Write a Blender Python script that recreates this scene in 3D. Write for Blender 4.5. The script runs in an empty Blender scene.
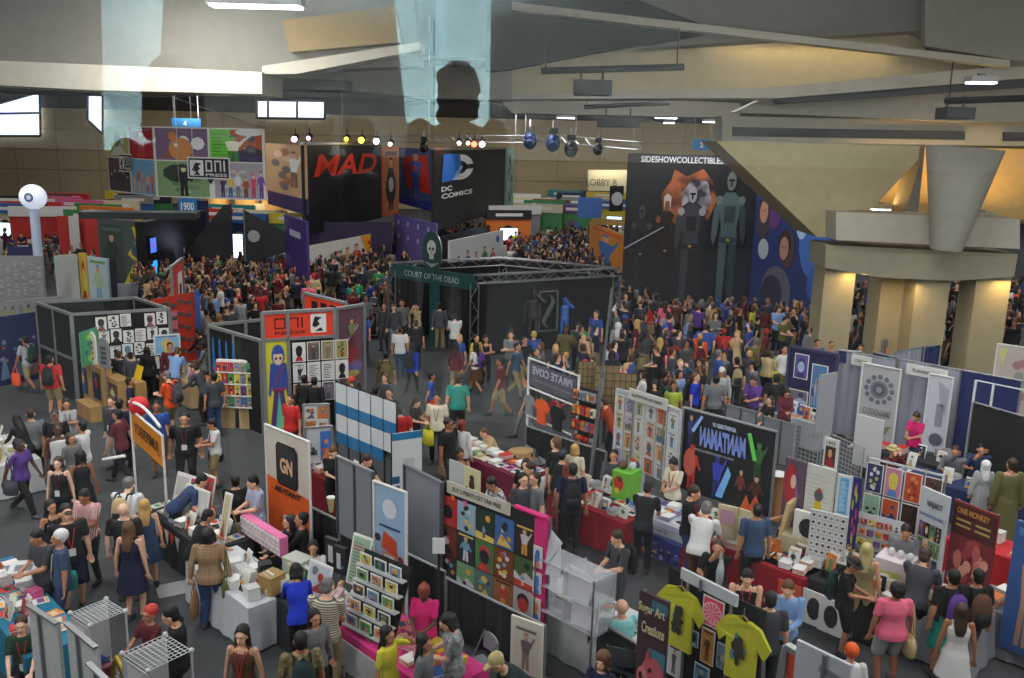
import bpy, bmesh, math, random
import numpy as np
from mathutils import Vector, Matrix, Euler
R = math.radians
SC = bpy.context.scene
COL = SC.collection
# ---------------- camera ----------------
CH, FPX, PITCH, ROLL = 7.8, 906.0, R(12.4), R(1.38)
_f = Vector((0, math.cos(PITCH), -math.sin(PITCH)))
_r0 = Vector((1, 0, 0)); _u0 = Vector((0, math.sin(PITCH), math.cos(PITCH)))
_r = _r0*math.cos(ROLL) + _u0*math.sin(ROLL)
_u = -_r0*math.sin(ROLL) + _u0*math.cos(ROLL)
cam_d = bpy.data.cameras.new('camera'); cam = bpy.data.objects.new('camera', cam_d); COL.objects.link(cam)
cam_d.sensor_width = 36; cam_d.lens = FPX/1024*36; cam_d.clip_start = .05; cam_d.clip_end = 400
cam.matrix_world = Matrix(((_r.x, _u.x, -_f.x, 0), (_r.y, _u.y, -_f.y, 0), (_r.z, _u.z, -_f.z, CH), (0, 0, 0, 1)))
SC.camera = cam
C0 = Vector((0, 0, CH))
def ray(px, py): return (_f + _r*((px-512)/FPX) + _u*((339-py)/FPX))
def G(px, py, z=0.0):                       # where the sight line meets height z
    d = ray(px, py); t = (z-CH)/d.z
    return C0 + d*t
def D(px, py, y):                           # where the sight line meets depth y
    d = ray(px, py); return C0 + d*(y/d.y)
# ---------------- look ----------------
SC.view_settings.view_transform = 'Standard'; SC.view_settings.look = 'None'
SC.view_settings.gamma = 1; SC.view_settings.use_curve_mapping = False
SC.view_settings.exposure = .22
w = bpy.data.worlds.new('world'); SC.world = w; w.use_nodes = True
w.node_tree.nodes['Background'].inputs[0].default_value = (.85, .93, 1, 1)
w.node_tree.nodes['Background'].inputs[1].default_value = .35
def area(name, loc, size, power, col=(1, .97, .92), rot=(0, 0, 0), sy=None, spread=None):
    l = bpy.data.lights.new(name, 'AREA'); l.energy = power; l.color = col; l.size = size
    if sy: l.shape = 'RECTANGLE'; l.size_y = sy
    if spread: l.spread = spread
    o = bpy.data.objects.new(name, l); o.location = loc; o.rotation_euler = rot; COL.objects.link(o); return o
for yy, zz in ((3, 10.6), (8, 10.6), (15, 10.7), (21, 11.2), (37, 11.4), (52, 12), (70, 12.3), (88, 12.8)):
    for xx in (-24, -8, 8, 24) if yy < 40 else (-42, -20, 0, 20, 42):
        area('hall_light_and_fill', (xx, yy, zz), 2.4, {3: 230, 8: 240, 15: 290, 21: 430}.get(yy, 560) if yy < 40 else 480, (1, .98, .95), rot=(R({3: 38, 8: 24, 15: 12}.get(yy, 0)), 0, 0), sy=2.4)  # nearest tilted rows are fill added for surfaces facing the camera
        if yy > 10: area('added_ceiling_fill', (xx*.9, yy-1, min(zz, 10.4)-1), 1.5, {15: 70, 21: 100}.get(yy, 200), (1, .96, .88), rot=(R(118), 0, 0), sy=1.5)  # floods added to brighten the ceiling and the beam faces
# ---------------- materials ----------------
_mats = {}
def lin(c): return tuple(((v/255)/12.92 if v/255 <= .04045 else ((v/255+.055)/1.055)**2.4) for v in c)
def M(c, rough=.7, metal=0., kind='', emit=0., name=None):
    """c: sRGB 0-255. kind: '', cloth, wood, carpet, concrete, noise, wallpanel, drape, clear"""
    key = (tuple(c), rough, metal, kind, emit)
    if key in _mats: return _mats[key]
    m = bpy.data.materials.new(name or (kind or 'paint')); m.use_nodes = True
    nt = m.node_tree; b = nt.nodes['Principled BSDF']; L = nt.links
    col = lin(c) + (1,)
    b.inputs['Base Color'].default_value = col; b.inputs['Roughness'].default_value = rough
    b.inputs['Metallic'].default_value = metal
    m.diffuse_color = col
    if emit:
        b.inputs['Emission Color'].default_value = col; b.inputs['Emission Strength'].default_value = emit
    spec = {'cloth': (90, .18, .2), 'wood': (6, .35, .1), 'carpet': (2.2, .22, .3), 'concrete': (3, .14, .1),
            'noise': (14, .3, .1), 'wallpanel': (1.5, .1, .05), 'drape': (3, .15, .2)}.get(kind)
    if kind == 'clear':
        b.inputs['Alpha'].default_value = .35; b.inputs['Roughness'].default_value = .1
    if spec:
        tc = nt.nodes.new('ShaderNodeTexCoord'); n = nt.nodes.new('ShaderNodeTexNoise')
        n.inputs['Scale'].default_value = spec[0]; n.inputs['Detail'].default_value = 4
        src = tc.outputs['Object']
        if kind in ('wood', 'drape'):
            mp = nt.nodes.new('ShaderNodeMapping'); mp.inputs['Scale'].default_value = (3, 3, .15) if kind == 'drape' else (1, 4, .6)
            L.new(src, mp.inputs[0]); src = mp.outputs[0]
        L.new(src, n.inputs['Vector'])
        mx = nt.nodes.new('ShaderNodeMix'); mx.data_type = 'RGBA'
        k = spec[1]
        mx.inputs[6].default_value = tuple(v*(1-k) for v in col[:3]) + (1,)
        mx.inputs[7].default_value = tuple(min(1, v*(1+k)) for v in col[:3]) + (1,)
        L.new(n.outputs[0], mx.inputs[0]); L.new(mx.outputs[2], b.inputs['Base Color'])
        bp = nt.nodes.new('ShaderNodeBump'); bp.inputs['Strength'].default_value = spec[2]; bp.inputs['Distance'].default_value = .02
        L.new(n.outputs[0], bp.inputs['Height']); L.new(bp.outputs[0], b.inputs['Normal'])
    _mats[key] = m
    return m
# plaid / stripes for clothes and stripes for boards
def Mpat(c1, c2, kind, scale):
    key = (tuple(c1), tuple(c2), kind, scale)
    if key in _mats: return _mats[key]
    m = bpy.data.materials.new(kind + '_fabric'); m.use_nodes = True; nt = m.node_tree; L = nt.links
    b = nt.nodes['Principled BSDF']; b.inputs['Roughness'].default_value = .8
    tc = nt.nodes.new('ShaderNodeTexCoord'); mx = nt.nodes.new('ShaderNodeMix'); mx.data_type = 'RGBA'
    mx.inputs[6].default_value = lin(c1)+(1,); mx.inputs[7].default_value = lin(c2)+(1,)
    def wave(d):
        wv = nt.nodes.new('ShaderNodeTexWave'); wv.bands_direction = d; wv.inputs['Scale'].default_value = scale
        wv.inputs['Distortion'].default_value = .3
        L.new(tc.outputs['Object'], wv.inputs[0]); return wv.outputs['Fac']
    if kind == 'plaid':
        a, c = wave('X'), wave('Z'); ad = nt.nodes.new('ShaderNodeMath'); ad.operation = 'MULTIPLY_ADD'
        L.new(a, ad.inputs[0]); ad.inputs[1].default_value = .5; hf = nt.nodes.new('ShaderNodeMath'); hf.operation = 'MULTIPLY'
        L.new(c, hf.inputs[0]); hf.inputs[1].default_value = .5; L.new(hf.outputs[0], ad.inputs[2]); out = ad.outputs[0]
    elif kind == 'blotch':
        n = nt.nodes.new('ShaderNodeTexNoise'); n.inputs['Scale'].default_value = scale; L.new(tc.outputs['Object'], n.inputs['Vector'])
        cr = nt.nodes.new('ShaderNodeMath'); cr.operation = 'MULTIPLY_ADD'; L.new(n.outputs[0], cr.inputs[0]); cr.inputs[1].default_value = 5; cr.inputs[2].default_value = -2; cr.use_clamp = True; out = cr.outputs[0]
    else: out = wave('Z' if kind == 'stripe' else 'X')
    L.new(out, mx.inputs[0]); L.new(mx.outputs[2], b.inputs['Base Color']); _mats[key] = m
    m.diffuse_color = lin(c1)+(1,)
    return m
# ---------------- mesh builder ----------------
class MB:
    def __init__(s): s.v = []; s.f = []; s.m = []; s.ms = []; s.sm = []
    def mi(s, m):
        if m not in s.ms: s.ms.append(m)
        return s.ms.index(m)
    def add(s, vs, fs, m, smooth=False):
        o = len(s.v); s.v += [tuple(p) for p in vs]; k = s.mi(m)
        for f in fs: s.f.append(tuple(i+o for i in f)); s.m.append(k); s.sm.append(smooth)
        return s
    def box(s, c, d, m, rz=0, rx=0, ry=0):
        q = Euler((rx, ry, rz)).to_matrix(); c = Vector(c)
        vs = [c + q @ Vector((x*d[0]/2, y*d[1]/2, z*d[2]/2)) for x in (-1, 1) for y in (-1, 1) for z in (-1, 1)]
        return s.add(vs, [(0, 1, 3, 2), (4, 6, 7, 5), (0, 4, 5, 1), (2, 3, 7, 6), (0, 2, 6, 4), (1, 5, 7, 3)], m)
    def tube(s, a, b, r, m, r2=None, n=8, caps=True):
        a, b = Vector(a), Vector(b); r2 = r if r2 is None else r2
        d = (b-a).normalized(); t = Vector((0, 0, 1)) if abs(d.z) < .9 else Vector((1, 0, 0))
        u = d.cross(t).normalized(); w_ = d.cross(u)
        vs = [a + (u*math.cos(k*2*math.pi/n) + w_*math.sin(k*2*math.pi/n))*r for k in range(n)]
        vs += [b + (u*math.cos(k*2*math.pi/n) + w_*math.sin(k*2*math.pi/n))*r2 for k in range(n)]
        fs = [(k, (k+1) % n, (k+1) % n+n, k+n) for k in range(n)]
        s.add(vs, fs, m, n > 6)
        if caps: s.add(vs, [tuple(range(n))[::-1], tuple(range(n, 2*n))], m)
        return s
    def ell(s, c, r, m, nu=12, nv=8):
        vs = []; fs = []
        for j in range(nv+1):
            t = math.pi*j/nv
            for i in range(nu):
                p = 2*math.pi*i/nu; vs.append((c[0]+r[0]*math.sin(t)*math.cos(p), c[1]+r[1]*math.sin(t)*math.sin(p), c[2]+r[2]*math.cos(t)))
        for j in range(nv):
            for i in range(nu): fs.append((j*nu+i, (j+1)*nu+i, (j+1)*nu+(i+1) % nu, j*nu+(i+1) % nu))
        return s.add(vs, fs, m, True)
    def quad(s, pts, m): return s.add(pts, [tuple(range(len(pts)))], m)
    # flat shapes on a face: x along, z up, facing -y at depth y
    def rect(s, x0, z0, x1, z1, m, y=-.004): return s.quad([(x0, y, z0), (x1, y, z0), (x1, y, z1), (x0, y, z1)], m)
    def disc(s, x, z, r, m, y=-.006, rz=None, n=16, a0=0, a1=2*math.pi):
        rz = rz or r; full = abs(a1-a0-2*math.pi) < .01
        ps = [(x+r*math.cos(a0+(a1-a0)*k/n), y, z+rz*math.sin(a0+(a1-a0)*k/n)) for k in range(n if full else n+1)]
        return s.quad(ps, m)
    def pl(s, pts, m, y=-.006): return s.quad([(p[0], y, p[1]) for p in pts], m)
    def prism(s, pts, z0, z1, m):
        n = len(pts); vs = [(p[0], p[1], z0) for p in pts]+[(p[0], p[1], z1) for p in pts]
        return s.add(vs, [(k, (k+1) % n, (k+1) % n+n, k+n) for k in range(n)]+[tuple(range(n))[::-1], tuple(range(n, 2*n))], m)
    def build(s, name, parent=None, loc=(0, 0, 0), rz=0, rx=0, ry=0):
        me = bpy.data.meshes.new(name); me.from_pydata(s.v, [], s.f)
        for m in s.ms: me.materials.append(m)
        me.polygons.foreach_set('material_index', s.m); me.polygons.foreach_set('use_smooth', s.sm); me.update()
        o = bpy.data.objects.new(name, me); COL.objects.link(o); o.parent = parent
        o.location = loc; o.rotation_euler = (rx, ry, rz); return o
def tag(o, label=None, cat=None, group=None, kind=None):
    if label: o['label'] = label
    if cat: o['category'] = cat
    if group: o['group'] = group
    if kind: o['kind'] = kind
    return o
def thing(name, label, cat, loc=(0, 0, 0), rz=0, group=None, kind=None):
    o = bpy.data.objects.new(name, None); COL.objects.link(o); o.empty_display_size = .1
    o.location = loc; o.rotation_euler = (0, 0, rz); return tag(o, label, cat, group, kind)
def copy_tree(o, parent=None):
    c = o.copy(); COL.objects.link(c)
    if parent is not None: c.parent = parent; c.matrix_parent_inverse = o.matrix_parent_inverse
    for ch in list(o.children): copy_tree(ch, c)
    return c
def text(s, parent, x, z, width, m, y=-.008, height=None, mirror=False, bold=0., name='lettering', shear=0.):
    cu = bpy.data.curves.new(name, 'FONT'); cu.body = s; cu.size = 1; cu.extrude = .002; cu.offset = bold; cu.shear = shear
    cu.align_x = 'LEFT'; cu.resolution_u = 3
    t = bpy.data.objects.new('t', cu); COL.objects.link(t); bpy.context.view_layer.update()
    me = bpy.data.meshes.new_from_object(t.evaluated_get(bpy.context.evaluated_depsgraph_get()))
    bpy.data.objects.remove(t)
    co = np.empty(len(me.vertices)*3); me.vertices.foreach_get('co', co); co = co.reshape(-1, 3)
    lo, hi = co.min(0), co.max(0); W = hi[0]-lo[0]; H = hi[1]-lo[1]
    if not width: width = W*height/H
    k = width/W
    kz = (height/H) if height else k
    o2 = np.empty_like(co); xx = (co[:, 0]-lo[0])*k
    if mirror: xx = width-xx
    o2[:, 0] = x+xx; o2[:, 2] = z+(co[:, 1]-lo[1])*kz; o2[:, 1] = y-co[:, 2]
    me.vertices.foreach_set('co', o2.ravel()); me.materials.clear(); me.materials.append(m); me.update()
    if mirror: me.flip_normals()
    o = bpy.data.objects.new(name, me); COL.objects.link(o); o.parent = parent; return o
def smooth_obj(me):
    me.polygons.foreach_set('use_smooth', [True]*len(me.polygons))
# ---------------- people ----------------
def ik(a, t, l1, l2, pole):
    a, t, pole = Vector(a), Vector(t), Vector(pole)
    d = t-a; L = min(d.length, (l1+l2)*.995); dn = d.normalized()
    x = (l1*l1-l2*l2+L*L)/(2*L); h = math.sqrt(max(0, l1*l1-x*x))
    p = (pole-dn*pole.dot(dn)); p = p.normalized() if p.length > 1e-4 else Vector((0, -1, 0))
    return a+dn*x+p*h, a+dn*L
# hands (left x+, right x-), local: facing -y.  lean: spine forward, nod: head down, turn: head yaw
POSES = {
 'stand':  dict(h=[(.27, .0, .83), (-.27, .0, .83)]),
 'hold':   dict(h=[(.07, -.33, 1.12), (-.07, -.33, 1.12)], nod=28),
 'reach':  dict(lean=22, h=[(.16, -.55, 1.0), (-.18, -.5, .98)], nod=25),
 'bend':   dict(lean=48, h=[(.16, -.62, .86), (-.2, -.55, .84)], nod=20),
 'walk':   dict(h=[(.26, -.2, .9), (-.26, .17, .86)], f=[(.09, .30, .05), (-.09, -.28, 0)], lean=4),
 'armup':  dict(h=[(.14, -.24, 1.58), (-.26, -.02, .84)]),
 'camera': dict(h=[(.07, -.2, 1.56), (-.07, -.2, 1.56)]),
 'waist':  dict(h=[(.2, -.1, 1.02), (-.2, -.1, 1.02)], pole=(1, .6, 0)),
 'cross':  dict(h=[(-.1, -.2, 1.16), (.1, -.21, 1.2)], pole=(.6, -.3, -1)),
 'strap':  dict(h=[(.15, -.17, 1.28), (-.27, -.03, .82)], pole=(.5, -.1, -1)),
 'point':  dict(h=[(.25, -.66, 1.3), (-.26, -.02, .84)], lean=4),
 'sit':    dict(sit=1, h=[(.14, -.4, .64), (-.14, -.4, .64)]),
 'write':  dict(sit=1, lean=24, h=[(.13, -.5, .78), (-.14, -.45, .78)], nod=32),
 'chin':   dict(sit=1, lean=14, h=[(.04, -.26, 1.12), (-.2, -.42, .77)], nod=10),
}
def chain(pts, rad): return [(pts[i], pts[i+1], rad[i], rad[i+1]) for i in range(len(pts)-1)]
def skel(pose, fem):
    P = POSES[pose]; J = {}
    hz = .50 if P.get('sit') else .93
    if P.get('f'): hz = .90
    J['hip'] = Vector((0, 0, hz)); q = Euler((R(P.get('lean', 0)), 0, 0)).to_matrix()
    sp = lambda x, y, z: J['hip'] + q @ Vector((x, y, z))
    sw = .165 if fem else .19
    J['q'] = q; J['sp'] = sp
    J['neck'] = sp(0, .01, .545); J['sh'] = [sp(sw, 0, .485), sp(-sw, 0, .485)]
    hq = Euler((R(P.get('lean', 0)*.4+P.get('nod', 0)), 0, 0)).to_matrix()
    J['hq'] = hq; J['head'] = J['neck'] + hq @ Vector((0, -.02, .135))
    J['el'] = []; J['wr'] = []; J['hd'] = []
    dz = hz-.93 if P.get('f') else 0
    for i, s in enumerate((1, -1)):
        px, py, pz = P.get('pole', (.35, .5, -.6)); t = Vector(P['h'][i])+Vector((0, 0, dz))
        e, w_ = ik(J['sh'][i], t, .29, .25, (px*s, py, pz)); J['el'].append(e); J['wr'].append(w_); J['hd'].append((w_-e).normalized())
    J['hj'] = [J['hip']+Vector((.09, 0, -.02)), J['hip']+Vector((-.09, 0, -.02))]
    J['kn'] = []; J['an'] = []
    ft = P.get('f') or ([(.13, -.48, 0), (-.13, -.46, 0)] if P.get('sit') else [(.11, .0, 0), (-.11, -.03, 0)])
    for i in range(2):
        t = Vector(ft[i])+Vector((0, 0, .09)); k, a = ik(J['hj'][i], t, .42, .42, (0, -1, .3 if P.get('sit') else 0)); J['kn'].append(k); J['an'].append(a)
    J['ft'] = ft
    return J
def cap(mb, a, b, ra, rb, m, n=10):
    a, b = Vector(a), Vector(b); d = b-a
    if d.length < 1e-5: return
    d.normalize(); t = Vector((0, 0, 1)) if abs(d.z) < .9 else Vector((1, 0, 0)); u = d.cross(t).normalized(); w_ = d.cross(u)
    rings = []
    for th in (90, 60, 30, 0): rings.append((a-d*ra*math.sin(R(th)), ra*math.cos(R(th))+1e-4))
    for th in (0, 30, 60, 90): rings.append((b+d*rb*math.sin(R(th)), rb*math.cos(R(th))+1e-4))
    vs = []
    for c, r in rings: vs += [c+(u*math.cos(k*2*math.pi/n)+w_*math.sin(k*2*math.pi/n))*r for k in range(n)]
    fs = [(j*n+k, (j+1)*n+k, (j+1)*n+(k+1) % n, j*n+(k+1) % n) for j in range(len(rings)-1) for k in range(n)]
    fs += [tuple(range(n)), tuple(range((len(rings)-1)*n, len(rings)*n))[::-1]]
    mb.add(vs, fs, m)
def loft(mb, rings, m, n=16):      # rings: (centre, rx, ry, rotation)
    vs = []
    for c, rx, ry, q in rings:
        vs += [Vector(c)+q @ Vector((rx*math.cos(k*2*math.pi/n), ry*math.sin(k*2*math.pi/n), 0)) for k in range(n)]
    fs = [(j*n+k, j*n+(k+1) % n, (j+1)*n+(k+1) % n, (j+1)*n+k) for j in range(len(rings)-1) for k in range(n)]
    fs += [tuple(range(n))[::-1], tuple(range((len(rings)-1)*n, len(rings)*n))]
    mb.add(vs, fs, m)
def orient_ell(mb, c, r, q, m):
    t = MB(); t.ell((0, 0, 0), r, m, 14, 10); mb.add([Vector(c)+q @ Vector(v) for v in t.v], t.f, m)
def remesh(mb, vox, sm=3, dec=None, it=.5):
    me = bpy.data.meshes.new('r'); me.from_pydata(mb.v, [], mb.f)
    o = bpy.data.objects.new('r', me); COL.objects.link(o)
    a = o.modifiers.new('a', 'REMESH'); a.mode = 'VOXEL'; a.voxel_size = vox
    s = o.modifiers.new('s', 'SMOOTH'); s.iterations = sm; s.factor = it
    if dec: d = o.modifiers.new('d', 'DECIMATE'); d.ratio = dec
    bpy.context.view_layer.update()
    r = bpy.data.meshes.new_from_object(o.evaluated_get(bpy.context.evaluated_depsgraph_get()))
    bpy.data.objects.remove(o); r.materials.clear(); smooth_obj(r); return r
_pm = {}
SKIN0, EYE, LIP = M((214, 160, 128), .55), M((30, 22, 20), .3), M((150, 80, 75), .5)
TORSO = [(-.09, .155, .115), (0, .165, .12), (.1, .15, .105), (.2, .148, .1), (.34, .168, .108), (.44, .175, .1), (.5, .14, .08), (.535, .07, .06)]
TORSOF = [(-.09, .165, .125), (0, .168, .125), (.1, .142, .105), (.2, .128, .092), (.34, .15, .115), (.42, .152, .1), (.5, .125, .075), (.535, .06, .055)]
def body_mesh(pose, fem, lo=False):
    J = skel(pose, fem); mb = MB(); m = SKIN0; q = J['q']; sp = J['sp']
    qs = Matrix.Identity(3)
    T = TORSOF if fem else TORSO
    loft(mb, [(sp(0, 0, z), rx, ry, q) for z, rx, ry in T], m)
    cap(mb, sp(0, .015, .48), J['neck']+(J['head']-J['neck'])*.45, .056 if not fem else .048, .05 if not fem else .044, m)
    hq, hc = J['hq'], J['head']; H = lambda x, y, z: hc+hq @ Vector((x, y, z))
    orient_ell(mb, H(0, .012, .02), (.077, .095, .1), hq, m); orient_ell(mb, H(0, -.03, -.045), (.055, .06, .065), hq, m)
    if not lo:
        cap(mb, H(0, -.085, .01), H(0, -.108, -.022), .010, .015, m, 8)
        for s in (1, -1):
            orient_ell(mb, H(.08*s, .01, -.01), (.014, .022, .034), hq, m)
        orient_ell(mb, H(0, -.078, .032), (.05, .018, .014), hq, m); orient_ell(mb, H(0, -.085, -.06), (.024, .014, .012), hq, m)
        orient_ell(mb, H(0, -.07, -.095), (.025, .02, .02), hq, m)
    aw = .85 if fem else 1
    for i in range(2):
        s = (1, -1)[i]
        for a, b, ra, rb in chain([J['sh'][i], J['el'][i], J['wr'][i]], [.054*aw, .042*aw, .028*aw]): cap(mb, a, b, ra, rb, m)
        cap(mb, J['el'][i], J['el'][i]+(J['wr'][i]-J['el'][i])*.4, .042*aw, .042*aw, m)
        d = J['hd'][i]; w_ = J['wr'][i]
        side = d.cross(Vector((0, -1, .3))); side = side.normalized() if side.length > .1 else Vector((1, 0, 0))
        nrm = side.cross(d).normalized()
        if lo: cap(mb, w_, w_+d*.13, .03, .022, m)
        else:
            for k in (-1, -.33, .33, 1): cap(mb, w_, w_+d*.085+side*.027*k, .018, .014, m, 8)
            for k, L in ((-1.2, .055), (-.4, .075), (.4, .08), (1.2, .07)):
                a = w_+d*.09+side*.025*k; b = a+d*L*.55+nrm*.008; c = b+(d*.6+nrm*.8).normalized()*L*.5
                cap(mb, a, b, .0105, .0095, m, 8); cap(mb, b, c, .0095, .0085, m, 8)
            a = w_+d*.03+side*.02*s; b = a+(d*.6+side*s*.9).normalized()*.045; c = b+(d+nrm*.5).normalized()*.035
            cap(mb, a, b, .015, .011, m, 8); cap(mb, b, c, .011, .009, m, 8)
        for a, b, ra, rb in chain([J['hj'][i], J['kn'][i], J['an'][i]], [.088, .055, .036]): cap(mb, a, b, ra, rb, m)
        cap(mb, J['kn'][i]+(J['an'][i]-J['kn'][i])*.15, J['kn'][i]+(J['an'][i]-J['kn'][i])*.5, .055, .05, m)
        an = J['an'][i]; cap(mb, an+Vector((0, .02, -.04)), an+Vector((.01*s, -.16, -.055)), .038, .03, m)
    r = remesh(mb, .0095 if not lo else .03, 2, None if not lo else .6)
    r.materials.append(SKIN0); r.materials.append(EYE); r.materials.append(LIP)
    if not lo:
        eyes = [H(.03, -.088, .014), H(-.03, -.088, .014)]; mo = H(0, -.094, -.062); ax = hq @ Vector((1, 0, 0))
        for p in r.polygons:
            c = p.center
            if (c-hc).length < .16:
                if min((c-e).length for e in eyes) < .0135: p.material_index = 1
                elif abs((c-mo).dot(ax)) < .024 and ((c-mo)-(ax*(c-mo).dot(ax))).length < .009: p.material_index = 2
    return r
def cloth_mesh_(pose, fem, g, lo=False):
    J = skel(pose, fem); mb = MB(); m = SKIN0; q = J['q']; sp = J['sp']; T = TORSOF if fem else TORSO; aw = .85 if fem else 1
    hq, hc = J['hq'], J['head']; H = lambda x, y, z: hc+hq @ Vector((x, y, z)); vox = .014; e = .016
    sit = POSES[pose].get('sit')
    if g in ('tee', 'tank', 'long', 'dress'):
        rg = [(sp(0, 0, z if z > -.05 else -.1), rx+e+(.012 if z < .1 else 0), ry+e+(.01 if z < .1 else 0), q) for z, rx, ry in T if z < (.45 if g == 'tank' or g == 'dress' else .52)]
        rg.append((sp(0, .005, .5 if g in ('tank', 'dress') else .528), .06 if g == 'tank' else .085, .07, q)); loft(mb, rg, m)
        if g in ('tank', 'dress'):
            for s in (1, -1): cap(mb, sp(.085*s, -.07, .42), sp(.085*s, .0, .53), .03, .024, m); cap(mb, sp(.085*s, .08, .42), sp(.085*s, .0, .53), .03, .024, m)
        else:
            for i in range(2):
                sh, el, wr = J['sh'][i], J['el'][i], J['wr'][i]
                if g == 'tee': cap(mb, sh+Vector((0,0,.004)), sh+(el-sh)*.68, .065*aw, .06*aw, m)
                else: cap(mb, sh+Vector((0,0,.004)), el, .065*aw, .056*aw, m); cap(mb, el, el+(wr-el)*.92, .058*aw, .044*aw, m)
        if g == 'dress':
            Z = J['hip']; loft(mb, [(Z+Vector((0, 0, .02)), .19, .15, qs_), (Z+Vector((0, 0, -.18)), .22, .19, qs_), (Z+Vector((0, 0, -.36)), .26, .22, qs_)], m)
    elif g in ('trousers', 'shorts'):
        k = 1.0 if g == 'trousers' else .9
        loft(mb, [(J['hip']+Vector((0, 0, z)), rx, ry, Matrix.Identity(3)) for z, rx, ry in ((-.12, .15, .11), (-.05, .18, .135), (.03, .168, .124), (.08, .15, .11))], m)
        for i in range(2):
            hj, kn, an = J['hj'][i], J['kn'][i], J['an'][i]
            if g == 'trousers': cap(mb, hj, kn, .102, .072, m); cap(mb, kn, kn+(an-kn)*.93, .072, .056, m)
            else: cap(mb, hj, hj+(kn-hj)*.92, .102, .088, m)
    elif g == 'skirt':
        Z = J['hip']; loft(mb, [(Z+Vector((0, 0, .12)), .16, .12, qs_), (Z+Vector((0, 0, .0)), .19, .15, qs_), (Z+Vector((0, 0, -.42)), .25, .22, qs_)], m)
    elif g == 'gown':
        rg = [(sp(0, 0, z if z > -.05 else -.1), rx+e+.01, ry+e+.01, q) for z, rx, ry in T if z < .52]; loft(mb, rg, m)
        Z = J['hip']; loft(mb, [(Z+Vector((0, 0, .02)), .19, .15, qs_), (Z+Vector((0, 0, -.4)), .24, .2, qs_), (Z+Vector((0, 0, -.85)), .33, .28, qs_)], m)
        for i in range(2):
            sh, el, wr = J['sh'][i], J['el'][i], J['wr'][i]; cap(mb, sh, el, .07, .07, m); cap(mb, el, wr, .07, .07, m)
    elif g in ('shoe0', 'shoe1'):
        for i in (int(g[-1]),):
            an = J['an'][i]; s = (1, -1)[i]; cap(mb, an+Vector((0, .03, -.045)), an+Vector((.012*s, -.175, -.055)), .046, .038, m); cap(mb, an+Vector((0, .02, -.04)), an+Vector((0, .01, .01)), .046, .045, m)
        vox = .012
    elif g in ('short', 'long_hair', 'bun', 'curly', 'bob', 'cap', 'brim', 'beanie', 'buzz', 'hood', 'ponytail'):
        a = {'buzz': .004, 'short': .012, 'curly': .03, 'cap': .014, 'beanie': .02, 'brim': .016, 'hood': .035}.get(g, .016)
        orient_ell(mb, H(0, .04, .05), (.076+a, .092+a, .082+a), hq, m)
        if g not in ('cap', 'brim', 'beanie'): orient_ell(mb, H(0, .055, -.01), (.07+a, .06+a, .085+a*.5), hq, m)
        else: orient_ell(mb, H(0, .045, .0), (.076, .07, .08), hq, m)
        if g in ('long_hair', 'hood'):
            loft(mb, [(H(0, .05, .04), .09, .07, hq), (H(0, .06, -.06), .095, .065, hq), (sp(0, .105, .46), .088, .04, q), (sp(0, .115, .34), .06, .03, q)], m)
            for s in (1, -1): cap(mb, H(.075*s, .02, .03), H(.085*s, .02, -.12), .03, .028, m)
        if g == 'bob':
            for s in (1, -1): cap(mb, H(.075*s, .02, .03), H(.08*s, .01, -.09), .03, .028, m)
            cap(mb, H(-.05, .07, -.07), H(.05, .07, -.07), .045, .045, m)
        if g == 'bun': orient_ell(mb, H(0, .08, .12), (.045, .045, .045), hq, m)
        if g == 'ponytail': cap(mb, H(0, .11, .04), sp(0, .14, .36), .032, .02, m)
        if g == 'curly': 
            for k in range(14):
                t = k*2.4; orient_ell(mb, H(.08*math.cos(t), .05+.06*math.sin(t), .08-.015*k), (.04, .04, .04), hq, m)
        if g == 'cap': cap(mb, H(-.035, -.09, .055), H(-.03, -.15, .045), .016, .012, m); cap(mb, H(.035, -.09, .055), H(.03, -.15, .045), .016, .012, m); cap(mb, H(0, -.09, .055), H(0, -.16, .045), .016, .012, m)
        if g == 'brim': orient_ell(mb, H(0, .01, .05), (.16, .17, .013), hq, m); orient_ell(mb, H(0, .01, .1), (.085, .095, .05), hq, m)
        vox = .011
    elif g == 'lanyard':
        for s in (1, -1): cap(mb, sp(.06*s, .0, .55), sp(.055*s, -.1-.02, .44), .008, .008, m, 6); cap(mb, sp(.055*s, -.12, .44), sp(.004*s, -.145, .16), .008, .008, m, 6)
        vox = .006
        me = bpy.data.meshes.new('lan'); me.from_pydata(mb.v, [], mb.f); me.materials.append(SKIN0); return me
    elif g == 'badge':
        mb2 = MB(); t = MB(); t.box((0, 0, 0), (.09, .006, .12), m); mb2.add([sp(0, -.155, .1)+q @ Vector(v) for v in t.v], t.f, m)
        me = bpy.data.meshes.new('bad'); me.from_pydata(mb2.v, [], mb2.f); me.materials.append(SKIN0); return me
    r = remesh(mb, vox if not lo else .034, 3 if not lo else 2, None if not lo else .5); r.materials.append(SKIN0); return r
qs_ = Matrix.Identity(3)
def pm(kind, pose, fem, g=None, lo=False):
    k = (kind, pose, fem, g, lo)
    if k not in _pm: _pm[k] = body_mesh(pose, fem, lo) if kind == 'body' else cloth_mesh_(pose, fem, g, lo)
    return _pm[k]
SK = {'l': (224, 172, 142), 'm': (190, 134, 102), 'd': (96, 62, 46), 'w': (236, 190, 165), 't': (164, 108, 78)}
HC = {'k': (24, 20, 20), 'b': (62, 42, 30), 'n': (100, 68, 42), 'y': (196, 156, 90), 'r': (130, 52, 34), 'g': (110, 108, 106), 'o': (250, 90, 20), 'w': (225, 225, 225), 'x': (200, 60, 50), 'c': (190, 175, 120), 'a': (40, 44, 60)}
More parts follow.
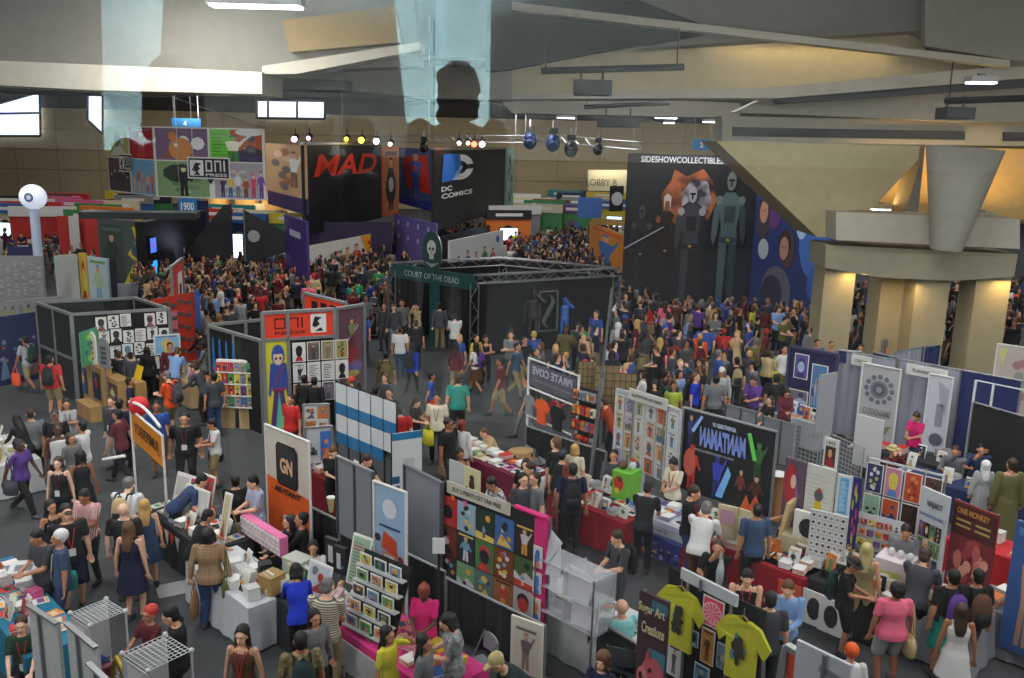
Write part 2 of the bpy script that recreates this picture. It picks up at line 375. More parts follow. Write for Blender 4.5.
PC = {'black': (26, 26, 29), 'white': (222, 222, 220), 'gray': (112, 114, 118), 'dgray': (66, 68, 74), 'lgray': (165, 168, 170), 'navy': (28, 32, 62), 'blue': (52, 82, 160), 'royal': (24, 52, 190), 'lblue': (128, 164, 212),
      'red': (196, 40, 42), 'maroon': (98, 30, 42), 'pink': (244, 110, 140), 'magenta': (208, 28, 110), 'orange': (235, 84, 36), 'yellow': (222, 214, 60), 'green': (46, 130, 66), 'teal': (20, 140, 124), 'dgreen': (28, 58, 42),
      'olive': (98, 96, 56), 'khaki': (150, 134, 98), 'tan': (196, 172, 128), 'brown': (92, 62, 44), 'purple': (92, 56, 140), 'aqua': (150, 214, 216), 'denim': (48, 66, 104), 'dteal': (30, 48, 52), 'cream': (226, 216, 190), 'slate': (58, 80, 112)}
def cm(c):
    if isinstance(c, str):
        if ':' in c:
            k, a, b = c.split(':'); return Mpat(PC[a], PC[b], k, {'plaid': 14, 'stripe': 9, 'vstripe': 12, 'blotch': 16}[k])
        return M(PC[c], .85, 0, 'cloth')
    return M(c, .85, 0, 'cloth')
PEOPLE = []
def setmat(o, m, i=0):
    o.material_slots[i].link = 'OBJECT'; o.material_slots[i].material = m
def childm(name, me, m, root):
    o = bpy.data.objects.new(name, me); COL.objects.link(o); o.parent = root; setmat(o, m); return o
SITTERS = ('sit', 'write', 'chin')
def person(px, py, face, pose, top, bot, hair, label, sk='l', fem=False, ht=None, fat=1.0, shoe=None, group=None, lan=None, at=None, z0=0., hipt=None):
    """head top at pixel (px,py); top 'tee:red', bot 'trousers:denim', hair 'short:b'"""
    full = {'sit': 1.32, 'write': 1.22, 'chin': 1.3, 'bend': 1.45, 'reach': 1.66}.get(pose, 1.73 if pose != 'walk' else 1.7)
    ht = ht or (1.66 if fem else 1.76); k = ht/1.73
    off = {'bend': .55, 'reach': .25, 'write': .3, 'chin': .2, 'hold': .05}.get(pose, 0.02)
    a = R(face)
    if at is None:
        p = G(px, py, z0+full*k); x = p.x-math.sin(a)*off*k; y = p.y+math.cos(a)*off*k
    else: x, y = at
    root = bpy.data.objects.new('person', pm('body', pose, fem)); COL.objects.link(root)
    setmat(root, M(SK[sk], .55)); tag(root, label, 'person', group)
    root.location = (x, y, z0); root.rotation_euler = (0, 0, a); root.scale = (k*fat, k*fat, k)
    tg, tc = top.split(':', 1); bg, bc = (bot+':black').split(':')[:2] if bot else (None, None)
    cmap = {'tee': 't_shirt', 'tank': 'vest_top', 'long': 'long_sleeved_top', 'dress': 'dress', 'gown': 'gown'}
    childm(cmap[tg], pm('c', pose, fem, tg), cm(tc), root)
    if bg and tg not in ('dress', 'gown'): childm(bg if bg != 'shorts' else 'shorts', pm('c', pose, fem, bg), cm(bc), root)
    if hair:
        hg, hcx = hair.split(':'); hm = M(HC[hcx], .6, 0, 'noise') if hcx in HC else cm(hcx)
        childm({'cap': 'cap', 'beanie': 'beanie', 'brim': 'hat', 'hood': 'hood'}.get(hg, 'hair'), pm('c', pose, fem, hg), hm, root)
        if hg in ('cap', 'beanie'): pass
    for i in (0, 1): childm('shoe', pm('c', pose, fem, 'shoe%d' % i), cm(shoe or 'dgray'), root)
    if lan: childm('lanyard', pm('c', pose, fem, 'lanyard'), cm(lan), root); childm('badge', pm('c', pose, fem, 'badge'), cm('white'), root)
    PEOPLE.append((x, y)); root['_p'] = pose; del root['_p']
    root_info[root.name] = (pose, fem, k)
    return root
root_info = {}
def on_person(p, local):
    a = p.rotation_euler.z; v = Vector(local)*p.scale.z
    return Vector((p.location.x+math.cos(a)*v.x-math.sin(a)*v.y, p.location.y+math.sin(a)*v.x+math.cos(a)*v.y, p.location.z+v.z))
def backpack(p, c, label, c2='black', s=1.0):
    pose, fem, k = root_info[p.name]; J = skel(pose, fem)
    t = thing('backpack', label, 'backpack', on_person(p, J['sp'](0, .12, .26)), p.rotation_euler.z)
    mb = MB(); loft(mb, [((0, .1, -.24), .12, .05, qs_), ((0, .1, -.2), .155, .085, qs_), ((0, .1, .05), .15, .085, qs_), ((0, .09, .19), .12, .065, qs_), ((0, .07, .25), .05, .03, qs_)], cm(c), 18)
    o = mb.build('main_bag', t); smooth_obj(o.data)
    mb = MB(); loft(mb, [((0, .17, -.2), .1, .03, qs_), ((0, .185, -.1), .115, .04, qs_), ((0, .175, .0), .1, .03, qs_)], cm(c2), 14); o = mb.build('front_pocket', t); smooth_obj(o.data)
    for sx in (1, -1):
        mb = MB(); pts = [(.1*sx, .06, .2), (.1*sx, -.02, .27), (.11*sx, -.16, .24), (.12*sx, -.24, .1), (.13*sx, -.16, -.08), (.13*sx, .04, -.16)]
        for i in range(5): mb.tube(pts[i], pts[i+1], .017, cm(c2), n=6)
        mb.build('strap', t)
    mb = MB(); mb.tube((-.03, .07, .25), (0, .07, .29), .01, cm(c2)); mb.tube((0, .07, .29), (.03, .07, .25), .01, cm(c2)); mb.build('handle', t)
    t.scale = (s*p.scale.z,)*3; t.rotation_euler.x = R(POSES[pose].get('lean', 0)*.0); return t
def bag(p, c, label, kind='tote', side=1, w=.34, h=.38, hand=None, dz=0):
    """bag hanging from a hand"""
    pose, fem, k = root_info[p.name]; J = skel(pose, fem); i = 0 if side > 0 else 1
    wpt = Vector(hand) if hand else J['wr'][i]+J['hd'][i]*.08
    loc = on_person(p, wpt); t = thing('paper_bag' if kind == 'paper' else 'shoulder_bag' if kind == 'shoulder' else 'shopping_bag', label, 'bag', loc+Vector((0, 0, dz)), p.rotation_euler.z+math.pi/2)
    m = cm(c) if kind != 'paper' else M((150, 112, 72), .8, 0, 'noise'); mb = MB(); top = -.2 if kind != 'shoulder' else -.5
    q = qs_; wd = w/2; dp = .06 if kind != 'shoulder' else .08
    n = 4 if kind == 'paper' else 14
    loft(mb, [((0, 0, top-h), wd*.85, dp*.8, q), ((0, 0, top-h*.9), wd, dp, q), ((0, 0, top-h*.4), wd*1.02, dp*1.1, q), ((0, 0, top), wd*.9, dp*.5, q)], m, n if n > 4 else 16)
    o = mb.build('bag_body', t); smooth_obj(o.data)
    for sy in (1, -1):
        mb = MB(); pts = [(-wd*.5, .02*sy, top-.01), (-wd*.35, .01*sy, top*.4), (0, 0, .0), (wd*.35, .01*sy, top*.4), (wd*.5, .02*sy, top-.01)]
        for j in range(4): mb.tube(pts[j], pts[j+1], .009, m, n=6)
        mb.build('handle', t)
    return t
# ---------------- setting ----------------
rng = random.Random(7)
def struct(o, label=None): o['kind'] = 'structure'; return o
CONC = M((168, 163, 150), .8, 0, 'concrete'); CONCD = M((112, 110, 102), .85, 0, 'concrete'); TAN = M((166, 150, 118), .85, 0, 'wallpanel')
DARK = M((34, 34, 37), .8); BLACK = M((22, 22, 24), .8, 0, 'drape'); STEEL = M((150, 152, 156), .35, .8); GREYM = M((118, 120, 124), .5, .3)
WHITE = M((226, 226, 224), .6); PAPER = M((232, 230, 224), .7); REDS = M((222, 62, 34), .6)
mb = MB(); mb.box((0, 50, -.05), (160, 110, .1), M((68, 70, 73), .95, 0, 'carpet')); struct(mb.build('floor'))  # carpet colour darkened to stand in for the crowd's shade
mb = MB(); mb.box((0, 102, 5), (160, .6, 10), TAN); 
for z in (3.4, 5.6, 7.8): mb.box((0, 101.68, z), (160, .06, .06), M((120, 108, 84)))
for k in range(-16, 17): mb.box((k*4.6, 101.68, 5), (.05, .06, 10), M((132, 118, 94)))
struct(mb.build('wall_back'))
mb = MB(); mb.box((0, 102.2, 12.4), (160, .6, 4.8), M((58, 56, 54), .9)); struct(mb.build('trim_1'))
for s, nm in ((-1, 'wall_left'), (1, 'wall_right')):
    mb = MB(); mb.box((78*s, 50, 6), (.6, 110, 18), TAN); struct(mb.build(nm))
mb = MB(); mb.box((0, 60, 14.9), (160, 90, .3), M((74, 74, 76), .9)); struct(mb.build('ceiling'))
def slab(name, pts, y, th, m, kind='structure'):
    P = [D(px, py, y) for px, py in pts]; n = len(P); mb = MB()
    vs = [(p.x, y, p.z) for p in P]+[(p.x, y+th, p.z) for p in P]
    fs = [tuple(range(n)), tuple(range(n, 2*n))[::-1]]+[(k, (k+1) % n, (k+1) % n+n, k+n) for k in range(n)]
    mb.add(vs, fs, m); o = mb.build(name); o['kind'] = kind; 
    bm = bmesh.new(); bm.from_mesh(o.data); bmesh.ops.recalc_face_normals(bm, faces=bm.faces); bm.to_mesh(o.data); bm.free(); return o
# concrete beams of the roof; lit and dark faces painted into their colours
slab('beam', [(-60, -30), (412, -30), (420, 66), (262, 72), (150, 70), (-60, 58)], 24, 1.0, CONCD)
slab('beam', [(-60, 58), (150, 67), (262, 72), (262, 94), (90, 90), (-60, 82)], 23, 2.0, CONC)
slab('beam', [(262, 72), (430, 66), (512, 70), (512, 100), (430, 98), (345, 90), (262, 78)], 30, 1.6, M((140, 137, 128), .8, 0, 'concrete'))
slab('beam', [(262, 66), (420, 42), (420, 50), (296, 74), (262, 74)], 23.2, 1.2, CONC)
slab('beam', [(282, 20), (395, 6), (400, 42), (290, 52)], 23.5, .6, M((128, 112, 78), .8, 0, 'concrete'))
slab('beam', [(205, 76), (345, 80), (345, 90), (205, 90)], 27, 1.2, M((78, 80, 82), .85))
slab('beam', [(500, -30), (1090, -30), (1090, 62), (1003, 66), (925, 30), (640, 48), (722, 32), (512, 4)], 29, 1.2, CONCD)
slab('beam', [(925, -30), (1090, -30), (1090, 62), (1012, 60), (925, 46)], 28.6, .3, M((134, 133, 122), .8, 0, 'concrete'))
slab('beam', [(512, 2), (1010, 60), (1010, 67), (512, 10)], 28.4, .5, CONC)
slab('beam', [(512, 68), (640, 47), (925, 30), (925, 60), (1003, 67), (764, 89), (640, 96), (512, 93)], 30.6, 1.0, M((186, 174, 142), .8, 0, 'concrete'))
slab('beam', [(486, -30), (560, -30), (722, 32), (690, 37), (600, 52), (512, 69), (486, 72)], 28.9, .5, M((30, 27, 23), .95, 0, 'noise'))  # dark sheet standing in for the dark ceiling recess, not a beam
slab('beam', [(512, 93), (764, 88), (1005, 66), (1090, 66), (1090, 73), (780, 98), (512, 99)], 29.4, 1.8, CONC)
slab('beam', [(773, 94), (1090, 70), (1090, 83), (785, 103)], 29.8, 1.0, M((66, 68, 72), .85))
slab('beam', [(500, 99), (640, 99), (740, 103), (740, 118), (512, 113)], 46, 1.5, M((150, 147, 138), .8))
slab('beam', [(760, 100), (925, 86), (1090, 80), (1090, 122), (970, 122), (735, 112)], 31.8, .8, M((150, 150, 142), .8, 0, 'concrete'))
slab('beam', [(722, 116), (1090, 123), (1090, 147), (722, 142)], 33, 1.2, M((158, 156, 146), .8, 0, 'concrete'))
slab('trim_2', [(733, 127), (965, 131), (965, 140), (733, 136)], 32.9, .12, M((34, 38, 46), .5))
slab('trim_3', [(1004, 132), (1090, 133), (1090, 142), (1004, 141)], 32.9, .12, M((34, 38, 46), .5))
# capital and columns of the concrete support
CAPM = M((166, 156, 122), .85, 0, 'concrete')
slab('pillar_capital', [(716, 141), (920, 146), (918, 160), (872, 209), (836, 212), (836, 238), (817, 237)], 29.6, 2.5, CAPM)
slab('pillar_capital', [(860, 146), (1090, 150), (1090, 222), (860, 215)], 33, .6, M((204, 172, 112), .85, 0, 'concrete'))  # glow of the warm uplights is put into this concrete's colour
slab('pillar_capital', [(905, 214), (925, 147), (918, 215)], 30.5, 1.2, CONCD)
slab('pillar_beam', [(836, 212), (1020, 219), (1020, 249), (836, 240)], 28.6, 1.6, M((176, 171, 158), .8, 0, 'concrete'))
slab('pillar_beam', [(826, 245), (1018, 254), (1014, 277), (953, 281), (885, 278), (825, 268)], 29.0, 1.6, M((150, 146, 124), .85, 0, 'concrete'))
for x0, x1 in ((826, 857), (884, 918), (919, 953), (979, 1014)):
    a, b = D(x0, 262, 29.3 if x0 != 884 else 30.2), D(x1, 262, 29.3 if x0 != 884 else 30.2)
    mb = MB(); mb.box(((a.x+b.x)/2, a.y+.55, a.z/2), (b.x-a.x, 1.1, a.z), M((158, 150, 122), .85, 0, 'concrete')); struct(mb.build('pillar'))
mb = MB(); a, b = D(965, 148, 27.6), D(946, 250, 27.6); mb.tube(a, b, 1.08, M((150, 148, 138), .8, 0, 'concrete'), .45, 28); struct(mb.build('pillar_brace'))
# round columns far left of the middle
for px, w_ in ((218, 1.35), (248, 1.3), (275, 1.35)):
    p = D(px, 215, 62); mb = MB(); mb.tube((p.x, 62, 0), (p.x, 62, 7.0), w_*.62, M((196, 170, 122), .8, 0, 'concrete'), n=28); struct(mb.build('pillar'))
# dark pipes and ducts below the ceiling
for k, (z, y, r) in enumerate(((12.6, 60, .14), (12.2, 66, .2), (11.9, 74, .12), (12.9, 80, .3), (11.6, 84, .14), (12.4, 90, .35), (11.2, 94, .18))):
    mb = MB(); mb.tube((-60, y, z), (60, y, z+.3), r, M((40, 42, 46), .6, .3), n=10); o = mb.build('ceiling_pipe'); struct(o)
# windows high in the back wall
SKYM = M((214, 228, 255), .5, 0, '', 1.6)
def win(n, pts, bars=()):
    P = [D(px, py, 101.2) for px, py in pts]; t = thing('window_%d' % n, None, None, (P[0].x, 101.2, P[0].z)); t['kind'] = 'structure'
    mb = MB(); mb.quad([(p.x-P[0].x, 0, p.z-P[0].z) for p in P], SKYM); mb.build('window_pane', t)
    mb = MB(); n_ = len(P)
    for i in range(n_): mb.tube(P[i]-P[0]+Vector((0, -.1, 0)), P[(i+1) % n_]-P[0]+Vector((0, -.1, 0)), .14, M((96, 96, 92)), n=4)
    for (a, b) in bars: mb.tube(D(*a, 101)-P[0], D(*b, 101)-P[0], .12, M((70, 70, 70)), n=4)
    mb.build('window_frame', t)
win(1, [(-30, 112), (40, 92), (41, 136), (-30, 136)], [((-30, 114), (40, 113))]); win(2, [(88, 93), (103, 94), (103, 134), (88, 120)]); win(3, [(257, 100), (325, 101), (325, 119), (257, 118)], [((268, 100), (268, 119)), ((297, 100), (297, 119))])
slab('wall_lobby', [(588, 170), (640, 170), (640, 200), (588, 198)], 96, .5, M((206, 196, 168), .85)); 
# ceiling lamps
def lamp(pts, y, label, e=9, power=None):
    P = [D(px, py, y) for px, py in pts]; c = sum(P, Vector())/len(P); t = thing('ceiling_light', label, 'ceiling light', c, 0, 'fluorescent lights under the roof beams')
    L = (max(p.x for p in P)-min(p.x for p in P)); mb = MB(); mb.box((0, 0, .09), (L*1.02, .5, .16), M((170, 170, 170))); mb.box((0, 0, .2), (L*.3, .1, .12), GREYM); mb.build('housing', t)
    mb = MB(); mb.box((0, 0, 0), (L*.96, .4, .07), M((235, 242, 255), .4, 0, '', e)); mb.build('diffuser', t)
    if power: area('ceiling_light_glow', (c.x, c.y, c.z-.2), L, power, (.9, .95, 1), sy=.4)
    return t
lamp([(210, 3), (303, 9)], 20, 'long bright fluorescent light at the top left, nearest of the lamps', 6, 60)
for i, (a, b, y, yy, s) in enumerate(((557, 575, 118, 62, 'left end of the row beyond the projector'), (603, 616, 117, 64, 'second of the short lamps beyond the projector'), (655, 677, 118, 58, 'widest short lamp beyond the projector bar'), (664, 674, 123, 70, 'tiny lamp just under the widest short one'), (703, 721, 122, 58, 'short lamp next to the pillar capital'))):
    lamp([(a, y), (b, y)], yy, 'white fluorescent light, ' + s)
lamp([(968, 82), (994, 83)], 30.5-3, 'small white light glowing under the beam at the far upper right')
lamp([(872, 209), (889, 209)], 32.2, 'white lamp on the pillar beam, left of the slanting brace'); lamp([(973, 216), (990, 218)], 32.2, 'white lamp on the pillar beam, right of the slanting brace')
# warm lights that wash the concrete
WARM = (1, .62, .22)
def wash(px, py, y, power, size=1.2, rot=(math.pi, 0, 0)): area('warm_uplight', D(px, py, y), size, power, WARM, rot=rot, sy=.3)
for px, py in ((872, 205), (925, 208), (1000, 212)): wash(px, py, 31.6, 55)
for px, py in ((850, 268), (905, 279), (1003, 276)): area('warm_downlight', D(px, py+3, 28.9)+Vector((.25, 0, -.1)), .6, 22, WARM)
for px in (760, 850): area('warm_cove', D(px, 45, 30.2), 3.0, 9, (1, .75, .35), rot=(R(20), 0, 0), sy=.2)
area('warm_cove', D(340, 22, 23.0), 2.4, 3, (1, .75, .35), rot=(R(30), 0, 0), sy=.2)
for px in (220, 250, 277): area('warm_downlight', D(px, 193, 60.5), 1.0, 26, WARM, rot=(R(20), 0, 0))
# hung bars with projector-like speakers
def hung_bar(x0, x1, py, y, label, box=None):
    a, b = D(x0, py, y), D(x1, py-4, y); t = thing('ceiling_rail', label, 'rail', a); m = M((46, 46, 48), .5, .4); v = b-a
    mb = MB(); mb.tube((0, 0, 0), v, .09, m, n=4); mb.build('bar', t)
    for k in (.03, .95): mb = MB(); mb.tube(v*k, v*k+Vector((0, 0, 1.0)), .02, m, n=5); mb.build('hanger', t)
    if box:
        bx0, bx1, by0, by1 = box; p, q2 = D(bx0, by1, y), D(bx1, by0, y); w_ = q2.x-p.x; h = q2.z-p.z
        tt = thing('hanging_loudspeaker', box_l[py], 'loudspeaker', ((p.x+q2.x)/2, y, p.z)); mb = MB(); mb.prism([(-w_/2, -.4), (w_/2, -.4), (w_/2*.85, .4), (-w_/2*.85, .4)], 0, h, M((30, 31, 34), .6)); mb.build('cabinet', tt)
        mb = MB(); mb.rect(-w_*.44, .04, w_*.44, h-.05, M((50, 52, 54), .9, 0, 'noise'), -.41); mb.build('grille', tt)
        for sx in (-1, 1): mb = MB(); mb.tube((sx*w_*.28, 0, h), (sx*w_*.28, 0, h+.32), .035, m, n=6); mb.build('bracket', tt)
box_l = {71: 'black trapezoid loudspeaker hanging under the long bar at the top centre', 101: 'small dark loudspeaker hanging under the right-hand ceiling bar', 107: 'flat black loudspeaker hanging low beyond the centre bar'}
hung_bar(541, 684, 71, 25, 'long dark bar hanging from the roof above the dark hall centre', (572, 611, 81, 95)); hung_bar(945, 1060, 101, 25, 'grey bar hanging from the beam at the upper right', (939, 969, 108, 119)); hung_bar(584, 670, 107, 38, 'dark bar hanging below and beyond the long centre bar', (596, 640, 117, 127))
# ---------------- panels and art ----------------
def panel(name, label, cat, A, B, z0, z1, m, th=.05, group=None, part='board', back=None):
    A, B = Vector(A), Vector(B); d = B-A; L = math.hypot(d.x, d.y); rz = math.atan2(d.y, d.x)
    t = thing(name, label, cat, (A.x, A.y, 0), rz, group); mb = MB(); mb.box((L/2, th/2, (z0+z1)/2), (L, th, z1-z0), m)
    mb.build(part, t); return t, L
def rc(c): return M(c, .6)
def fig(mb, x, z, w, h, c1, c2, sk=(205, 160, 130), y=-.01, r=rng, pose=None):
    """small generic printed figure"""
    a, b, s = rc(c1), rc(c2), rc(sk); cx = x+w/2; pose = pose if pose is not None else r.randrange(3)
    mb.pl([(cx-w*.22, z), (cx-w*.04, z), (cx, z+h*.4), (cx+w*.04, z), (cx+w*.22, z), (cx+w*.18, z+h*.48), (cx-w*.18, z+h*.48)], b, y)
    mb.pl([(cx-w*.18, z+h*.42), (cx+w*.18, z+h*.42), (cx+w*.3, z+h*.76), (cx, z+h*.82), (cx-w*.3, z+h*.76)], a, y-.001)
    if pose == 0: mb.pl([(cx+w*.26, z+h*.76), (cx+w*.48, z+h*.5), (cx+w*.42, z+h*.46), (cx+w*.18, z+h*.62)], a, y-.002); mb.pl([(cx-w*.26, z+h*.76), (cx-w*.48, z+h*.5), (cx-w*.42, z+h*.46), (cx-w*.18, z+h*.62)], a, y-.002)
    elif pose == 1: mb.pl([(cx+w*.2, z+h*.7), (cx+w*.48, z+h*.95), (cx+w*.5, z+h*.88), (cx+w*.26, z+h*.58)], a, y-.002)
    mb.disc(cx, z+h*.89, w*.14, s, y-.003, h*.1, 10); mb.disc(cx, z+h*.94, w*.15, b, y-.0035, h*.06, 10, 0, math.pi)
def art(mb, x, z, w, h, bg, cols, style, seed=0, y=-.006):
    r = random.Random(seed); mb.rect(x, z, x+w, z+h, rc(bg), y)
    c = lambda: rc(r.choice(cols))
    if style == 'fig': fig(mb, x+w*.15, z+h*.06, w*.7, h*.82, r.choice(cols), r.choice(cols), y=y-.002, r=r); mb.rect(x+w*.1, z+h*.9, x+w*.9, z+h*.96, c(), y-.001)
    elif style == 'abs':
        for k in range(5):
            cx, cz, q = x+w*r.uniform(.25, .75), z+h*r.uniform(.2, .8), min(w, h)*r.uniform(.08, .22); mb.disc(cx, cz, q, c(), y-.001-.0005*k, q*r.uniform(.6, 1.3) if q*1.3 < h*.2 else q, 12)
        a = r.uniform(0, 1); mb.pl([(x+w*.1, z+h*.05), (x+w*.9, z+h*.08), (x+w*(.3+.4*a), z+h*.45)], c(), y-.0008)
    elif style == 'face':
        mb.disc(x+w*.5, z+h*.48, w*.27, c(), y-.002, h*.24, 14); mb.disc(x+w*.5, z+h*.62, w*.3, c(), y-.0015, h*.25, 14); mb.pl([(x+w*.15, z), (x+w*.85, z), (x+w*.7, z+h*.25), (x+w*.3, z+h*.25)], c(), y-.0025)
        for s in (-1, 1): mb.disc(x+w*(.5+.1*s), z+h*.5, w*.035, rc((20, 20, 24)), y-.004, None, 6)
    elif style == 'text':
        n = max(3, int(h/w*6))
        for k in range(n):
            zz = z+h*(.08+.84*k/n); mb.rect(x+w*.1, zz, x+w*r.uniform(.5, .92), zz+h*.35/n, c(), y-.001)
    elif style == 'scape':
        mb.pl([(x, z), (x+w, z), (x+w, z+h*.35), (x+w*.6, z+h*.55), (x+w*.3, z+h*.35), (x, z+h*.5)], c(), y-.001); mb.disc(x+w*.65, z+h*.75, w*.14, c(), y-.001, None, 12)
        mb.pl([(x, z), (x+w, z), (x+w, z+h*.18), (x, z+h*.25)], c(), y-.002); fig(mb, x+w*.3, z+h*.08, w*.3, h*.4, r.choice(cols), r.choice(cols), y=y-.003, r=r)
    elif style == 'crowdfig':
        n = 5
        for k in range(n): fig(mb, x+w*(.02+.19*k), z+h*.04, w*.2, h*r.uniform(.45, .75), r.choice(cols), r.choice(cols), y=y-.001-.001*k, r=r)
    elif style == 'bloom':
        for k in range(9):
            t = k*.7; mb.disc(x+w*(.5+.3*math.cos(t)*r.random()), z+h*(.5+.36*math.sin(t)), w*.12, c(), y-.001-.0004*k, h*.08, 8)
PAL = [(200, 60, 40), (230, 160, 50), (60, 110, 170), (40, 60, 90), (90, 140, 90), (180, 150, 120), (120, 70, 130), (30, 30, 36), (220, 200, 160)]
PALM = [(120, 110, 96), (90, 70, 60), (160, 120, 90), (70, 80, 100), (60, 56, 60), (170, 60, 50)]
PALBW = [(60, 60, 66), (120, 120, 126), (90, 90, 96), (40, 40, 44)]
# oni comics cube hanging at the left
def D2(px, py, y): p = D(px, py, y); return p
A, B, Cc = D(110, 193, 54), D(157.5, 196, 50), D(266, 196, 49)
t, L = panel('hanging_banner', 'large comic-art banner cube with black press logo, hanging over the left aisle', 'banner', B, Cc, 4.3, 8.05, M((226, 222, 214), .7), .12)
mb = MB(); hw = L*.49
art(mb, .06, 6.3, L*.48, 1.68, (120, 96, 130), [(206, 130, 60), (230, 200, 150), (90, 70, 120), (240, 240, 235), (150, 90, 60)], 'abs', 3)
mb.disc(L*.24, 6.9, .7, rc((205, 140, 84)), -.02, .6); mb.disc(L*.2, 7.1, .13, rc((240, 240, 230)), -.022, .1, 10); mb.disc(L*.4, 7.2, .4, rc((235, 235, 235)), -.02, .35, 8)
art(mb, L*.51, 6.3, L*.19, 1.68, (110, 200, 60), [(80, 160, 50)], 'text', 4); art(mb, L*.7, 6.3, L*.28, 1.68, (176, 84, 44), [(60, 60, 100), (60, 50, 60)], 'scape', 5)
fig(mb, L*.6, 6.3, 1.5, 1.35, (240, 240, 220), (70, 130, 60), (120, 180, 70), -.02); mb.disc(L*.87, 7.85, .78, WHITE, -.03, .2, 16); mb.pl([(L*.85, 7.7), (L*.83, 7.4), (L*.9, 7.7)], WHITE, -.03)
art(mb, .06, 4.36, L*.48, 1.88, (126, 158, 112), [(90, 130, 84), (160, 190, 140), (110, 140, 100)], 'bloom', 6); mb.disc(L*.22, 5.6, 1.0, rc((44, 60, 44)), -.018, .5, 9); fig(mb, L*.17, 4.4, 1.1, 1.6, (28, 28, 34), (28, 28, 34), (214, 214, 170), -.02)
art(mb, L*.54, 4.36, L*.44, 1.88, (166, 160, 170), [(190, 190, 194)], 'text', 7)
for k, (a, b) in enumerate((((70, 50, 90), (50, 40, 70)), ((230, 190, 60), (60, 90, 150)), ((220, 220, 220), (120, 120, 130)), ((160, 90, 60), (120, 70, 50)), ((220, 70, 110), (190, 60, 90)), ((130, 80, 170), (110, 60, 150)))): fig(mb, L*.57+k*.42*L/6, 4.42, L*.085, 1.1+.16*(k % 3), a, b, (230, 190, 150), -.02)
mb.build('comic_art', t)
def oni_logo(t, x, z, w, h, dark=True):
    mb = MB(); mb.rect(x, z, x+w, z+h, rc((226, 228, 226)), -.07); mb.rect(x+w*.03, z+h*.06, x+w*.97, z+h*.94, rc((26, 30, 48)), -.075)
    mb.rect(x+w*.06, z+h*.14, x+w*.38, z+h*.86, WHITE, -.08); mb.pl([(x+w*.1, z+h*.4), (x+w*.2, z+h*.75), (x+w*.34, z+h*.7), (x+w*.26, z+h*.6), (x+w*.3, z+h*.45), (x+w*.2, z+h*.3)], rc((26, 30, 48)), -.085); mb.pl([(x+w*.14, z+h*.18), (x+w*.3, z+h*.16), (x+w*.24, z+h*.36)], rc((26, 30, 48)), -.085)
    wm = WHITE; q = w*.16; k = .035*w
    def ring(a, b, c, d, m, op=0):
        mb.rect(a, d-k, c, d, m, -.085); mb.rect(a, b, a+k, d, m, -.085); mb.rect(c-k, b, c, d, m, -.085)
        if not op: mb.rect(a, b, c, b+k, m, -.085)
    ring(x+w*.43, z+h*.34, x+w*.43+q, z+h*.86, wm); ring(x+w*.64, z+h*.34, x+w*.64+q, z+h*.86, wm, 1); mb.rect(x+w*.85, z+h*.34, x+w*.89, z+h*.86, wm, -.085)
    mb.pl([(x+w*.45, z), (x+w*.62, z), (x+w*.53, z-h*.25)], rc((26, 30, 48)), -.07); mb.build('press_logo', t)
    text('PRESS', t, x+w*.43, z+h*.12, w*.5, wm, -.087, h*.14, bold=.02)
oni_logo(t, L*.3, 5.35, 2.45, 1.15)
t, L2 = panel('hanging_banner', 'narrower left face of the comic-art banner cube, grey and red panels', 'banner', A, B, 4.3, 8.05, M((226, 222, 214), .7), .12)
mb = MB(); art(mb, .06, 6.3, L2*.46, 1.68, (176, 178, 110), [(210, 210, 200), (120, 140, 90)], 'abs', 11); art(mb, L2*.5, 6.3, L2*.47, 1.68, (176, 40, 44), [(60, 44, 50), (200, 80, 70), (120, 120, 130)], 'fig', 12)
art(mb, .06, 4.36, L2*.46, 1.88, (92, 80, 76), [(70, 60, 60), (130, 110, 90), (60, 70, 90)], 'crowdfig', 13); art(mb, L2*.5, 4.36, L2*.47, 1.88, (112, 170, 206), [(214, 130, 100), (200, 90, 70), (230, 180, 120)], 'crowdfig', 14); mb.build('comic_art', t); oni_logo(t, L2*.28, 5.5, 1.6, 1.0)
mb = MB(); mb.tube(D(172, 97, 50), D(265, 129, 49), .035, STEEL, n=6); tag(mb.build('support_cable'), 'thin slanting cable holding the right corner of the comic banner cube', 'cable')
# MAD and DC banners
BK = M((20, 20, 24), .55)
def hang(label, pa, pb, zb, zt, m): A, B = G(*pa, zb), G(*pb, zb); return panel('hanging_banner', label, 'banner', A, B, zb, zt, m, .15)
t, L = hang('black hanging banner with big red MAD lettering', (305.5, 235), (382, 218), 2.5, 7.25, BK)
rm = M((226, 58, 30), .5, 0, '', .0); text('MAD', t, L*.1, 5.55, L*.82, rm, -.02, 1.2, bold=.02, shear=.25)
mb = MB(); mb.box((L/2, .08, 7.35), (L, .3, .12), STEEL); mb.build('top_rail', t)
t, L = hang('tan hanging banner with pale drawings, left face beside the MAD banner', (267, 190), (305.5, 199.5), 4.4, 7.25, M((196, 158, 118), .6)); mb = MB(); art(mb, .05, 4.45, L-.1, 2.75, (200, 162, 124), [(170, 110, 80), (220, 190, 160), (120, 110, 110)], 'bloom', 21); fig(mb, L*.55, 4.9, L*.4, 2.0, (230, 230, 225), (120, 90, 80), (214, 170, 140)); mb.build('printed_art', t)
mb = MB(); mb.box((L/2, .1, 4.0), (L, .15, .9), rc((58, 36, 96))); mb.build('purple_band', t)
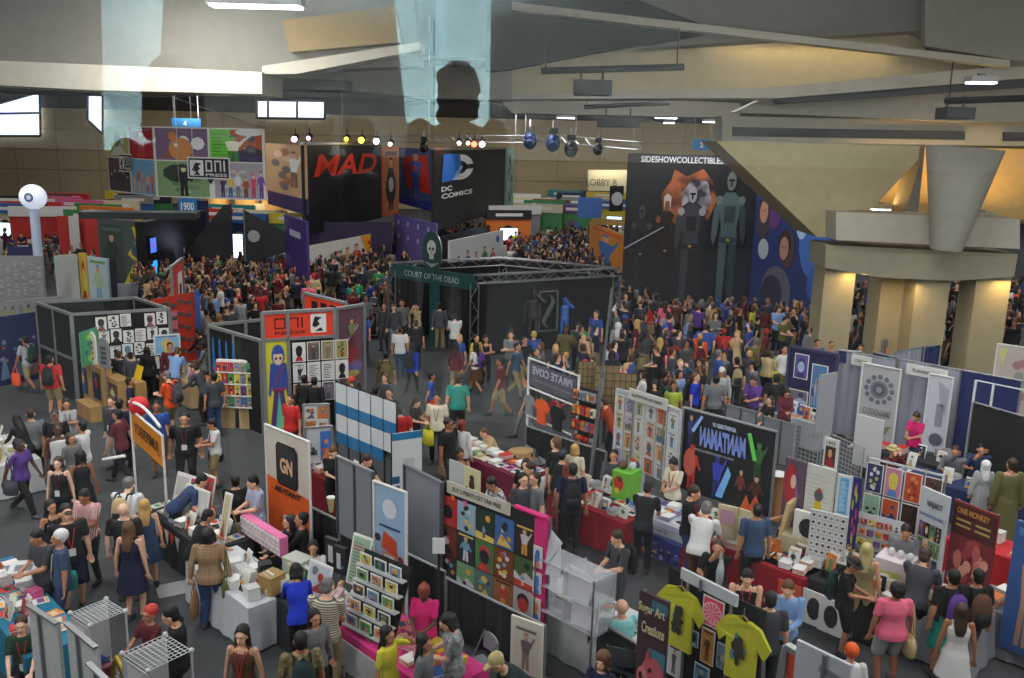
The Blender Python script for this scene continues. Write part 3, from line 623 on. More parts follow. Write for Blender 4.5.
t, L = hang('narrow orange hanging banner with dark symmetrical drawing', (383, 217.5), (398.5, 213.5), 2.5, 7.15, M((206, 92, 38), .6)); mb = MB(); art(mb, .1, 2.6, L-.2, 4.4, (196, 110, 60), [(60, 40, 36), (230, 190, 120), (90, 40, 30)], 'fig', 22); mb.disc(L/2, 4.3, L*.32, rc((30, 28, 30)), -.02, 1.0); mb.disc(L/2, 4.6, L*.16, rc((190, 190, 190)), -.022, .5); mb.build('printed_art', t)
t, L = hang('blue hanging banner with a printed caped figure, beside the orange one', (399, 203), (433, 212), 3.6, 7.15, M((40, 66, 140), .6)); mb = MB(); art(mb, .05, 3.65, L-.1, 3.45, (60, 84, 130), [(190, 60, 50), (120, 110, 130), (200, 160, 140)], 'bloom', 23)
mb.pl([(L*.15, 6.6), (L*.85, 6.8), (L*.95, 4.6), (L*.3, 4.7)], rc((190, 40, 36)), -.02); fig(mb, L*.25, 4.1, L*.55, 2.9, (48, 92, 176), (44, 80, 160), y=-.03); mb.disc(L*.52, 6.0, .36, rc((220, 70, 40)), -.05, .26, 5); mb.rect(.05, 3.65, L-.05, 4.1, rc((36, 56, 150)), -.03); mb.build('printed_art', t)
t, L = hang('black hanging banner with the DC COMICS roundel and lettering', (433.5, 232), (505, 210), 2.5, 7.1, BK)
mb = MB(); mb.disc(L*.3, 6.05, L*.17, WHITE, -.02, .78, 32); mb.disc(L*.3, 6.05, L*.085, BK, -.024, .4, 24); mb.rect(L*.33, 5.9, L*.48, 6.2, BK, -.024); mb.pl([(L*.08, 5.25), (L*.22, 5.3), (L*.31, 6.1), (L*.29, 6.88), (L*.1, 6.88)], rc((40, 110, 200)), -.03); mb.pl([(L*.2, 5.3), (L*.24, 5.3), (L*.33, 6.1), (L*.29, 6.1)], rc((140, 180, 230)), -.034); mb.build('roundel', t)
text('DC', t, L*.08, 4.7, L*.12, WHITE, -.02, .3, bold=.03); text('COMICS', t, L*.08, 4.28, L*.38, WHITE, -.02, .3, bold=.03)
mb = MB(); mb.box((L/2, .08, 7.2), (L, .3, .12), STEEL); mb.build('top_rail', t)
t, L = hang('thin green-grey hanging banner at the far side of the black roundel banner', (505.5, 209), (513, 206), 2.6, 7.1, M((120, 150, 130), .6)); mb = MB(); art(mb, .1, 2.7, L-.2, 4.3, (130, 160, 140), [(70, 110, 80), (180, 190, 170), (60, 80, 70)], 'bloom', 24); mb.build('printed_art', t)
# walls of the same booth below
def low(label, pa, pb, zt, h, m, **k): A, B = G(*pa, zt), G(*pb, zt); return panel(k.pop('name', 'display_screen'), label, 'booth wall', A, B, zt-h, zt, m, .12, **k)
t, L = low('white booth wall with a yellow end and small MAD lettering, three printed figures', (304.5, 247), (382, 232), 2.3, 2.3, M((216, 212, 206), .6))
mb = MB(); mb.pl([(L*.68, 2.3), (L, 2.3), (L, 0.05), (L*.88, .05)], rc((226, 192, 40)), -.004); mb.pl([(L*.68, 2.3), (L*.8, 2.3), (L*.96, .05), (L*.88, .05)], rc((230, 160, 40)), -.006)
for k, (x, c) in enumerate(((.3, (214, 160, 110)), (.42, (206, 150, 96)), (.54, (206, 50, 44)))): fig(mb, L*x, .1, L*.17, 1.65+.1*k, c, (170, 60, 50), (222, 170, 130), -.02-.01*k, pose=0)
mb.build('printed_art', t); text('MAD', t, L*.78, 1.75, L*.16, rc((190, 50, 40)), -.03, .22, bold=.03, shear=.2)
t, L = low('slim yellow-edged end wall of the white MAD booth wall', (382, 232), (394, 222), 2.3, 2.3, M((150, 130, 110), .6)); mb = MB(); mb.rect(0, 2.1, L, 2.3, rc((226, 192, 40))); art(mb, .1, .2, L-.2, 1.8, (120, 104, 96), [(170, 130, 110), (80, 70, 70)], 'face', 31); mb.build('printed_art', t)
t, L = low('purple booth wall with small white lettering, behind the round columns', (284, 214), (306, 222), 4.0, 4.0, M((64, 40, 116), .6)); mb = MB(); mb.rect(L*.25, 3.1, L*.75, 3.4, rc((190, 190, 220))); mb.build('lettering_band', t)
t, L = low('dark violet booth wall running under the black MAD banner', (306, 222), (392, 222), 3.0, 3.0, M((48, 34, 74), .6))
t, L = low('lavender booth wall with printed roundels under the blue banner', (394, 214), (436, 224), 3.3, 3.3, M((112, 100, 170), .6)); mb = MB()
for k in range(8): mb = MB(); mb.disc(L*(.12+.24*(k % 4)), 2.9-.8*(k//4), .16, rc((200, 200, 230)), -.01); mb.build('roundel', t)
t, L = low('white booth wall with a printed row of costumed figures and a small blue roundel', (450, 241), (503.5, 230), 2.5, 2.5, M((204, 206, 208), .6)); mb = MB()
for k, (a, b) in enumerate((((60, 80, 90), (50, 60, 80)), ((40, 80, 160), (170, 40, 40)), ((110, 90, 60), (60, 60, 60)), ((60, 130, 80), (60, 100, 70)), ((150, 60, 50), (90, 60, 50)))): fig(mb, L*(.06+.16*k), .1, L*.16, 1.5+.2*(k % 2), a, b, y=-.02)
mb.disc(L*.88, 2.05, .22, rc((40, 90, 190)), -.01); mb.build('printed_art', t)
t, L = low('black counter wall behind the white figure wall', (436, 238), (503, 222), 2.2, 2.2, BK)
t = thing('statue', 'purple statue standing behind the yellow-ended booth wall', 'statue', G(400, 262)); mb = MB(); mb.tube((0, 0, 0), (0, 0, .4), .5, BLACK, n=14); mb.build('plinth', t)
so = bpy.data.objects.new('figure', pm('c', 'stand', False, 'gown')); COL.objects.link(so); so.parent = t; so.location = (0, 0, .4); so.scale = (1.3, 1.3, 1.5); setmat(so, M((110, 70, 220), .4))
so = bpy.data.objects.new('head', pm('c', 'stand', False, 'beanie')); COL.objects.link(so); so.parent = t; so.location = (0, 0, .4); so.scale = (1.3, 1.3, 1.5); setmat(so, M((110, 70, 220), .4))
# sideshow wall
A, B, C2 = G(621, 300, .8), G(748, 304, .8), G(829, 330, .8)
t, L = panel('backdrop_banner', 'tall dark backdrop headed SIDESHOWCOLLECTIBLES.COM with shadowy armoured figures', 'banner', A, B, .8, 7.35, M((20, 22, 28), .55), .2)
mb = MB()
FL = Mpat((22, 20, 26), (150, 84, 50), 'blotch', 1.1); GL = Mpat((40, 40, 50), (150, 146, 156), 'blotch', 1.4)
mb.pl([(L*.3, 4.6), (L*.27, 5.6), (L*.34, 6.2), (L*.36, 6.7), (L*.46, 6.4), (L*.58, 6.75), (L*.66, 6.2), (L*.7, 5.4), (L*.64, 4.5), (L*.5, 4.2)], FL, -.01); mb.pl([(L*.44, 4.9), (L*.42, 5.6), (L*.5, 6.3), (L*.62, 6.2), (L*.66, 5.3), (L*.6, 4.8)], GL, -.013); mb.disc(L*.9, 3.2, .8, rc((24, 34, 46)), -.012, 2.2, 18)
def armour(x, w_, h, body, dk, hd, y, cape=False, vis=True):
    z = .85; cx = x+w_/2; B_, K, H_ = rc(body), rc(dk), rc(hd); P = lambda pts, m, yy: mb.pl([(cx+a*w_, z+b*h) for a, b in pts], m, yy)
    if cape: P([(-.45, 0), (.42, 0), (.26, .8), (0, .86), (-.26, .8)], K, y)
    P([(-.2, 0), (-.05, 0), (-.02, .44), (-.22, .46)], B_, y-.004); P([(.05, 0), (.2, 0), (.22, .46), (.02, .44)], K, y-.005)
    P([(-.22, .44), (.22, .44), (.19, .56), (.27, .76), (.1, .82), (-.1, .82), (-.27, .76), (-.19, .56)], B_, y-.008)
    for s in (-1, 1): P([(.24*s, .78), (.38*s, .7), (.42*s, .5), (.36*s, .42), (.28*s, .5), (.22*s, .66)], K if s > 0 else B_, y-.01); mb.disc(cx+.27*s*w_, z+.76*h, .09*w_, H_, y-.012, .035*h, 10)
    P([(-.21, .45), (.21, .45), (.2, .49), (-.2, .49)], K, y-.012); P([(-.12, .6), (.12, .6), (.14, .72), (-.14, .72)], K, y-.012); [P([(-.04, .46+.0*q), (.04, .46), (.04, .48), (-.04, .48)], rc((170, 140, 80)), y-.014) for q in (0,)]
    mb.disc(cx, z+.9*h, .11*w_, H_, y-.012, .07*h, 16)
    if vis: P([(-.08, .9), (.08, .9), (.07, .915), (.02, .905), (.02, .86), (-.02, .86), (-.02, .905), (-.07, .915)], rc((16, 16, 20)), y-.016)
    else: P([(-.1, .83), (-.12, .97), (0, 1.0), (.12, .97), (.1, .83), (.06, .93), (-.06, .93)], rc((170, 166, 160)), y-.016)
armour(L*.02, L*.22, 4.4, (34, 32, 40), (26, 24, 30), (70, 60, 62), -.02, True); armour(L*.2, L*.24, 4.8, (36, 27, 24), (24, 19, 19), (116, 62, 44), -.04, True, False); armour(L*.36, L*.3, 5.3, (54, 54, 62), (30, 30, 36), (140, 138, 142), -.07, True); armour(L*.64, L*.32, 6.0, (70, 88, 92), (46, 58, 66), (88, 100, 96), -.1)
mb.pl([(0, 3.2), (L*.3, 4.2), (L*.3, 4.15), (0, 3.12)], rc((150, 156, 170)), -.13); mb.build('printed_art', t)
text('SIDESHOWCOLLECTIBLES.COM', t, L*.1, 6.98, L*.76, rc((206, 208, 214)), -.03, .26, bold=.01)
t, L = panel('backdrop_banner', 'blue backdrop with pale faces and swirls, right of the dark armoured-figure one', 'banner', B, C2, .8, 7.2, M((44, 56, 110), .55), .2); mb = MB()
for k, (x, z, rx, rz2, c) in enumerate(((.75, 4.2, 1.0, 1.6, (70, 110, 190)), (.85, 5.0, .5, .6, (140, 176, 226)), (.6, 4.8, .4, .7, (176, 200, 236)), (.25, 5.2, .6, .9, (90, 56, 110)), (.12, 4.6, .5, .8, (70, 60, 70)), (.45, 3.6, .5, .8, (80, 64, 60)), (.15, 3.4, .4, .45, (170, 180, 190)), (.35, 1.7, 1.1, 1.1, (96, 96, 110)), (.3, 1.5, .8, .9, (50, 50, 66)), (.8, 2.4, .5, .7, (60, 96, 180)))): mb.disc(L*x, z, rx, rc(c), -.01-.002*k, rz2, 18)
for k, (x, z) in enumerate(((.13, 5.0), (.42, 3.6), (.25, 5.9))): mb.disc(L*x, z, .32, rc((176, 130, 112)), -.05, .5, 14); mb.disc(L*x, z+.3, .4, rc((60, 46, 40)), -.048, .5, 10); mb.disc(L*x-.1, z+.05, .04, rc((20, 20, 20)), -.055); mb.disc(L*x+.1, z+.05, .04, rc((20, 20, 20)), -.055)
mb.build('printed_art', t)
t, L = panel('display_stage', 'long black display stage with blue lit figurines under the dark backdrop', 'stage', G(628, 312, .9), G(800, 322, .9), 0, .9, BLACK, 1.6, part='stage_body'); mb = MB()
for k in range(9): mb = MB(); mb.rect(L*(.04+.105*k), .5, L*(.09+.105*k), .72, M((80, 140, 255), .4, 0, '', 4), -.02); mb.build('light_strip', t)
for k in range(16):
    p = t.matrix_basis @ Vector((L*(.05+.06*k), .5, .9)); f = thing('figurine', 'small %s figurine on the black display stage, %s' % (('grey', 'white', 'steel-blue')[k % 3], ('%s from its left end' % ('first second third fourth fifth sixth seventh eighth ninth tenth eleventh twelfth thirteenth fourteenth fifteenth sixteenth'.split()[k]))), 'figurine', p, 0, 'figurines on the display stage')
    f.scale = (.6, .6, .55+.2*(k % 3)); c = [(70, 72, 78), (120, 122, 128), (44, 66, 120)][k % 3]; mb = MB(); mb.tube((0, 0, 0), (0, 0, .08), .16, BLACK, n=12); mb.build('base', f)
    mb = MB(); cap(mb, (-.07, 0, .1), (-.04, 0, .4), .05, .07, rc(c)); cap(mb, (.07, 0, .1), (.04, 0, .4), .05, .07, rc(c)); loft(mb, [((0, 0, .36), .1, .08, qs_), ((0, 0, .6), .14, .09, qs_), ((0, 0, .66), .05, .05, qs_)], rc(c)); cap(mb, (.13, 0, .6), (.22, -.1, .42), .04, .03, rc(c)); cap(mb, (-.13, 0, .6), (-.2, .05, .38), .04, .03, rc(c)); mb.ell((0, 0, .75), (.07, .08, .09), rc(c)); mb.build('figure', f)
# Court of the Dead cube
za = 3.0; A, B, C2, D_ = G(392, 263, za), G(475, 275.5, za), G(617, 268, za), G(503, 257.5, za)
TEAL = M((24, 78, 76), .6)
def truss(a, b, name, label, w_=.3, parent=None, m=STEEL):
    d = (b-a); n = max(3, int(d.length/.5)); u = Vector((0, 0, 1)) if abs(d.normalized().z) < .9 else Vector((1, 0, 0)); v = d.normalized().cross(u).normalized()
    mb = MB(); cs = [(u*w_/2+v*w_/2), (u*w_/2-v*w_/2), (-u*w_/2-v*w_/2), (-u*w_/2+v*w_/2)]
    for c in cs: mb.tube(a+c, b+c, .028, m, n=6)
    for k in range(n):
        p, q = a+d*(k/n), a+d*((k+1)/n)
        for i in range(4):
            c1, c2 = (cs[i], cs[(i+1) % 4]) if k % 2 else (cs[(i+1) % 4], cs[i]); mb.tube(p+c1, q+c2, .016, m, n=5)
    if parent is None:
        for k in (.05, .5, .95): mb.tube(a+d*k, Vector((a.x+d.x*k, a.y+d.y*k, 14.75)), .02, m, n=5)
        return tag(mb.build(name), label, 'truss')
    o = mb.build(name, parent); return o
t = thing('display_booth', 'big black truss-framed booth with the COURT OF THE DEAD teal header', 'booth', (B.x, B.y, 0))
o0 = Vector((B.x, B.y, 0))
for p, q, nm in ((B, C2, 'truss_beam'), (C2, D_, 'truss_beam'), (D_, A, 'truss_beam')): truss(p-o0+Vector((0, 0, -.15)), q-o0+Vector((0, 0, -.15)), nm, None, parent=t)
for p in (A, B, C2, D_): truss(Vector((p.x, p.y, 0))-o0, p-o0-Vector((0, 0, .3)), 'truss_post', None, parent=t)
def wall_between(p, q, z0, z1, m, nm, th=.06):
    d = q-p; L = math.hypot(d.x, d.y); mb = MB(); mb.box((L/2, 0, (z0+z1)/2), (L, th, z1-z0), m); o = mb.build(nm, t, loc=(p.x-o0.x, p.y-o0.y, 0), rz=math.atan2(d.y, d.x)); return L, o
Lr, _ = wall_between(B, C2, 0, 2.68, BLACK, 'side_wall'); wall_between(C2, D_, 0, 2.9, BLACK, 'side_wall'); wall_between(D_, A, 0, 2.9, BLACK, 'side_wall'); Lh, hdr = wall_between(A, B, 2.45, 3.0, TEAL, 'header')
ang = math.atan2((B-A).y, (B-A).x); text('COURT OF THE DEAD', hdr, Lh*.17, 2.6, Lh*.66, rc((170, 190, 186)), -.05, .22)
for k, (f0, f1) in enumerate(((.03, .42), (.62, .97))):
    mb = MB(); n = 16; pts = []
    for i in range(n+1):
        x = Lh*(f0+(f1-f0)*i/n); pts.append((x, .06*math.sin(i*1.9)))
    mb.add([(p[0], p[1], 2.45) for p in pts]+[(p[0]*(.75 if k == 0 else 1)+(0 if k == 0 else .1), p[1]+.15, 0.02) for p in pts], [(i, i+1, i+n+2, i+n+1) for i in range(n)], M((38, 36, 38), .9, 0, 'drape')); mb.build('curtain', hdr)
mb = MB(); mb.box((Lh*.52, .06, 1.2), (.5, .05, 2.4), TEAL); mb.build('teal_panel', hdr)
t2 = thing('emblem', 'oval teal emblem with a pale skull mark above the teal header', 'emblem', A+(B-A)*.5+Vector((0, -.1, 0)), ang); t2.scale = (.66, .66, .7); mb = MB(); mb.disc(0, .95, .75, rc((40, 76, 74)), 0, 1.1, 28); mb.add([(v[0], .1, v[2]) for v in mb.v[:28]], [tuple(range(28))[::-1]], TEAL); mb.add(mb.v[:28]+mb.v[28:56], [(i, (i+1) % 28, (i+1) % 28+28, i+28) for i in range(28)], STEEL); mb.build('oval_plate', t2)
mb = MB(); mb.disc(0, 1.15, .36, rc((206, 206, 200)), -.02, .42, 14); mb.rect(-.17, .55, .17, .85, rc((206, 206, 200)), -.02); mb.disc(-.13, 1.1, .09, BK, -.03); mb.disc(.13, 1.1, .09, BK, -.03); mb.pl([(-.05, .88), (.05, .88), (0, 1.0)], BK, -.03); mb.pl([(-.6, .4), (0, .1), (.6, .4), (0, .3)], rc((160, 165, 160)), -.02); mb.build('skull_mark', t2)
mb = MB(); mb.tube((0, .05, -.3), (0, .05, .1), .05, STEEL); mb.build('stem', t2)
# S emblem on the right wall
t2 = thing('wall_emblem', 'tall silver curled S emblem standing against the black truss booth', 'emblem', B+(C2-B)*.5+Vector((0, -.14, -za)), math.atan2((C2-B).y, (C2-B).x))
def semblem(t2, w_, h, m, z0=0., y=-.03):
    mb = MB()
    for a, b in (((-w_, z0), (-w_*.85, z0+h)), ((w_*.85, z0), (w_, z0+h)), ((-w_, z0), (w_, z0+h*.03)), ((-w_, z0+h*.97), (w_, z0+h))): mb.box(((a[0]+b[0])/2, y, (a[1]+b[1])/2), (abs(b[0]-a[0]), .06, abs(b[1]-a[1])), m)
    n = 26; P = []
    for i in range(n+1):
        u = i/n; P.append((w_*.62*math.sin(u*2*math.pi)*-1*(.7+.3*math.cos(u*6)), z0+h*(.08+.84*u), w_*(.06+.22*math.sin(u*math.pi))))
    for i in range(n): a, b = P[i], P[i+1]; mb.quad([(a[0]-a[2], y-.03, a[1]), (a[0]+a[2], y-.03, a[1]), (b[0]+b[2], y-.03, b[1]), (b[0]-b[2], y-.03, b[1])], m)
    return mb
semblem(t2, .42, 1.55, M((160, 162, 168), .3, .7), .75).build('curled_letter', t2)
for (px, py, s) in ((667, 386, 1), (371, 338, 1)):
    p = G(px, py); t2 = thing('pedestal', 'black square pedestal with a silver curled emblem, %s' % ('amid the crowd behind the print boards' if px == 667 else 'beside the dark entrance of the court booth'), 'pedestal', p, R(8)); mb = MB(); mb.box((0, .4, .55), (.8, .8, 1.1), BLACK); mb.build('block', t2); semblem(t2, .26, .95, M((170, 172, 176), .3, .7), .1, -.02).build('curled_letter', t2)
# statues by the cube
def statue(px, py, c, label, h=2.0, pose='stand', g='gown'):
    p = G(px, py); t = thing('statue', label, 'statue', p); mb = MB(); mb.tube((0, 0, 0), (0, 0, .25), .4, BLACK, n=16); mb.build('plinth', t)
    for gg, nm in ((g, 'robed_figure'), ('hood', 'head')): o = bpy.data.objects.new(nm, pm('c', pose, False, gg)); COL.objects.link(o); o.parent = t; o.location = (0, 0, .25); o.scale = (h/1.73,)*3; setmat(o, M(c, .5, .1))
    if g != 'gown': o = bpy.data.objects.new('body', pm('body', pose, False)); COL.objects.link(o); o.parent = t; o.location = (0, 0, .25); o.scale = (h/1.73,)*3; setmat(o, M(c, .5, .1))
statue(507, 352, (70, 62, 52), 'brown robed statue standing before the black booth wall'); statue(532, 352, (54, 54, 50), 'dark armed statue standing before the curled S emblem', 2.1, 'armup', 'long'); statue(563, 348, (60, 110, 200), 'bright blue statue right of the curled S emblem', 1.7, 'armup', 'long')
# aisle signs, hung
def hsign(x0, y0, x1, y1, y, txt, label, c=(36, 110, 170)):
    A, B = D(x0, y1, y), D(x1, y1, y); zt = D(x0, y0, y).z; t, L = panel('hanging_sign', label, 'sign', A, B, A.z, zt, rc(c), .08); 
    if txt: text(txt, t, L*(.14 if len(txt) > 2 else .4), A.z+(zt-A.z)*.24, L*.72 if len(txt) > 2 else None, WHITE, -.01, (zt-A.z)*.5, bold=.02)
    for k in (.08, .92): mb = MB(); mb.tube((L*k, .04, zt), (L*k, .04, 14.75), .015, STEEL, n=5); mb.build('hanger', t)
hsign(179, 198, 197, 214, 46, '1900', 'blue aisle sign reading 1900 below the comic banner cube'); hsign(172, 118, 201, 128, 52, '4', 'plain blue hanging sign above the comic banner cube'); hsign(692, 139, 711, 150, 60, '2', 'blue hanging sign above the dark armoured-figure backdrop')
# stage lights above MAD/DC
truss(D(333, 139, 56), D(525, 139, 56), 'lighting_truss', 'long lighting truss hung above the black banners', .4); truss(D(520, 136, 58), D(640, 146, 50), 'lighting_truss', 'short lighting truss hung beyond the dark backdrop', .4)
for k, (px, py, c, e, lb) in enumerate(((294, 139, (255, 120, 220), 14, 'pink spotlight above the tan banner'), (308, 138, (255, 150, 220), 8, 'fainter pink spotlight beside the brighter pink one'), (346, 139, (255, 230, 60), 8, 'small yellow spotlight at the truss left end'), (361, 140, (255, 220, 40), 16, 'brightest yellow spotlight on the truss'), (376, 141, (255, 235, 240), 14, 'white spotlight right of the yellow ones'), (390, 144, (255, 240, 240), 5, 'tiny white spotlight over the orange banner'), (459, 143, (255, 220, 210), 8, 'white spotlight left of the red one'), (468, 143, (255, 170, 140), 6, 'pinkish spotlight touching the red one'), (474, 144, (255, 60, 40), 16, 'glowing red spotlight on the truss'), (482, 144, (255, 220, 210), 14, 'white spotlight right of the red one'))):
    t = thing('spotlight', lb, 'spotlight', D(px, py, 55.4), 0, 'stage lights on the long truss'); mb = MB(); mb.tube((0, .1, 0), (0, .5, .12), .2, M((26, 26, 28)), n=10); mb.build('housing', t); mb = MB(); mb.tube((0, .04, -.02), (0, .1, 0), .17 if e > 10 else .12, M(c, .4, 0, '', e), n=14); mb.build('lens', t); mb = MB(); mb.tube((0, .4, .1), (0, .4, .6), .03, M((26, 26, 28))); mb.build('clamp', t)
for k, (px, py, s) in enumerate(((530, 141, .3), (553, 143, .32), (571, 149, .3), (598, 149, .22), (424, 147, .2))):
    t = thing('moving_head_light', 'unlit %s stage light hanging %s' % (('blue', 'blue', 'black', 'black', 'black')[k], ('at the left end of the short truss', 'second along the short truss', 'third along the short truss', 'at the right end of the short truss', 'below the long truss by the blue banner')[k]), 'stage light', D(px, py, 52)); m = M((30, 50, 110) if k < 2 else (24, 24, 26), .4, .2); mb = MB(); mb.ell((0, 0, 0), (s*1.3, s*1.3, s*1.6), m); mb.tube((0, -s, -.1), (0, -s*1.7, -.2), s*.8, m, n=12); mb.build('head', t); mb = MB(); mb.box((0, 0, s*2.1), (s*1.6, .3, .3), M((24, 24, 26))); mb.tube((0, 0, s*2.2), (0, 0, s*2.2+.5), .06, STEEL); mb.build('base', t)
# round white balloon sign
p = D(33, 197, 40); t = thing('balloon_sign', 'round glowing white balloon with a blue ring emblem, on a pole', 'balloon', (p.x, p.y, 0)); mb = MB(); mb.ell((0, 0, p.z), (.6, .36, .55), M((226, 232, 250), .5, 0, '', .5), 24, 16); mb.build('balloon', t); mb = MB(); mb.disc(0, p.z, .2, rc((90, 110, 160)), -.37); mb.disc(0, p.z, .12, rc((226, 232, 250)), -.375, None, 5); mb.build('ring_emblem', t); mb = MB(); mb.tube((0, 0, 0), (0, 0, p.z-.5), .2, M((200, 214, 240), .5), n=16); mb.build('pole', t)
# left dark exhibition buildings
def bigbox(label, pa, pb, zt, h, depth, m, name='exhibition_booth', painter=None):
    A, B = G(*pa, zt), G(*pb, zt); t, L = panel(name, label, 'booth', A, B, zt-h, zt, m, depth, part='front_wall'); 
    if painter: painter(t, L)
    return t, L
def comicwall(t, L):
    mb = MB(); art(mb, .1, .1, L*.5, 3.0, (70, 84, 80), [(96, 110, 100), (60, 70, 66), (110, 96, 80)], 'fig', 41)
    mb.pl([(L*.5, .2), (L*.75, 1.4), (L*.6, 1.7), (L*.8, 2.4), (L*.72, 3.1), (L, 3.1), (L, 0.1), (L*.9, .6), (L*.82, 1.0), (L*.7, .1)], rc((214, 196, 50)), -.012); mb.disc(L*.82, 1.9, .5, rc((70, 90, 110)), -.015, .4, 7); mb.build('printed_art', t)
bigbox('grey display booth wall printed with yellow comic shapes', (97, 218), (145, 222), 3.4, 3.4, .3, M((84, 94, 92), .5), painter=comicwall)
def screens(t, L):
    for z in (2.05, .95): mb = MB(); mb.box((.5, -.05, z+.4), (.75, .1, .8), BK); mb.rect(.18, z+.05, .82, z+.75, M((50, 150, 240) if z < 1 else (70, 110, 220), .4, 0, '', 1.3), -.11); mb.rect(.38, z+.3, .55, z+.5, M((210, 60, 110), .4, 0, '', .8), -.115); mb.build('screen', t)
bigbox('large black booth block with two small blue screens', (145, 222), (206, 210), 3.6, 3.6, .5, M((20, 20, 23), .5), painter=screens)
t, L = bigbox('flat dark canopy with a bluish sheen over the left display booths', (78, 212), (196, 213), 4.2, .3, 1.2, M((60, 62, 66), .3, .3), name='booth_canopy')
pA, pB = G(190, 263, 0), G(208, 263, 0)
t = thing('display_fin', 'tall blue slanting display fin beside the black booth block', 'display', pA+Vector((0, -3, 0))); L = 2.2; mb = MB(); mb.add([(0, y, 0) for y in (0, .3)]+[(L, y, 0) for y in (0, .3)]+[(L, y, 4.0) for y in (0, .3)]+[(1.5, y, 4.0) for y in (0, .3)], [(0, 2, 4, 6), (1, 7, 5, 3), (0, 1, 3, 2), (2, 3, 5, 4), (4, 5, 7, 6), (6, 7, 1, 0)], M((30, 52, 96), .5)); mb.build('fin_panel', t)
for k, (px, py, fl) in enumerate(((206, 256, 1), (269, 263, -1))):
    p = G(px, py, 1.6); t = thing('flag_banner', 'dark triangular banner %s' % ('rising to the right behind the glowing display' if fl > 0 else 'tapering right with a pale round mark, by the round columns'), 'banner', (p.x-1.2, p.y, 0)); mb = MB(); q = [(0, 1.6), (2.6, 1.2), (2.6, 4.3), (2.2, 4.2)] if fl > 0 else [(0, 1.5), (2.5, 2.3), (2.5, 2.9), (0, 4.2)]
    mb.add([(a, y, b) for y in (0, .08) for a, b in q], [(0, 1, 2, 3), (7, 6, 5, 4), (0, 4, 5, 1), (1, 5, 6, 2), (2, 6, 7, 3), (3, 7, 4, 0)], M((30, 30, 36), .5)); mb.disc(.5, 2.9, .3, rc((150, 150, 150)), -.01) if fl < 0 else None; mb.build('cloth_panel', t); mb = MB(); mb.tube((.05, .04, 0), (.05, .04, 4.2 if fl < 0 else 2), .05, STEEL); mb.build('pole', t)
p = G(221, 285, 0); t = thing('lit_display', 'glowing white-blue display cabinet in the crowd before the round columns', 'display', p+Vector((0, 0, 0))); mb = MB(); mb.box((0, .5, .6), (2.2, 1, 1.2), BK); mb.build('counter', t); mb = MB(); mb.box((0, .6, 2.0), (2.0, .3, 1.2), M((206, 222, 255), .4, 0, '', 2.2)); mb.build('light_box', t)
# ---------------- booths on the floor ----------------
va = -ray(-392, 118); va.z = 0; va.normalize(); vb = Vector((-va.y, va.x, 0)); vb = vb if vb.y > 0 else -vb
RA = math.atan2(va.y, va.x)                 # local x runs along the rows towards the camera's right
ORD = 'first second third fourth fifth sixth seventh eighth ninth tenth eleventh twelfth thirteenth fourteenth'.split()
FRM = M((150, 152, 154), .4, .5); BLK = M((24, 24, 27), .85, 0, 'cloth'); WCL = M((206, 208, 210), .8, 0, 'cloth'); WOOD = M((176, 138, 84), .5, 0, 'wood'); GP = M((128, 131, 138), .85, 0, 'cloth')
def pn(label, pa, pb, zt, h, m, name='display_board', cat='panel', th=.04, group=None):
    A, B = G(*pa, zt), G(*pb, zt); return panel(name, label, cat, A, B, zt-h, zt, m, th, group)
def rails(t, L, z0, z1, m=FRM, posts=(0, 1), mid=(), r=.035):
    for k in posts: mb = MB(); mb.box((L*k, 0, z1/2), (r*2, r*2.6, z1), m); mb.build('post', t)
    for z in [z1]+list(mid): mb = MB(); mb.box((L/2, 0, z), (L, r*2.6, r*2), m); mb.build('rail', t)
def feet(t, L, m=FRM):
    for x in (.05, L-.05): mb = MB(); mb.box((x, 0, .02), (.06, .6, .04), m); mb.build('foot', t)
def sheet(t, x, z, w, h, bg, cols, style, label, group, seed, name='art_print', th=.008, tilt=0., off=-.03, cat='print', border=True):
    """a print hung in front of the panel whose root is t"""
    p = t.matrix_basis @ Vector((x, off-th, z)); o = MB(); o.box((w/2, th/2, h/2), (w, th, h), PAPER if border else rc(bg)); b = .06*min(w, h) if border else 0
    art(o, b, b, w-2*b, h-2*b, bg, cols, style, seed, -.003); ob = o.build(name, None, p, t.rotation_euler.z, ry=tilt); tag(ob, label, cat, group); return ob
CN = {'white': (226, 226, 222), 'red': (196, 44, 40), 'orange': (226, 120, 44), 'yellow': (222, 196, 60), 'green': (70, 140, 80), 'blue': (52, 96, 170), 'navy': (34, 44, 90), 'black': (34, 34, 38), 'pink': (226, 100, 150), 'grey': (140, 142, 146), 'cream': (216, 204, 170), 'teal': (50, 130, 140), 'purple': (110, 66, 140), 'brown': (110, 76, 50)}
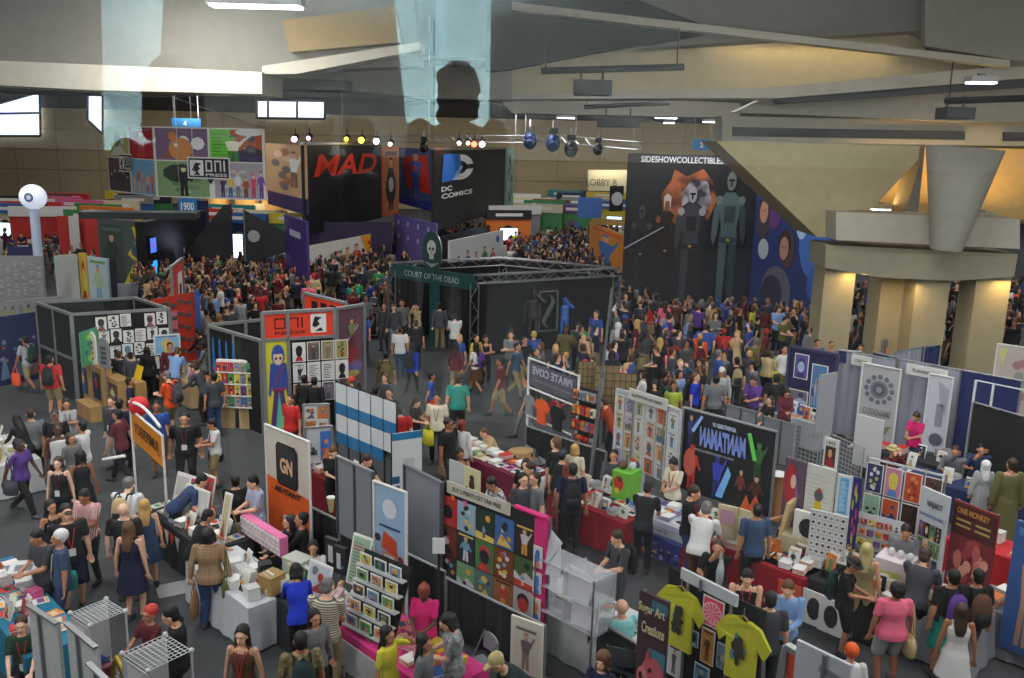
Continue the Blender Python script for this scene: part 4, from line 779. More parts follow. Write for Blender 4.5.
def table(px, py, la, lb, c, where, rot=None, legs=True, cloth=True, skirt=None, h=.75):
    p = G(px, py, h); rz = RA if rot is None else rot
    cn = c if isinstance(c, str) else 'dark'; m = M(CN.get(c, (60, 60, 64)), .8, 0, 'cloth') if isinstance(c, str) else M(c, .8, 0, 'cloth')
    t = thing('folding_table', 'folding table under the %s cloth, %s' % (skirt or cn, where), 'table', (p.x, p.y, 0), rz)
    mb = MB(); mb.box((0, 0, h-.04), (la, lb, .04), M((190, 188, 182), .6)); mb.build('tabletop', t)
    for sx in (-1, 1):
        for sy in (-1, 1): mb = MB(); mb.tube((sx*(la/2-.12), sy*(lb/2-.1), 0), (sx*(la/2-.12), sy*(lb/2-.1), h-.06), .016, GREYM, n=6); mb.build('leg', t)
    if cloth:   # cloth with a softly waved skirt
        mb = MB(); a, b = la/2+.015, lb/2+.015; ring = []; n = 14; k = 5
        for i in range(n): ring.append((-a+2*a*i/n, -b))
        for i in range(k): ring.append((a, -b+2*b*i/k))
        for i in range(n): ring.append((a-2*a*i/n, b))
        for i in range(k): ring.append((-a, b-2*b*i/k))
        N = len(ring); vs = [(x, y, h) for x, y in ring]; 
        for j, (zz, o) in enumerate(((h*.5, .02), (.03, .05))):
            for i, (x, y) in enumerate(ring):
                q = 1+(o+.018*(i % 2)*(j+1))/max(.3, math.hypot(x, y)); vs.append((x*q, y*q, zz))
        fs = [tuple(range(N))]+[(j*N+i, (j+1)*N+i, (j+1)*N+(i+1) % N, j*N+(i+1) % N) for j in range(2) for i in range(N)]
        mb.add(vs, fs, m); o = mb.build('tablecloth', None, (p.x, p.y, .004), rz); tag(o, '%s cloth draped over the table %s' % (skirt or cn, where), 'tablecloth')
    return t
def local(t, x, y, z): return t.matrix_basis @ Vector((x, y, z))
def goods(t, la, lb, nx, ny, kinds, cols, where, group, seed=1, z=.765, skip=0.):
    r = random.Random(seed); rows = {1: ['single'], 2: ['front', 'back'], 3: ['front', 'middle', 'back']}[ny]
    for j in range(ny):
        for i in range(nx):
            if r.random() < skip: continue
            kd = r.choice(kinds); cn = r.choice(cols); c = CN[cn]; p = local(t, -la/2+la*(i+.5)/nx+r.uniform(-.03, .03), -lb/2+lb*(j+.5)/ny+r.uniform(-.02, .02), z)
            lab = '%s, %s in the %s row, %s' % ({'book': cn+' comic', 'stack': cn+' book stack', 'box': cn+' box', 'upright': cn+' upright print', 'cup': cn+' paper cup'}[kd], ORD[i], rows[j], where)
            rz = t.rotation_euler.z+r.uniform(-.3, .3); w_ = min(.2, la/nx*.86); d_ = min(.27, lb/ny*.9); mb = MB()
            if kd == 'book':
                mb.box((0, 0, .006), (w_, d_, .012), PAPER); mb.box((0, 0, .0135), (w_, d_, .003), rc(c)); q = rc(r.choice(PAL)); mb.box((0, .0, .0155), (w_*.7, d_*.45, .002), q); mb.box((0, d_*.38, .0155), (w_*.8, d_*.12, .002), rc(r.choice(PAL)))
                tag(mb.build('comic_book', None, p, rz), lab, 'book', group)
            elif kd == 'stack':
                n = r.randint(4, 8)
                for k in range(n): mb.box((r.uniform(-.008, .008), r.uniform(-.008, .008), .009+.018*k), (w_, d_, .015), rc(c) if k % 2 else PAPER, rz=r.uniform(-.05, .05))
                tag(mb.build('book_stack', None, p, rz), lab, 'book stack', group)
            elif kd == 'box':
                h = r.uniform(.1, .2); tt = thing('cardboard_box', lab, 'box', p, rz, group); mb.box((0, 0, h/2), (w_, d_*.8, h), rc(c)); mb.build('box_body', tt); mb = MB(); mb.box((0, 0, h+.008), (w_*1.04, d_*.84, .016), rc(tuple(int(v*.86) for v in c))); mb.build('lid', tt)
            elif kd == 'upright':
                h = r.uniform(.22, .34); tt = thing('display_print', lab, 'print', p, t.rotation_euler.z+r.uniform(-.2, .2), group); mb.box((0, 0, h/2), (w_, .012, h), PAPER, rx=-.2); art(mb, -w_/2+.01, .01, w_-.02, h-.02, c, PAL, r.choice(['fig', 'abs', 'face', 'bloom']), r.random(), -.05)
                q = mb.v; mb.v = [(v[0], v[1]+.18*v[2]-.02, v[2]) for v in q] ; mb.build('print_sheet', tt); mb = MB(); mb.tube((0, .02, h*.8), (0, .14, 0), .006, GREYM, n=4); mb.build('stand_leg', tt)
            elif kd == 'cup': mb.tube((0, 0, 0), (0, 0, .12), .03, rc(c), .042, n=12); tag(mb.build('paper_cup', None, p, rz), lab, 'cup', group)
def chair(px, py, face, label, c=(128, 130, 136), z=.45, group='folding chairs behind the tables'):
    p = G(px, py, .85); t = thing('folding_chair', label, 'chair', (p.x, p.y, 0), R(face), group); m = M(c, .5, .2); mb = MB(); mb.box((0, 0, .45), (.42, .4, .03), m); mb.build('seat', t)
    mb = MB(); n = 6; vs = []
    for i in range(n+1):
        x = -.21+.42*i/n; y = .2+.04*(1-(x/.21)**2)
        for zz in (.58, .86): vs.append((x, y, zz-(.03*(abs(x)/.21)**3 if zz > .8 else 0)))
    fs = [(2*i, 2*i+2, 2*i+3, 2*i+1) for i in range(n)]; off = len(vs); vs2 = [(v[0], v[1]+.02, v[2]) for v in vs]; mb.add(vs+vs2, fs+[tuple(off+k for k in f[::-1]) for f in fs]+[(0, off, off+1, 1), (1, off+1, off+3, 3), (2*n, 2*n+1, off+2*n+1, off+2*n)]+[(2*i+1, 2*i+3, off+2*i+3, off+2*i+1) for i in range(n)], m); mb.build('backrest', t)
    for sx in (-1, 1):
        mb = MB(); mb.tube((sx*.2, -.2, 0), (sx*.2, .22, .86), .012, GREYM, n=6); mb.build('leg', t); mb = MB(); mb.tube((sx*.18, .22, 0), (sx*.18, -.14, .45), .012, GREYM, n=6); mb.build('leg', t)
    return t
# --- left black-walled booth
def wallbox(t, p, q, h, m, posts=2, mid=(), nm='booth_wall', o0=None):
    d = q-p; L = math.hypot(d.x, d.y); rz = math.atan2(d.y, d.x); mb = MB(); mb.box((L/2, 0, h/2), (L, .04, h), m); w_ = mb.build(nm, t, (p.x-o0.x, p.y-o0.y, 0), rz)
    for k in range(posts+1): mb = MB(); mb.box((L*k/posts, 0, h/2), (.09, .09, h), FRM); mb.build('post', w_)
    for z in [h]+list(mid): mb = MB(); mb.box((L/2, 0, z), (L, .09, .08), FRM); mb.build('rail', w_)
    return w_, L
z = 2.62; P1, P2, P3, P4 = [G(*c, z) for c in ((36.3, 302.5), (71, 314.5), (169, 309), (134.5, 298))]
lb_ = thing('exhibition_booth', 'black-walled booth with silver frame at the left, drawings inside', 'booth', (P2.x, P2.y, 0)); o0 = lb_.location
wallbox(lb_, P1, P2, z, BLACK, 2, (1.3,), o0=o0); w23, L23 = wallbox(lb_, P2, P3, z, BLACK, 1, o0=o0); wallbox(lb_, P3, P4, z, BLACK, 1, o0=o0); wallbox(lb_, P4, P1, z, BLACK, 1, o0=o0)
fw = thing('x', None, None, (P2.x, P2.y, 0), math.atan2((P3-P2).y, (P3-P2).x)); bpy.context.view_layer.update()
for j in range(4):
    for i in range(9):
        x, zz = .62+i*.33+.05*(j % 2), 2.12-j*.44+.03*((i*7+j) % 3)
        if j == 0 and i in (3,) or x+.3 > L23: continue
        sheet(fw, x, zz, .29, .38, (220, 220, 216), PALBW if (i+j) % 4 else [(150, 90, 80), (60, 60, 60), (90, 130, 150)], ('face', 'fig', 'text', 'bloom')[(i*3+j) % 4], 'white sketch sheet, %s in the %s row on the black booth wall' % (ORD[i], ('top', 'second', 'third', 'lowest')[j]), 'sketches on the black booth wall', i*9+j, border=False)
sheet(fw, 2.15, 1.25, .75, .62, (132, 178, 214), [(90, 110, 140), (220, 190, 90), (60, 60, 80)], 'fig', 'light blue poster with a small dark bird-like figure, right of the sketch sheets', None, 77, off=-.06)
bpy.data.objects.remove(fw)
def wood_stand(px, py, w_, h, label, poster=None, rot=None, shelves=0, name='wooden_display', ph=.62):
    p = G(px, py); t = thing(name, label, 'display', (p.x, p.y, 0), RA if rot is None else rot); mb = MB()
    if shelves:
        for sx in (-1, 1): mb.box((sx*w_/2, 0, h/2), (.03, .3, h), WOOD)
        mb.box((0, .14, h/2), (w_, .02, h), WOOD); mb.build('side_panels', t)
        for k in range(shelves): mb = MB(); mb.box((0, 0, .05+k*(h-.06)/max(1, shelves-1)), (w_-.03, .28, .025), WOOD); mb.build('shelf', t)
    else:
        mb.box((0, 0, h/2), (w_, .3, h), WOOD); mb.build('body', t); mb = MB(); mb.box((0, 0, h+.01), (w_+.04, .36, .03), WOOD); mb.build('counter_top', t)
        if poster: mb = MB(); mb.box((0, -.155, h*.55), (w_*.7, .012, h*ph), rc(poster)); art(mb, -w_*.33, h*(.55-ph/2)+.02, w_*.66, h*ph-.04, poster, PAL, 'fig', px, -.165); mb.build('poster', t)
    return t
wood_stand(79, 398, .32, 1.35, 'narrow open wooden shelf unit beside the black booth corner', shelves=5)
wood_stand(91, 402, .8, 1.25, 'tall wooden counter with a dark blue poster, by the booth corner', (40, 56, 90)); wood_stand(104, 408, .8, 1.25, 'wooden counter with a dark starry poster, right of the blue-poster counter', (34, 44, 74)); wood_stand(120, 412, .9, 1.0, 'wooden counter with a faded brown poster', (96, 74, 60)); wood_stand(139, 417, .55, 1.05, 'open wooden stepped shelf at the end of the counters', shelves=4)
wood_stand(90, 418, 1.0, .42, 'low plain wooden plinth standing before the poster counters')
def longboard_sign(px, py, w_, zt, h, c, label, txt=None, tc=(200, 40, 40), ry=0):
    p = G(px, py, zt); t = thing('display_sign', label, 'sign', (p.x, p.y, zt-h), RA*.6); mb = MB(); n = 12; ps = [(-w_/2, 0)]+[(w_/2, 0)]+[(w_/2*math.cos(math.pi*k/n), h-w_*.6+w_*.6*math.sin(math.pi*k/n)) for k in range(n+1)]
    N = len(ps); mb.add([(a, 0, b) for a, b in ps]+[(a, .05, b) for a, b in ps], [tuple(range(N)), tuple(range(N, 2*N))[::-1]]+[(i, i+N, (i+1) % N+N, (i+1) % N) for i in range(N)], rc(c)); mb.build('board', t)
    mb = MB(); [mb.rect(-w_*.28, h*(.12+.16*k), w_*.28, h*(.12+.16*k)+h*.11, rc(tc)) for k in range(4)]; mb.build('lettering_blocks', t); mb = MB(); mb.tube((0, .03, -(zt-h)), (0, .03, 0.05), .02, GREYM); mb.build('pole', t); return t
longboard_sign(89, 331, .42, 2.25, .95, (222, 222, 220), 'white rounded sign with red lettering above the blue-poster counter'); longboard_sign(102, 338, .4, 2.2, .85, (130, 134, 138), 'grey rounded sign with dark lettering beside the white one', tc=(70, 70, 74)); 
t, L = pn('green patterned panel behind the white rounded sign', (80, 333), (97, 327), 2.3, 1.0, M((70, 150, 110), .7)); mb = MB(); art(mb, .03, 1.33, L-.06, .94, (80, 160, 110), [(160, 200, 90), (50, 120, 120)], 'bloom', 5); mb.build('printed_pattern', t)
t = thing('display_stand', 'bright yellow display stand on the wooden counters, inside the booth', 'display', G(139, 380, 1.0), RA); mb = MB(); mb.box((0, 0, .2), (.4, .03, .42), rc((226, 186, 30)), rx=-.3); mb.build('back_panel', t); mb = MB(); mb.box((0, -.1, .02), (.4, .25, .03), rc((226, 186, 30))); mb.build('tray', t)
# --- oni booth
zt = 3.3; A, B, C2 = G(262, 313, zt), G(334, 309, zt), G(361.5, 305, zt)
ob = thing('exhibition_booth', 'booth with an orange-red press sign and a yellow character panel', 'booth', (A.x, A.y, 0), math.atan2((B-A).y, (B-A).x)); L = (B-A).length
ORN = M((224, 62, 34), .6)
mb = MB(); mb.box((L/2, 0, 2.93), (L, .05, .66), ORN); sg = mb.build('sign_board', ob)
mb = MB(); q = M((30, 22, 22), .5)
def frm(x, z, w_, h, k, open_=False):
    mb.rect(x, z+h-k, x+w_, z+h, q, -.03); mb.rect(x, z, x+k, z+h, q, -.03); mb.rect(x+w_-k, z, x+w_, z+h, q, -.03)
    if not open_: mb.rect(x, z, x+w_, z+k, q, -.03)
frm(L*.16, 2.86, L*.15, .28, .03); frm(L*.34, 2.86, L*.15, .28, .03, True); mb.rect(L*.53, 2.86, L*.55, 3.14, q, -.03); mb.rect(L*.66, 2.7, L*.88, 3.2, WHITE, -.03)
mb.pl([(L*.68, 2.9), (L*.72, 3.14), (L*.82, 3.1), (L*.76, 3.02), (L*.79, 2.92), (L*.72, 2.84)], q, -.034); mb.pl([(L*.72, 2.74), (L*.84, 2.74), (L*.8, 2.84)], q, -.034); mb.build('press_logo', sg); text('PRESS', sg, L*.16, 2.7, L*.42, q, -.03, .085)
mb = MB(); mb.box((L*.17+.03, 0, 1.3), (L*.34, .05, 2.5), rc((214, 206, 50))); cp = mb.build('character_panel', ob)
mb = MB(); x0, w_ = .08, L*.3; mb.pl([(x0+.1, .06), (x0+w_-.1, .06), (x0+w_*.55, 1.3)], rc((90, 190, 150)), -.03); 
bl, pu, hd = rc((52, 72, 150)), rc((84, 50, 110)), rc((54, 92, 176))
for s in (-1, 1): mb.pl([(x0+w_*.5, 1.2), (x0+w_*(.5+.22*s), 1.2), (x0+w_*(.5+.4*s), .35), (x0+w_*(.5+.42*s), .12), (x0+w_*(.5+.2*s), .12)], pu, -.035)
mb.pl([(x0+w_*.2, 1.2), (x0+w_*.8, 1.2), (x0+w_*.86, 1.95), (x0+w_*.14, 1.95)], bl, -.04); mb.pl([(x0+w_*.14, 1.95), (x0+w_*.02, 1.1), (x0+w_*.12, 1.05), (x0+w_*.26, 1.7)], bl, -.042); mb.pl([(x0+w_*.86, 1.95), (x0+w_*.98, 1.1), (x0+w_*.88, 1.05), (x0+w_*.74, 1.7)], bl, -.042)
mb.disc(x0+w_*.5, 2.15, w_*.3, hd, -.045, .3, 18); mb.disc(x0+w_*.5, 2.1, w_*.22, rc((222, 190, 160)), -.05, .2, 16); mb.pl([(x0+w_*.25, 2.2), (x0+w_*.75, 2.2), (x0+w_*.6, 2.4), (x0+w_*.4, 2.4)], bl, -.052)
for s in (-1, 1): mb.disc(x0+w_*(.5+.1*s), 2.08, .035, q, -.055)
mb.rect(x0+w_*.2, 1.2, x0+w_*.8, 1.28, rc((150, 40, 90)), -.045); mb.pl([(x0+w_*.3, 1.4), (x0+w_*.72, 1.9), (x0+w_*.76, 1.86), (x0+w_*.34, 1.36)], rc((150, 50, 60)), -.047); mb.build('printed_character', cp)
mb = MB(); mb.box((L*.67, 0, 1.3), (L*.66, .05, 2.5), BLACK); dp = mb.build('print_panel', ob)
for x in (0, L*.34, L): mb = MB(); mb.box((x, -.01, zt/2), (.09, .11, zt), FRM); mb.build('post', ob)
for zz in (zt, 2.58): mb = MB(); mb.box((L/2, -.01, zz), (L, .11, .08), FRM); mb.build('rail', ob)
bpy.context.view_layer.update()
for j in range(3):
    for i in range(4):
        c, st, cs = [((222, 220, 216), 'face', [(180, 40, 50), (30, 30, 34)]), ((96, 92, 86), 'fig', PALM), ((150, 140, 110), 'fig', PALM), ((160, 150, 90), 'bloom', PALM), ((214, 212, 216), 'fig', PALBW), ((214, 214, 210), 'text', PALBW), ((206, 206, 204), 'text', PALBW), ((222, 216, 214), 'face', [(180, 40, 50), (30, 30, 34)]), ((190, 96, 44), 'abs', PALM), ((170, 200, 210), 'text', PALBW), ((120, 110, 130), 'fig', PALBW), None][j*4+i] or (None,)*3
        if c: sheet(ob, L*.35+.08+i*.38, 1.95-j*.56, .34, .52, c, cs, st, 'cover print, %s in the %s row beside the hooded character' % (ORD[i], ('top', 'middle', 'lowest')[j]), 'cover prints on the press booth', i+9*j, off=-.06)
d = C2-B; L3 = math.hypot(d.x, d.y); rz3 = math.atan2(d.y, d.x); q0 = thing('booth_side_screen', 'side panel of the press booth printed with a dusky battle scene', 'panel', (B.x+d.x*.06, B.y+d.y*.06, 0), rz3)
mb = MB(); mb.box((L3/2, 0, 1.65), (L3, .05, 3.2), rc((96, 60, 76))); art(mb, .06, .1, L3-.12, 3.1, (104, 70, 84), [(120, 50, 60), (80, 70, 100), (150, 130, 80)], 'bloom', 9, -.03); mb.pl([(.1, 2.1), (L3-.2, 2.75), (L3-.2, 2.82), (.1, 2.2)], rc((170, 160, 160)), -.05); mb.disc(L3*.45, 2.0, L3*.3, rc((150, 50, 60)), -.045, .25); mb.disc(L3*.5, 1.65, L3*.4, rc((110, 84, 150)), -.043, .2); mb.disc(L3*.45, 1.45, L3*.35, rc((170, 160, 90)), -.047, .1); fig(mb, L3*.3, 2.2, L3*.45, .8, (130, 130, 80), (110, 50, 60), y=-.05); mb.build('board', q0)
for x in (0, L3): mb = MB(); mb.box((x, -.01, 1.65), (.09, .11, 3.3), FRM); mb.build('post', q0)
mb = MB(); mb.box((L3/2, -.01, 3.3), (L3, .11, .08), FRM); mb.build('rail', q0)
S1, S2, S3 = G(209, 326, 2.55), G(261, 341, 2.55), G(262, 322, 2.55)
sw = thing('exhibition_screen', 'black side wall of the press booth with blue lanyards hung on it', 'booth wall', (S1.x, S1.y, 0)); w1, Lw = wallbox(sw, S1, S2, 2.55, BLACK, 2, o0=sw.location); 
bw = thing('exhibition_screen', 'black rear wall of the press booth with silver top rail', 'booth wall', (S1.x, S1.y+.1, 0)); wallbox(bw, S1+Vector((0, .15, 0)), S3+Vector((.3, .6, 0)), 2.55, BLACK, 2, o0=bw.location)
t, L = pn('second red press sign seen across the back of the booth', (304, 293), (346, 303), 3.3, .66, ORN); rails(t, L, 2.6, 3.3); mb = MB(); [mb.rect(L*(.2+.22*k), 2.8, L*(.34+.22*k), 3.15, q, -.03) for k in range(3)]; mb.build('logo_blocks', t)
fw = thing('x', None, None, (S1.x, S1.y, 0), math.atan2((S2-S1).y, (S2-S1).x)); bpy.context.view_layer.update()
for k in range(4):
    p = fw.matrix_basis @ Vector((.35+.34*k, -.1, 1.15)); mb = MB(); 
    for dx in (-.05, .05): mb.tube((dx, 0, .3), (0, 0, 1.15), .022, rc((40, 110, 170)), n=6)
    mb.ell((0, 0, .28), (.09, .04, .12), rc((44, 120, 180)), 10, 8); mb.disc(0, .28, .05, rc((190, 60, 90)), -.045); tag(mb.build('lanyard_bundle', None, p, fw.rotation_euler.z), 'bright blue lanyard hanging on the black side wall, %s from the far end' % ORD[k], 'lanyard', 'blue lanyards on the side wall')
sheet(fw, Lw*.56, 1.2, .32, .62, (222, 220, 216), [(180, 40, 50), (30, 30, 34)], 'face', 'single white print with a red and black mark on the dark side wall', None, 71, off=-.06)
bpy.data.objects.remove(fw)
p = G(238, 428); t = thing('comic_rack', 'upright rack of colourful comics on tan legs before the dark side wall', 'rack', (p.x, p.y, 0), R(-4)); mb = MB(); mb.box((0, 0, 1.25), (1.0, .12, 1.3), PAPER); mb.build('back_board', t)
for sx in (-.26, .26): mb = MB(); mb.prism([(sx-.2, -.05), (sx+.2, -.05), (sx+.2, .05), (sx-.2, .05)], 0, .6, M((176, 150, 104), .7)); mb.build('leg', t)
for k in range(4): mb = MB(); mb.box((0, -.1, .62+.32*k), (1.0, .1, .025), PAPER); mb.build('shelf', t)
for j in range(4):
    for i in range(6):
        cn = [['red', 'red', 'red', 'grey', 'grey', 'green'], ['yellow', 'red', 'green', 'yellow', 'grey', 'yellow'], ['orange', 'orange', 'red', 'yellow', 'purple', 'yellow'], ['blue', 'grey', 'green', 'grey', 'blue', 'grey']][3-j][i]
        pp = t.matrix_basis @ Vector((-.49+.165*i, -.13, .64+.32*j)); mb = MB(); mb.box((.075, .004, .13), (.15, .01, .26), rc(CN[cn])); art(mb, 0.004, 0.004, .142, .25, CN[cn], PAL, ('fig', 'face', 'abs')[(i+j) % 3], i*5+j, -.004); tag(mb.build('comic_book', None, pp, R(-4)), '%s comic, %s on the %s shelf of the upright rack' % (cn, ORD[i], ('lowest', 'second lowest', 'third', 'top')[j]), 'comic', 'comics in the upright rack')
# --- aisle banners
def frame_banner(label, pa, pb, zt, h, m, r=.025, pm_=WHITE, z0=0):
    t, L = pn(label, pa, pb, zt, h, m, 'banner_stand', 'banner', th=.015)
    for x in (-.03, L+.03): mb = MB(); mb.tube((x, 0, z0), (x, 0, zt+.04), r, pm_, n=8); mb.build('post', t)
    mb = MB(); mb.tube((-.03, 0, zt+.03), (L+.03, 0, zt+.03), r, pm_, n=8); mb.build('top_bar', t); 
    for x in (-.03, L+.03): mb = MB(); mb.box((x, 0, .02), (.06, .6, .04), pm_); mb.build('foot', t)
    return t, L
t, L = frame_banner('orange hanging banner with mirrored black lettering on a white tube frame', (131, 411), (162, 437), 2.2, .62, M((232, 142, 30), .7, 0, 'cloth')); text('JUMPERBOY', t, L*.12, 1.76, L*.8, rc((40, 26, 20)), -.03, .3, mirror=True, bold=.005)
mb = MB(); n = 12
for k in range(n): mb.tube((L*k/n, -.02, 2.4+.12*math.sin(math.pi*k/n)), (L*(k+1)/n, -.02, 2.4+.12*math.sin(math.pi*(k+1)/n)), .03, WHITE, n=6)
mb.build('curved_top_tube', t)
tag(MB().tube((0, 0, 0), (0, 0, .3), .001, WHITE).build('x') if False else MB().ell((0, 0, 0), (.2, .2, .2), rc((206, 40, 44)), 16, 10).build('balloon', None, G(139, 406, 2.35)), 'small red and white balloon above the orange mirrored banner', 'balloon')
t, L = frame_banner('tall banner, cream above and orange below, with a dark rounded GN badge', (266, 426), (308, 443), 2.4, 2.3, M((206, 198, 186), .75, 0, 'cloth'))
mb = MB(); mb.pl([(0, .1), (L, .1), (L, 1.3), (0, 1.45)], M((220, 92, 26), .7, 0, 'cloth'), -.012)
cx, cz = L*.5, 1.78
mb.pl([(cx+a*.33*(L/1.3), cz+b*.42) for a, b in ((-.8, -1), (.8, -1), (1, -.8), (1, .8), (.8, 1), (-.8, 1), (-1, .8), (-1, -.8))], rc((34, 34, 40)), -.02); mb.pl([(cx+a*.28*(L/1.3), cz+b*.38) for a, b in ((-.8, -1), (.8, -1), (1, -.8), (1, .8), (.8, 1), (-.8, 1), (-1, .8), (-1, -.8))], rc((50, 48, 52)), -.022)
mb.build('printed_badge', t); text('GN', t, cx-.2, 1.62, .4, rc((226, 180, 140)), -.03, .3, bold=.03); text('MUTANT', t, L*.2, 1.2, L*.65, rc((60, 50, 50)), -.03, .12, bold=.03, shear=.3)
# blue and white rack of pockets
t, L = pn('dark rack of white and blue pocket sheets standing in the booth centre', (336, 381), (397, 402), 2.45, .02, BLK, 'pocket_rack', 'rack', th=.02)
for i in range(6): mb = MB(); mb.tube((L*i/5, 0, 0), (L*i/5, 0, 2.47), .022, BLK, n=6); mb.build('post', t)
for j, (z0, z1, c, nm) in enumerate(((1.98, 2.42, (206, 210, 214), 'white_sheet'), (1.72, 1.98, (36, 110, 160), 'blue_sheet'), (1.3, 1.7, (206, 210, 214), 'white_sheet'), (1.02, 1.3, (36, 110, 160), 'blue_sheet'))):
    for i in range(5):
        if j == 3 and i == 4: continue
        mb = MB(); mb.box((L*(i+.5)/5, -.02, (z0+z1)/2), (L/5*.92, .015, z1-z0), M(c, .7, 0, 'cloth')); mb.build(nm, t)
t, L = pn('white pocket banner with blue bands hanging on the right end of the pocket rack', (392, 434), (422, 430), 2.1, 1.5, M((216, 218, 220), .7), 'hanging_banner', 'banner', th=.02); mb = MB(); mb.rect(0, 1.95, L, 2.1, rc((36, 120, 170))); [mb.rect(0, .65+.2*k, L*.25, .8+.2*k, rc((30, 90, 130))) for k in range(3)]; [mb.rect(L*.75, .65+.2*k, L, .8+.2*k, rc((30, 90, 130))) for k in range(3)]; art(mb, L*.35, 1.2, L*.4, .35, (190, 190, 194), PALBW, 'abs', 3); mb.build('printed_bands', t)
for x in (0, L): mb = MB(); mb.tube((x, .02, 0), (x, .02, 2.1), .02, BLK); mb.build('post', t)
# spine of low black drapes and grey panels
def drape(pa, pb, zt, h, m, label, name='booth_drape', kind='drape'):
    A, B = G(*pa, zt), G(*pb, zt); d = B-A; L = math.hypot(d.x, d.y); t = thing(name, label, 'drape', (A.x, A.y, 0), math.atan2(d.y, d.x)); n = max(8, int(L/.07)); mb = MB(); n = min(n, 220)
    top = [(L*i/n, .018*math.sin(i*1.7)+.01*math.sin(i*.61)) for i in range(n+1)]; vs = [(x, y, zt) for x, y in top]+[(x, y*1.8, zt-h) for x, y in top]; k = len(vs); vs += [(v[0], v[1]+.012, v[2]) for v in vs]; N = n+1
    fs = [(i, i+1, i+1+N, i+N) for i in range(n)]; fs += [tuple(k+q for q in f[::-1]) for f in fs]; mb.add(vs, fs, m, True); mb.build('cloth', t); mb = MB(); mb.tube((0, .01, zt), (L, .01, zt), .025, FRM, n=8); mb.build('top_rail', t)
    for x in (0, L): mb = MB(); mb.tube((x, .01, 0), (x, .01, zt), .025, FRM, n=8); mb.build('post', t); mb = MB(); mb.box((x, 0, .01), (.35, .35, .02), FRM); mb.build('base_plate', t)
    return t, L
BD = M((27, 27, 30), .85, 0, 'drape'); NV = M((34, 44, 96), .8, 0, 'drape'); GD = M((150, 155, 166), .8, 0, 'drape')
drape((312, 508), (445, 572), .95, .93, BD, 'low black drape running behind the grey panels, left stretch'); drape((446, 578), (545, 626), .95, .93, BD, 'low black drape continuing below the pink poster rack'); drape((545, 590), (640, 646), .95, .93, BD, 'low black drape before the clear acrylic stand and its table')
drape((526, 426), (606, 452), .95, .93, BD, 'low black drape under the mirrored pirate sign frame')
def gpan(label, pa, pb, zt, h, n=2):
    t, L = pn(label, pa, pb, zt, h, GP, 'grey_partition_screen', 'panel')
    for k in range(n+1): mb = MB(); mb.box((L*k/n, -.005, zt-h/2), (.035, .06, h), M((92, 94, 98), .5, .3)); mb.build('edge_strip', t)
    mb = MB(); mb.box((L/2, 0, zt), (L, .06, .03), FRM); mb.build('top_rail', t)
    for x in (.03, L-.03): mb = MB(); mb.box((x, 0, (zt-h)/2), (.04, .04, zt-h), FRM); mb.build('leg', t)
    return t, L
gpan('pair of grey fabric panels left of the tall blue cart banner', (337, 456), (373, 472), 2.3, 1.45); gpan('wide grey fabric panel right of the tall blue cart banner', (405, 464), (442, 483), 2.4, 1.75, 1)
t, L = frame_banner('tall light blue banner showing a red market cart', (375, 483), (405, 494), 2.35, 2.1, M((150, 180, 206), .6)); mb = MB(); mb.disc(L*.5, 2.0, L*.24, rc((214, 222, 230)), -.012); mb.rect(L*.15, 1.66, L*.85, 1.7, rc((50, 60, 120)), -.012); mb.pl([(L*.22, 1.3), (L*.3, 1.6), (L*.7, 1.5), (L*.78, 1.2)], rc((196, 70, 44)), -.014); mb.rect(L*.25, .95, L*.72, 1.25, rc((206, 130, 90)), -.014); mb.rect(L*.32, 1.0, L*.65, 1.2, rc((214, 216, 220)), -.016); mb.pl([(0, .25), (L, .25), (L*.95, .85), (L*.6, .95), (0, .8)], rc((186, 76, 48)), -.013); mb.disc(L*.4, .85, L*.18, rc((90, 80, 40)), -.018); mb.rect(0, .25, L, .4, rc((150, 120, 90)), -.019); mb.disc(L*.88, 1.2, .06, rc((120, 40, 40)), -.018); mb.disc(L*.1, 1.45, .07, rc((60, 40, 60)), -.018); mb.build('printed_cart', t)
# pink-draped poster rack
t, L = pn('tall black poster rack with a pink drape and a paper sign strip on top', (441, 481), (549, 521), 2.35, 2.2, M((30, 30, 34), .8, 0, 'cloth'), 'poster_rack', 'rack'); rk = t; LR = L
for k in (0, .24, .49, .74, 1.0): mb = MB(); mb.tube((L*k, .03, 0), (L*k, .03, 2.4), .025, STEEL if k == 1 else BLK, n=8); mb.build('post', t)
mb = MB(); mb.tube((L*.72, -.02, 2.4), (L, -.02, 2.4), .04, rc((226, 40, 130)), n=8); mb.build('pink_top_bar', t)
mb = MB(); mb.box((L*.95, -.03, 1.35), (L*.1, .05, 2.0), M((206, 34, 110), .8, 0, 'drape')); mb.build('pink_drape', t)
mb = MB(); mb.box((L*.38, -.035, 2.32), (L*.6, .02, .2), rc((196, 190, 176))); s_ = mb.build('sign_strip', t); text('BUY 2 PRINTS GET ONE FREE', s_, L*.14, 2.28, L*.46, rc((50, 48, 46)), -.05, .075)
bpy.context.view_layer.update()
RC = [[(190, 40, 40), (150, 176, 190), (28, 48, 34), (60, 100, 160), (44, 34, 32)], [(120, 50, 24), (44, 46, 50), (70, 120, 66), (120, 60, 30), (70, 96, 50)], [(56, 56, 60), (110, 150, 110), (90, 110, 110), (150, 90, 50), (176, 170, 172)], [(150, 140, 40), (70, 90, 80), (60, 60, 90), (90, 120, 60), (40, 60, 120)]]
RS = ['face', 'abs', 'bloom', 'fig', 'scape']
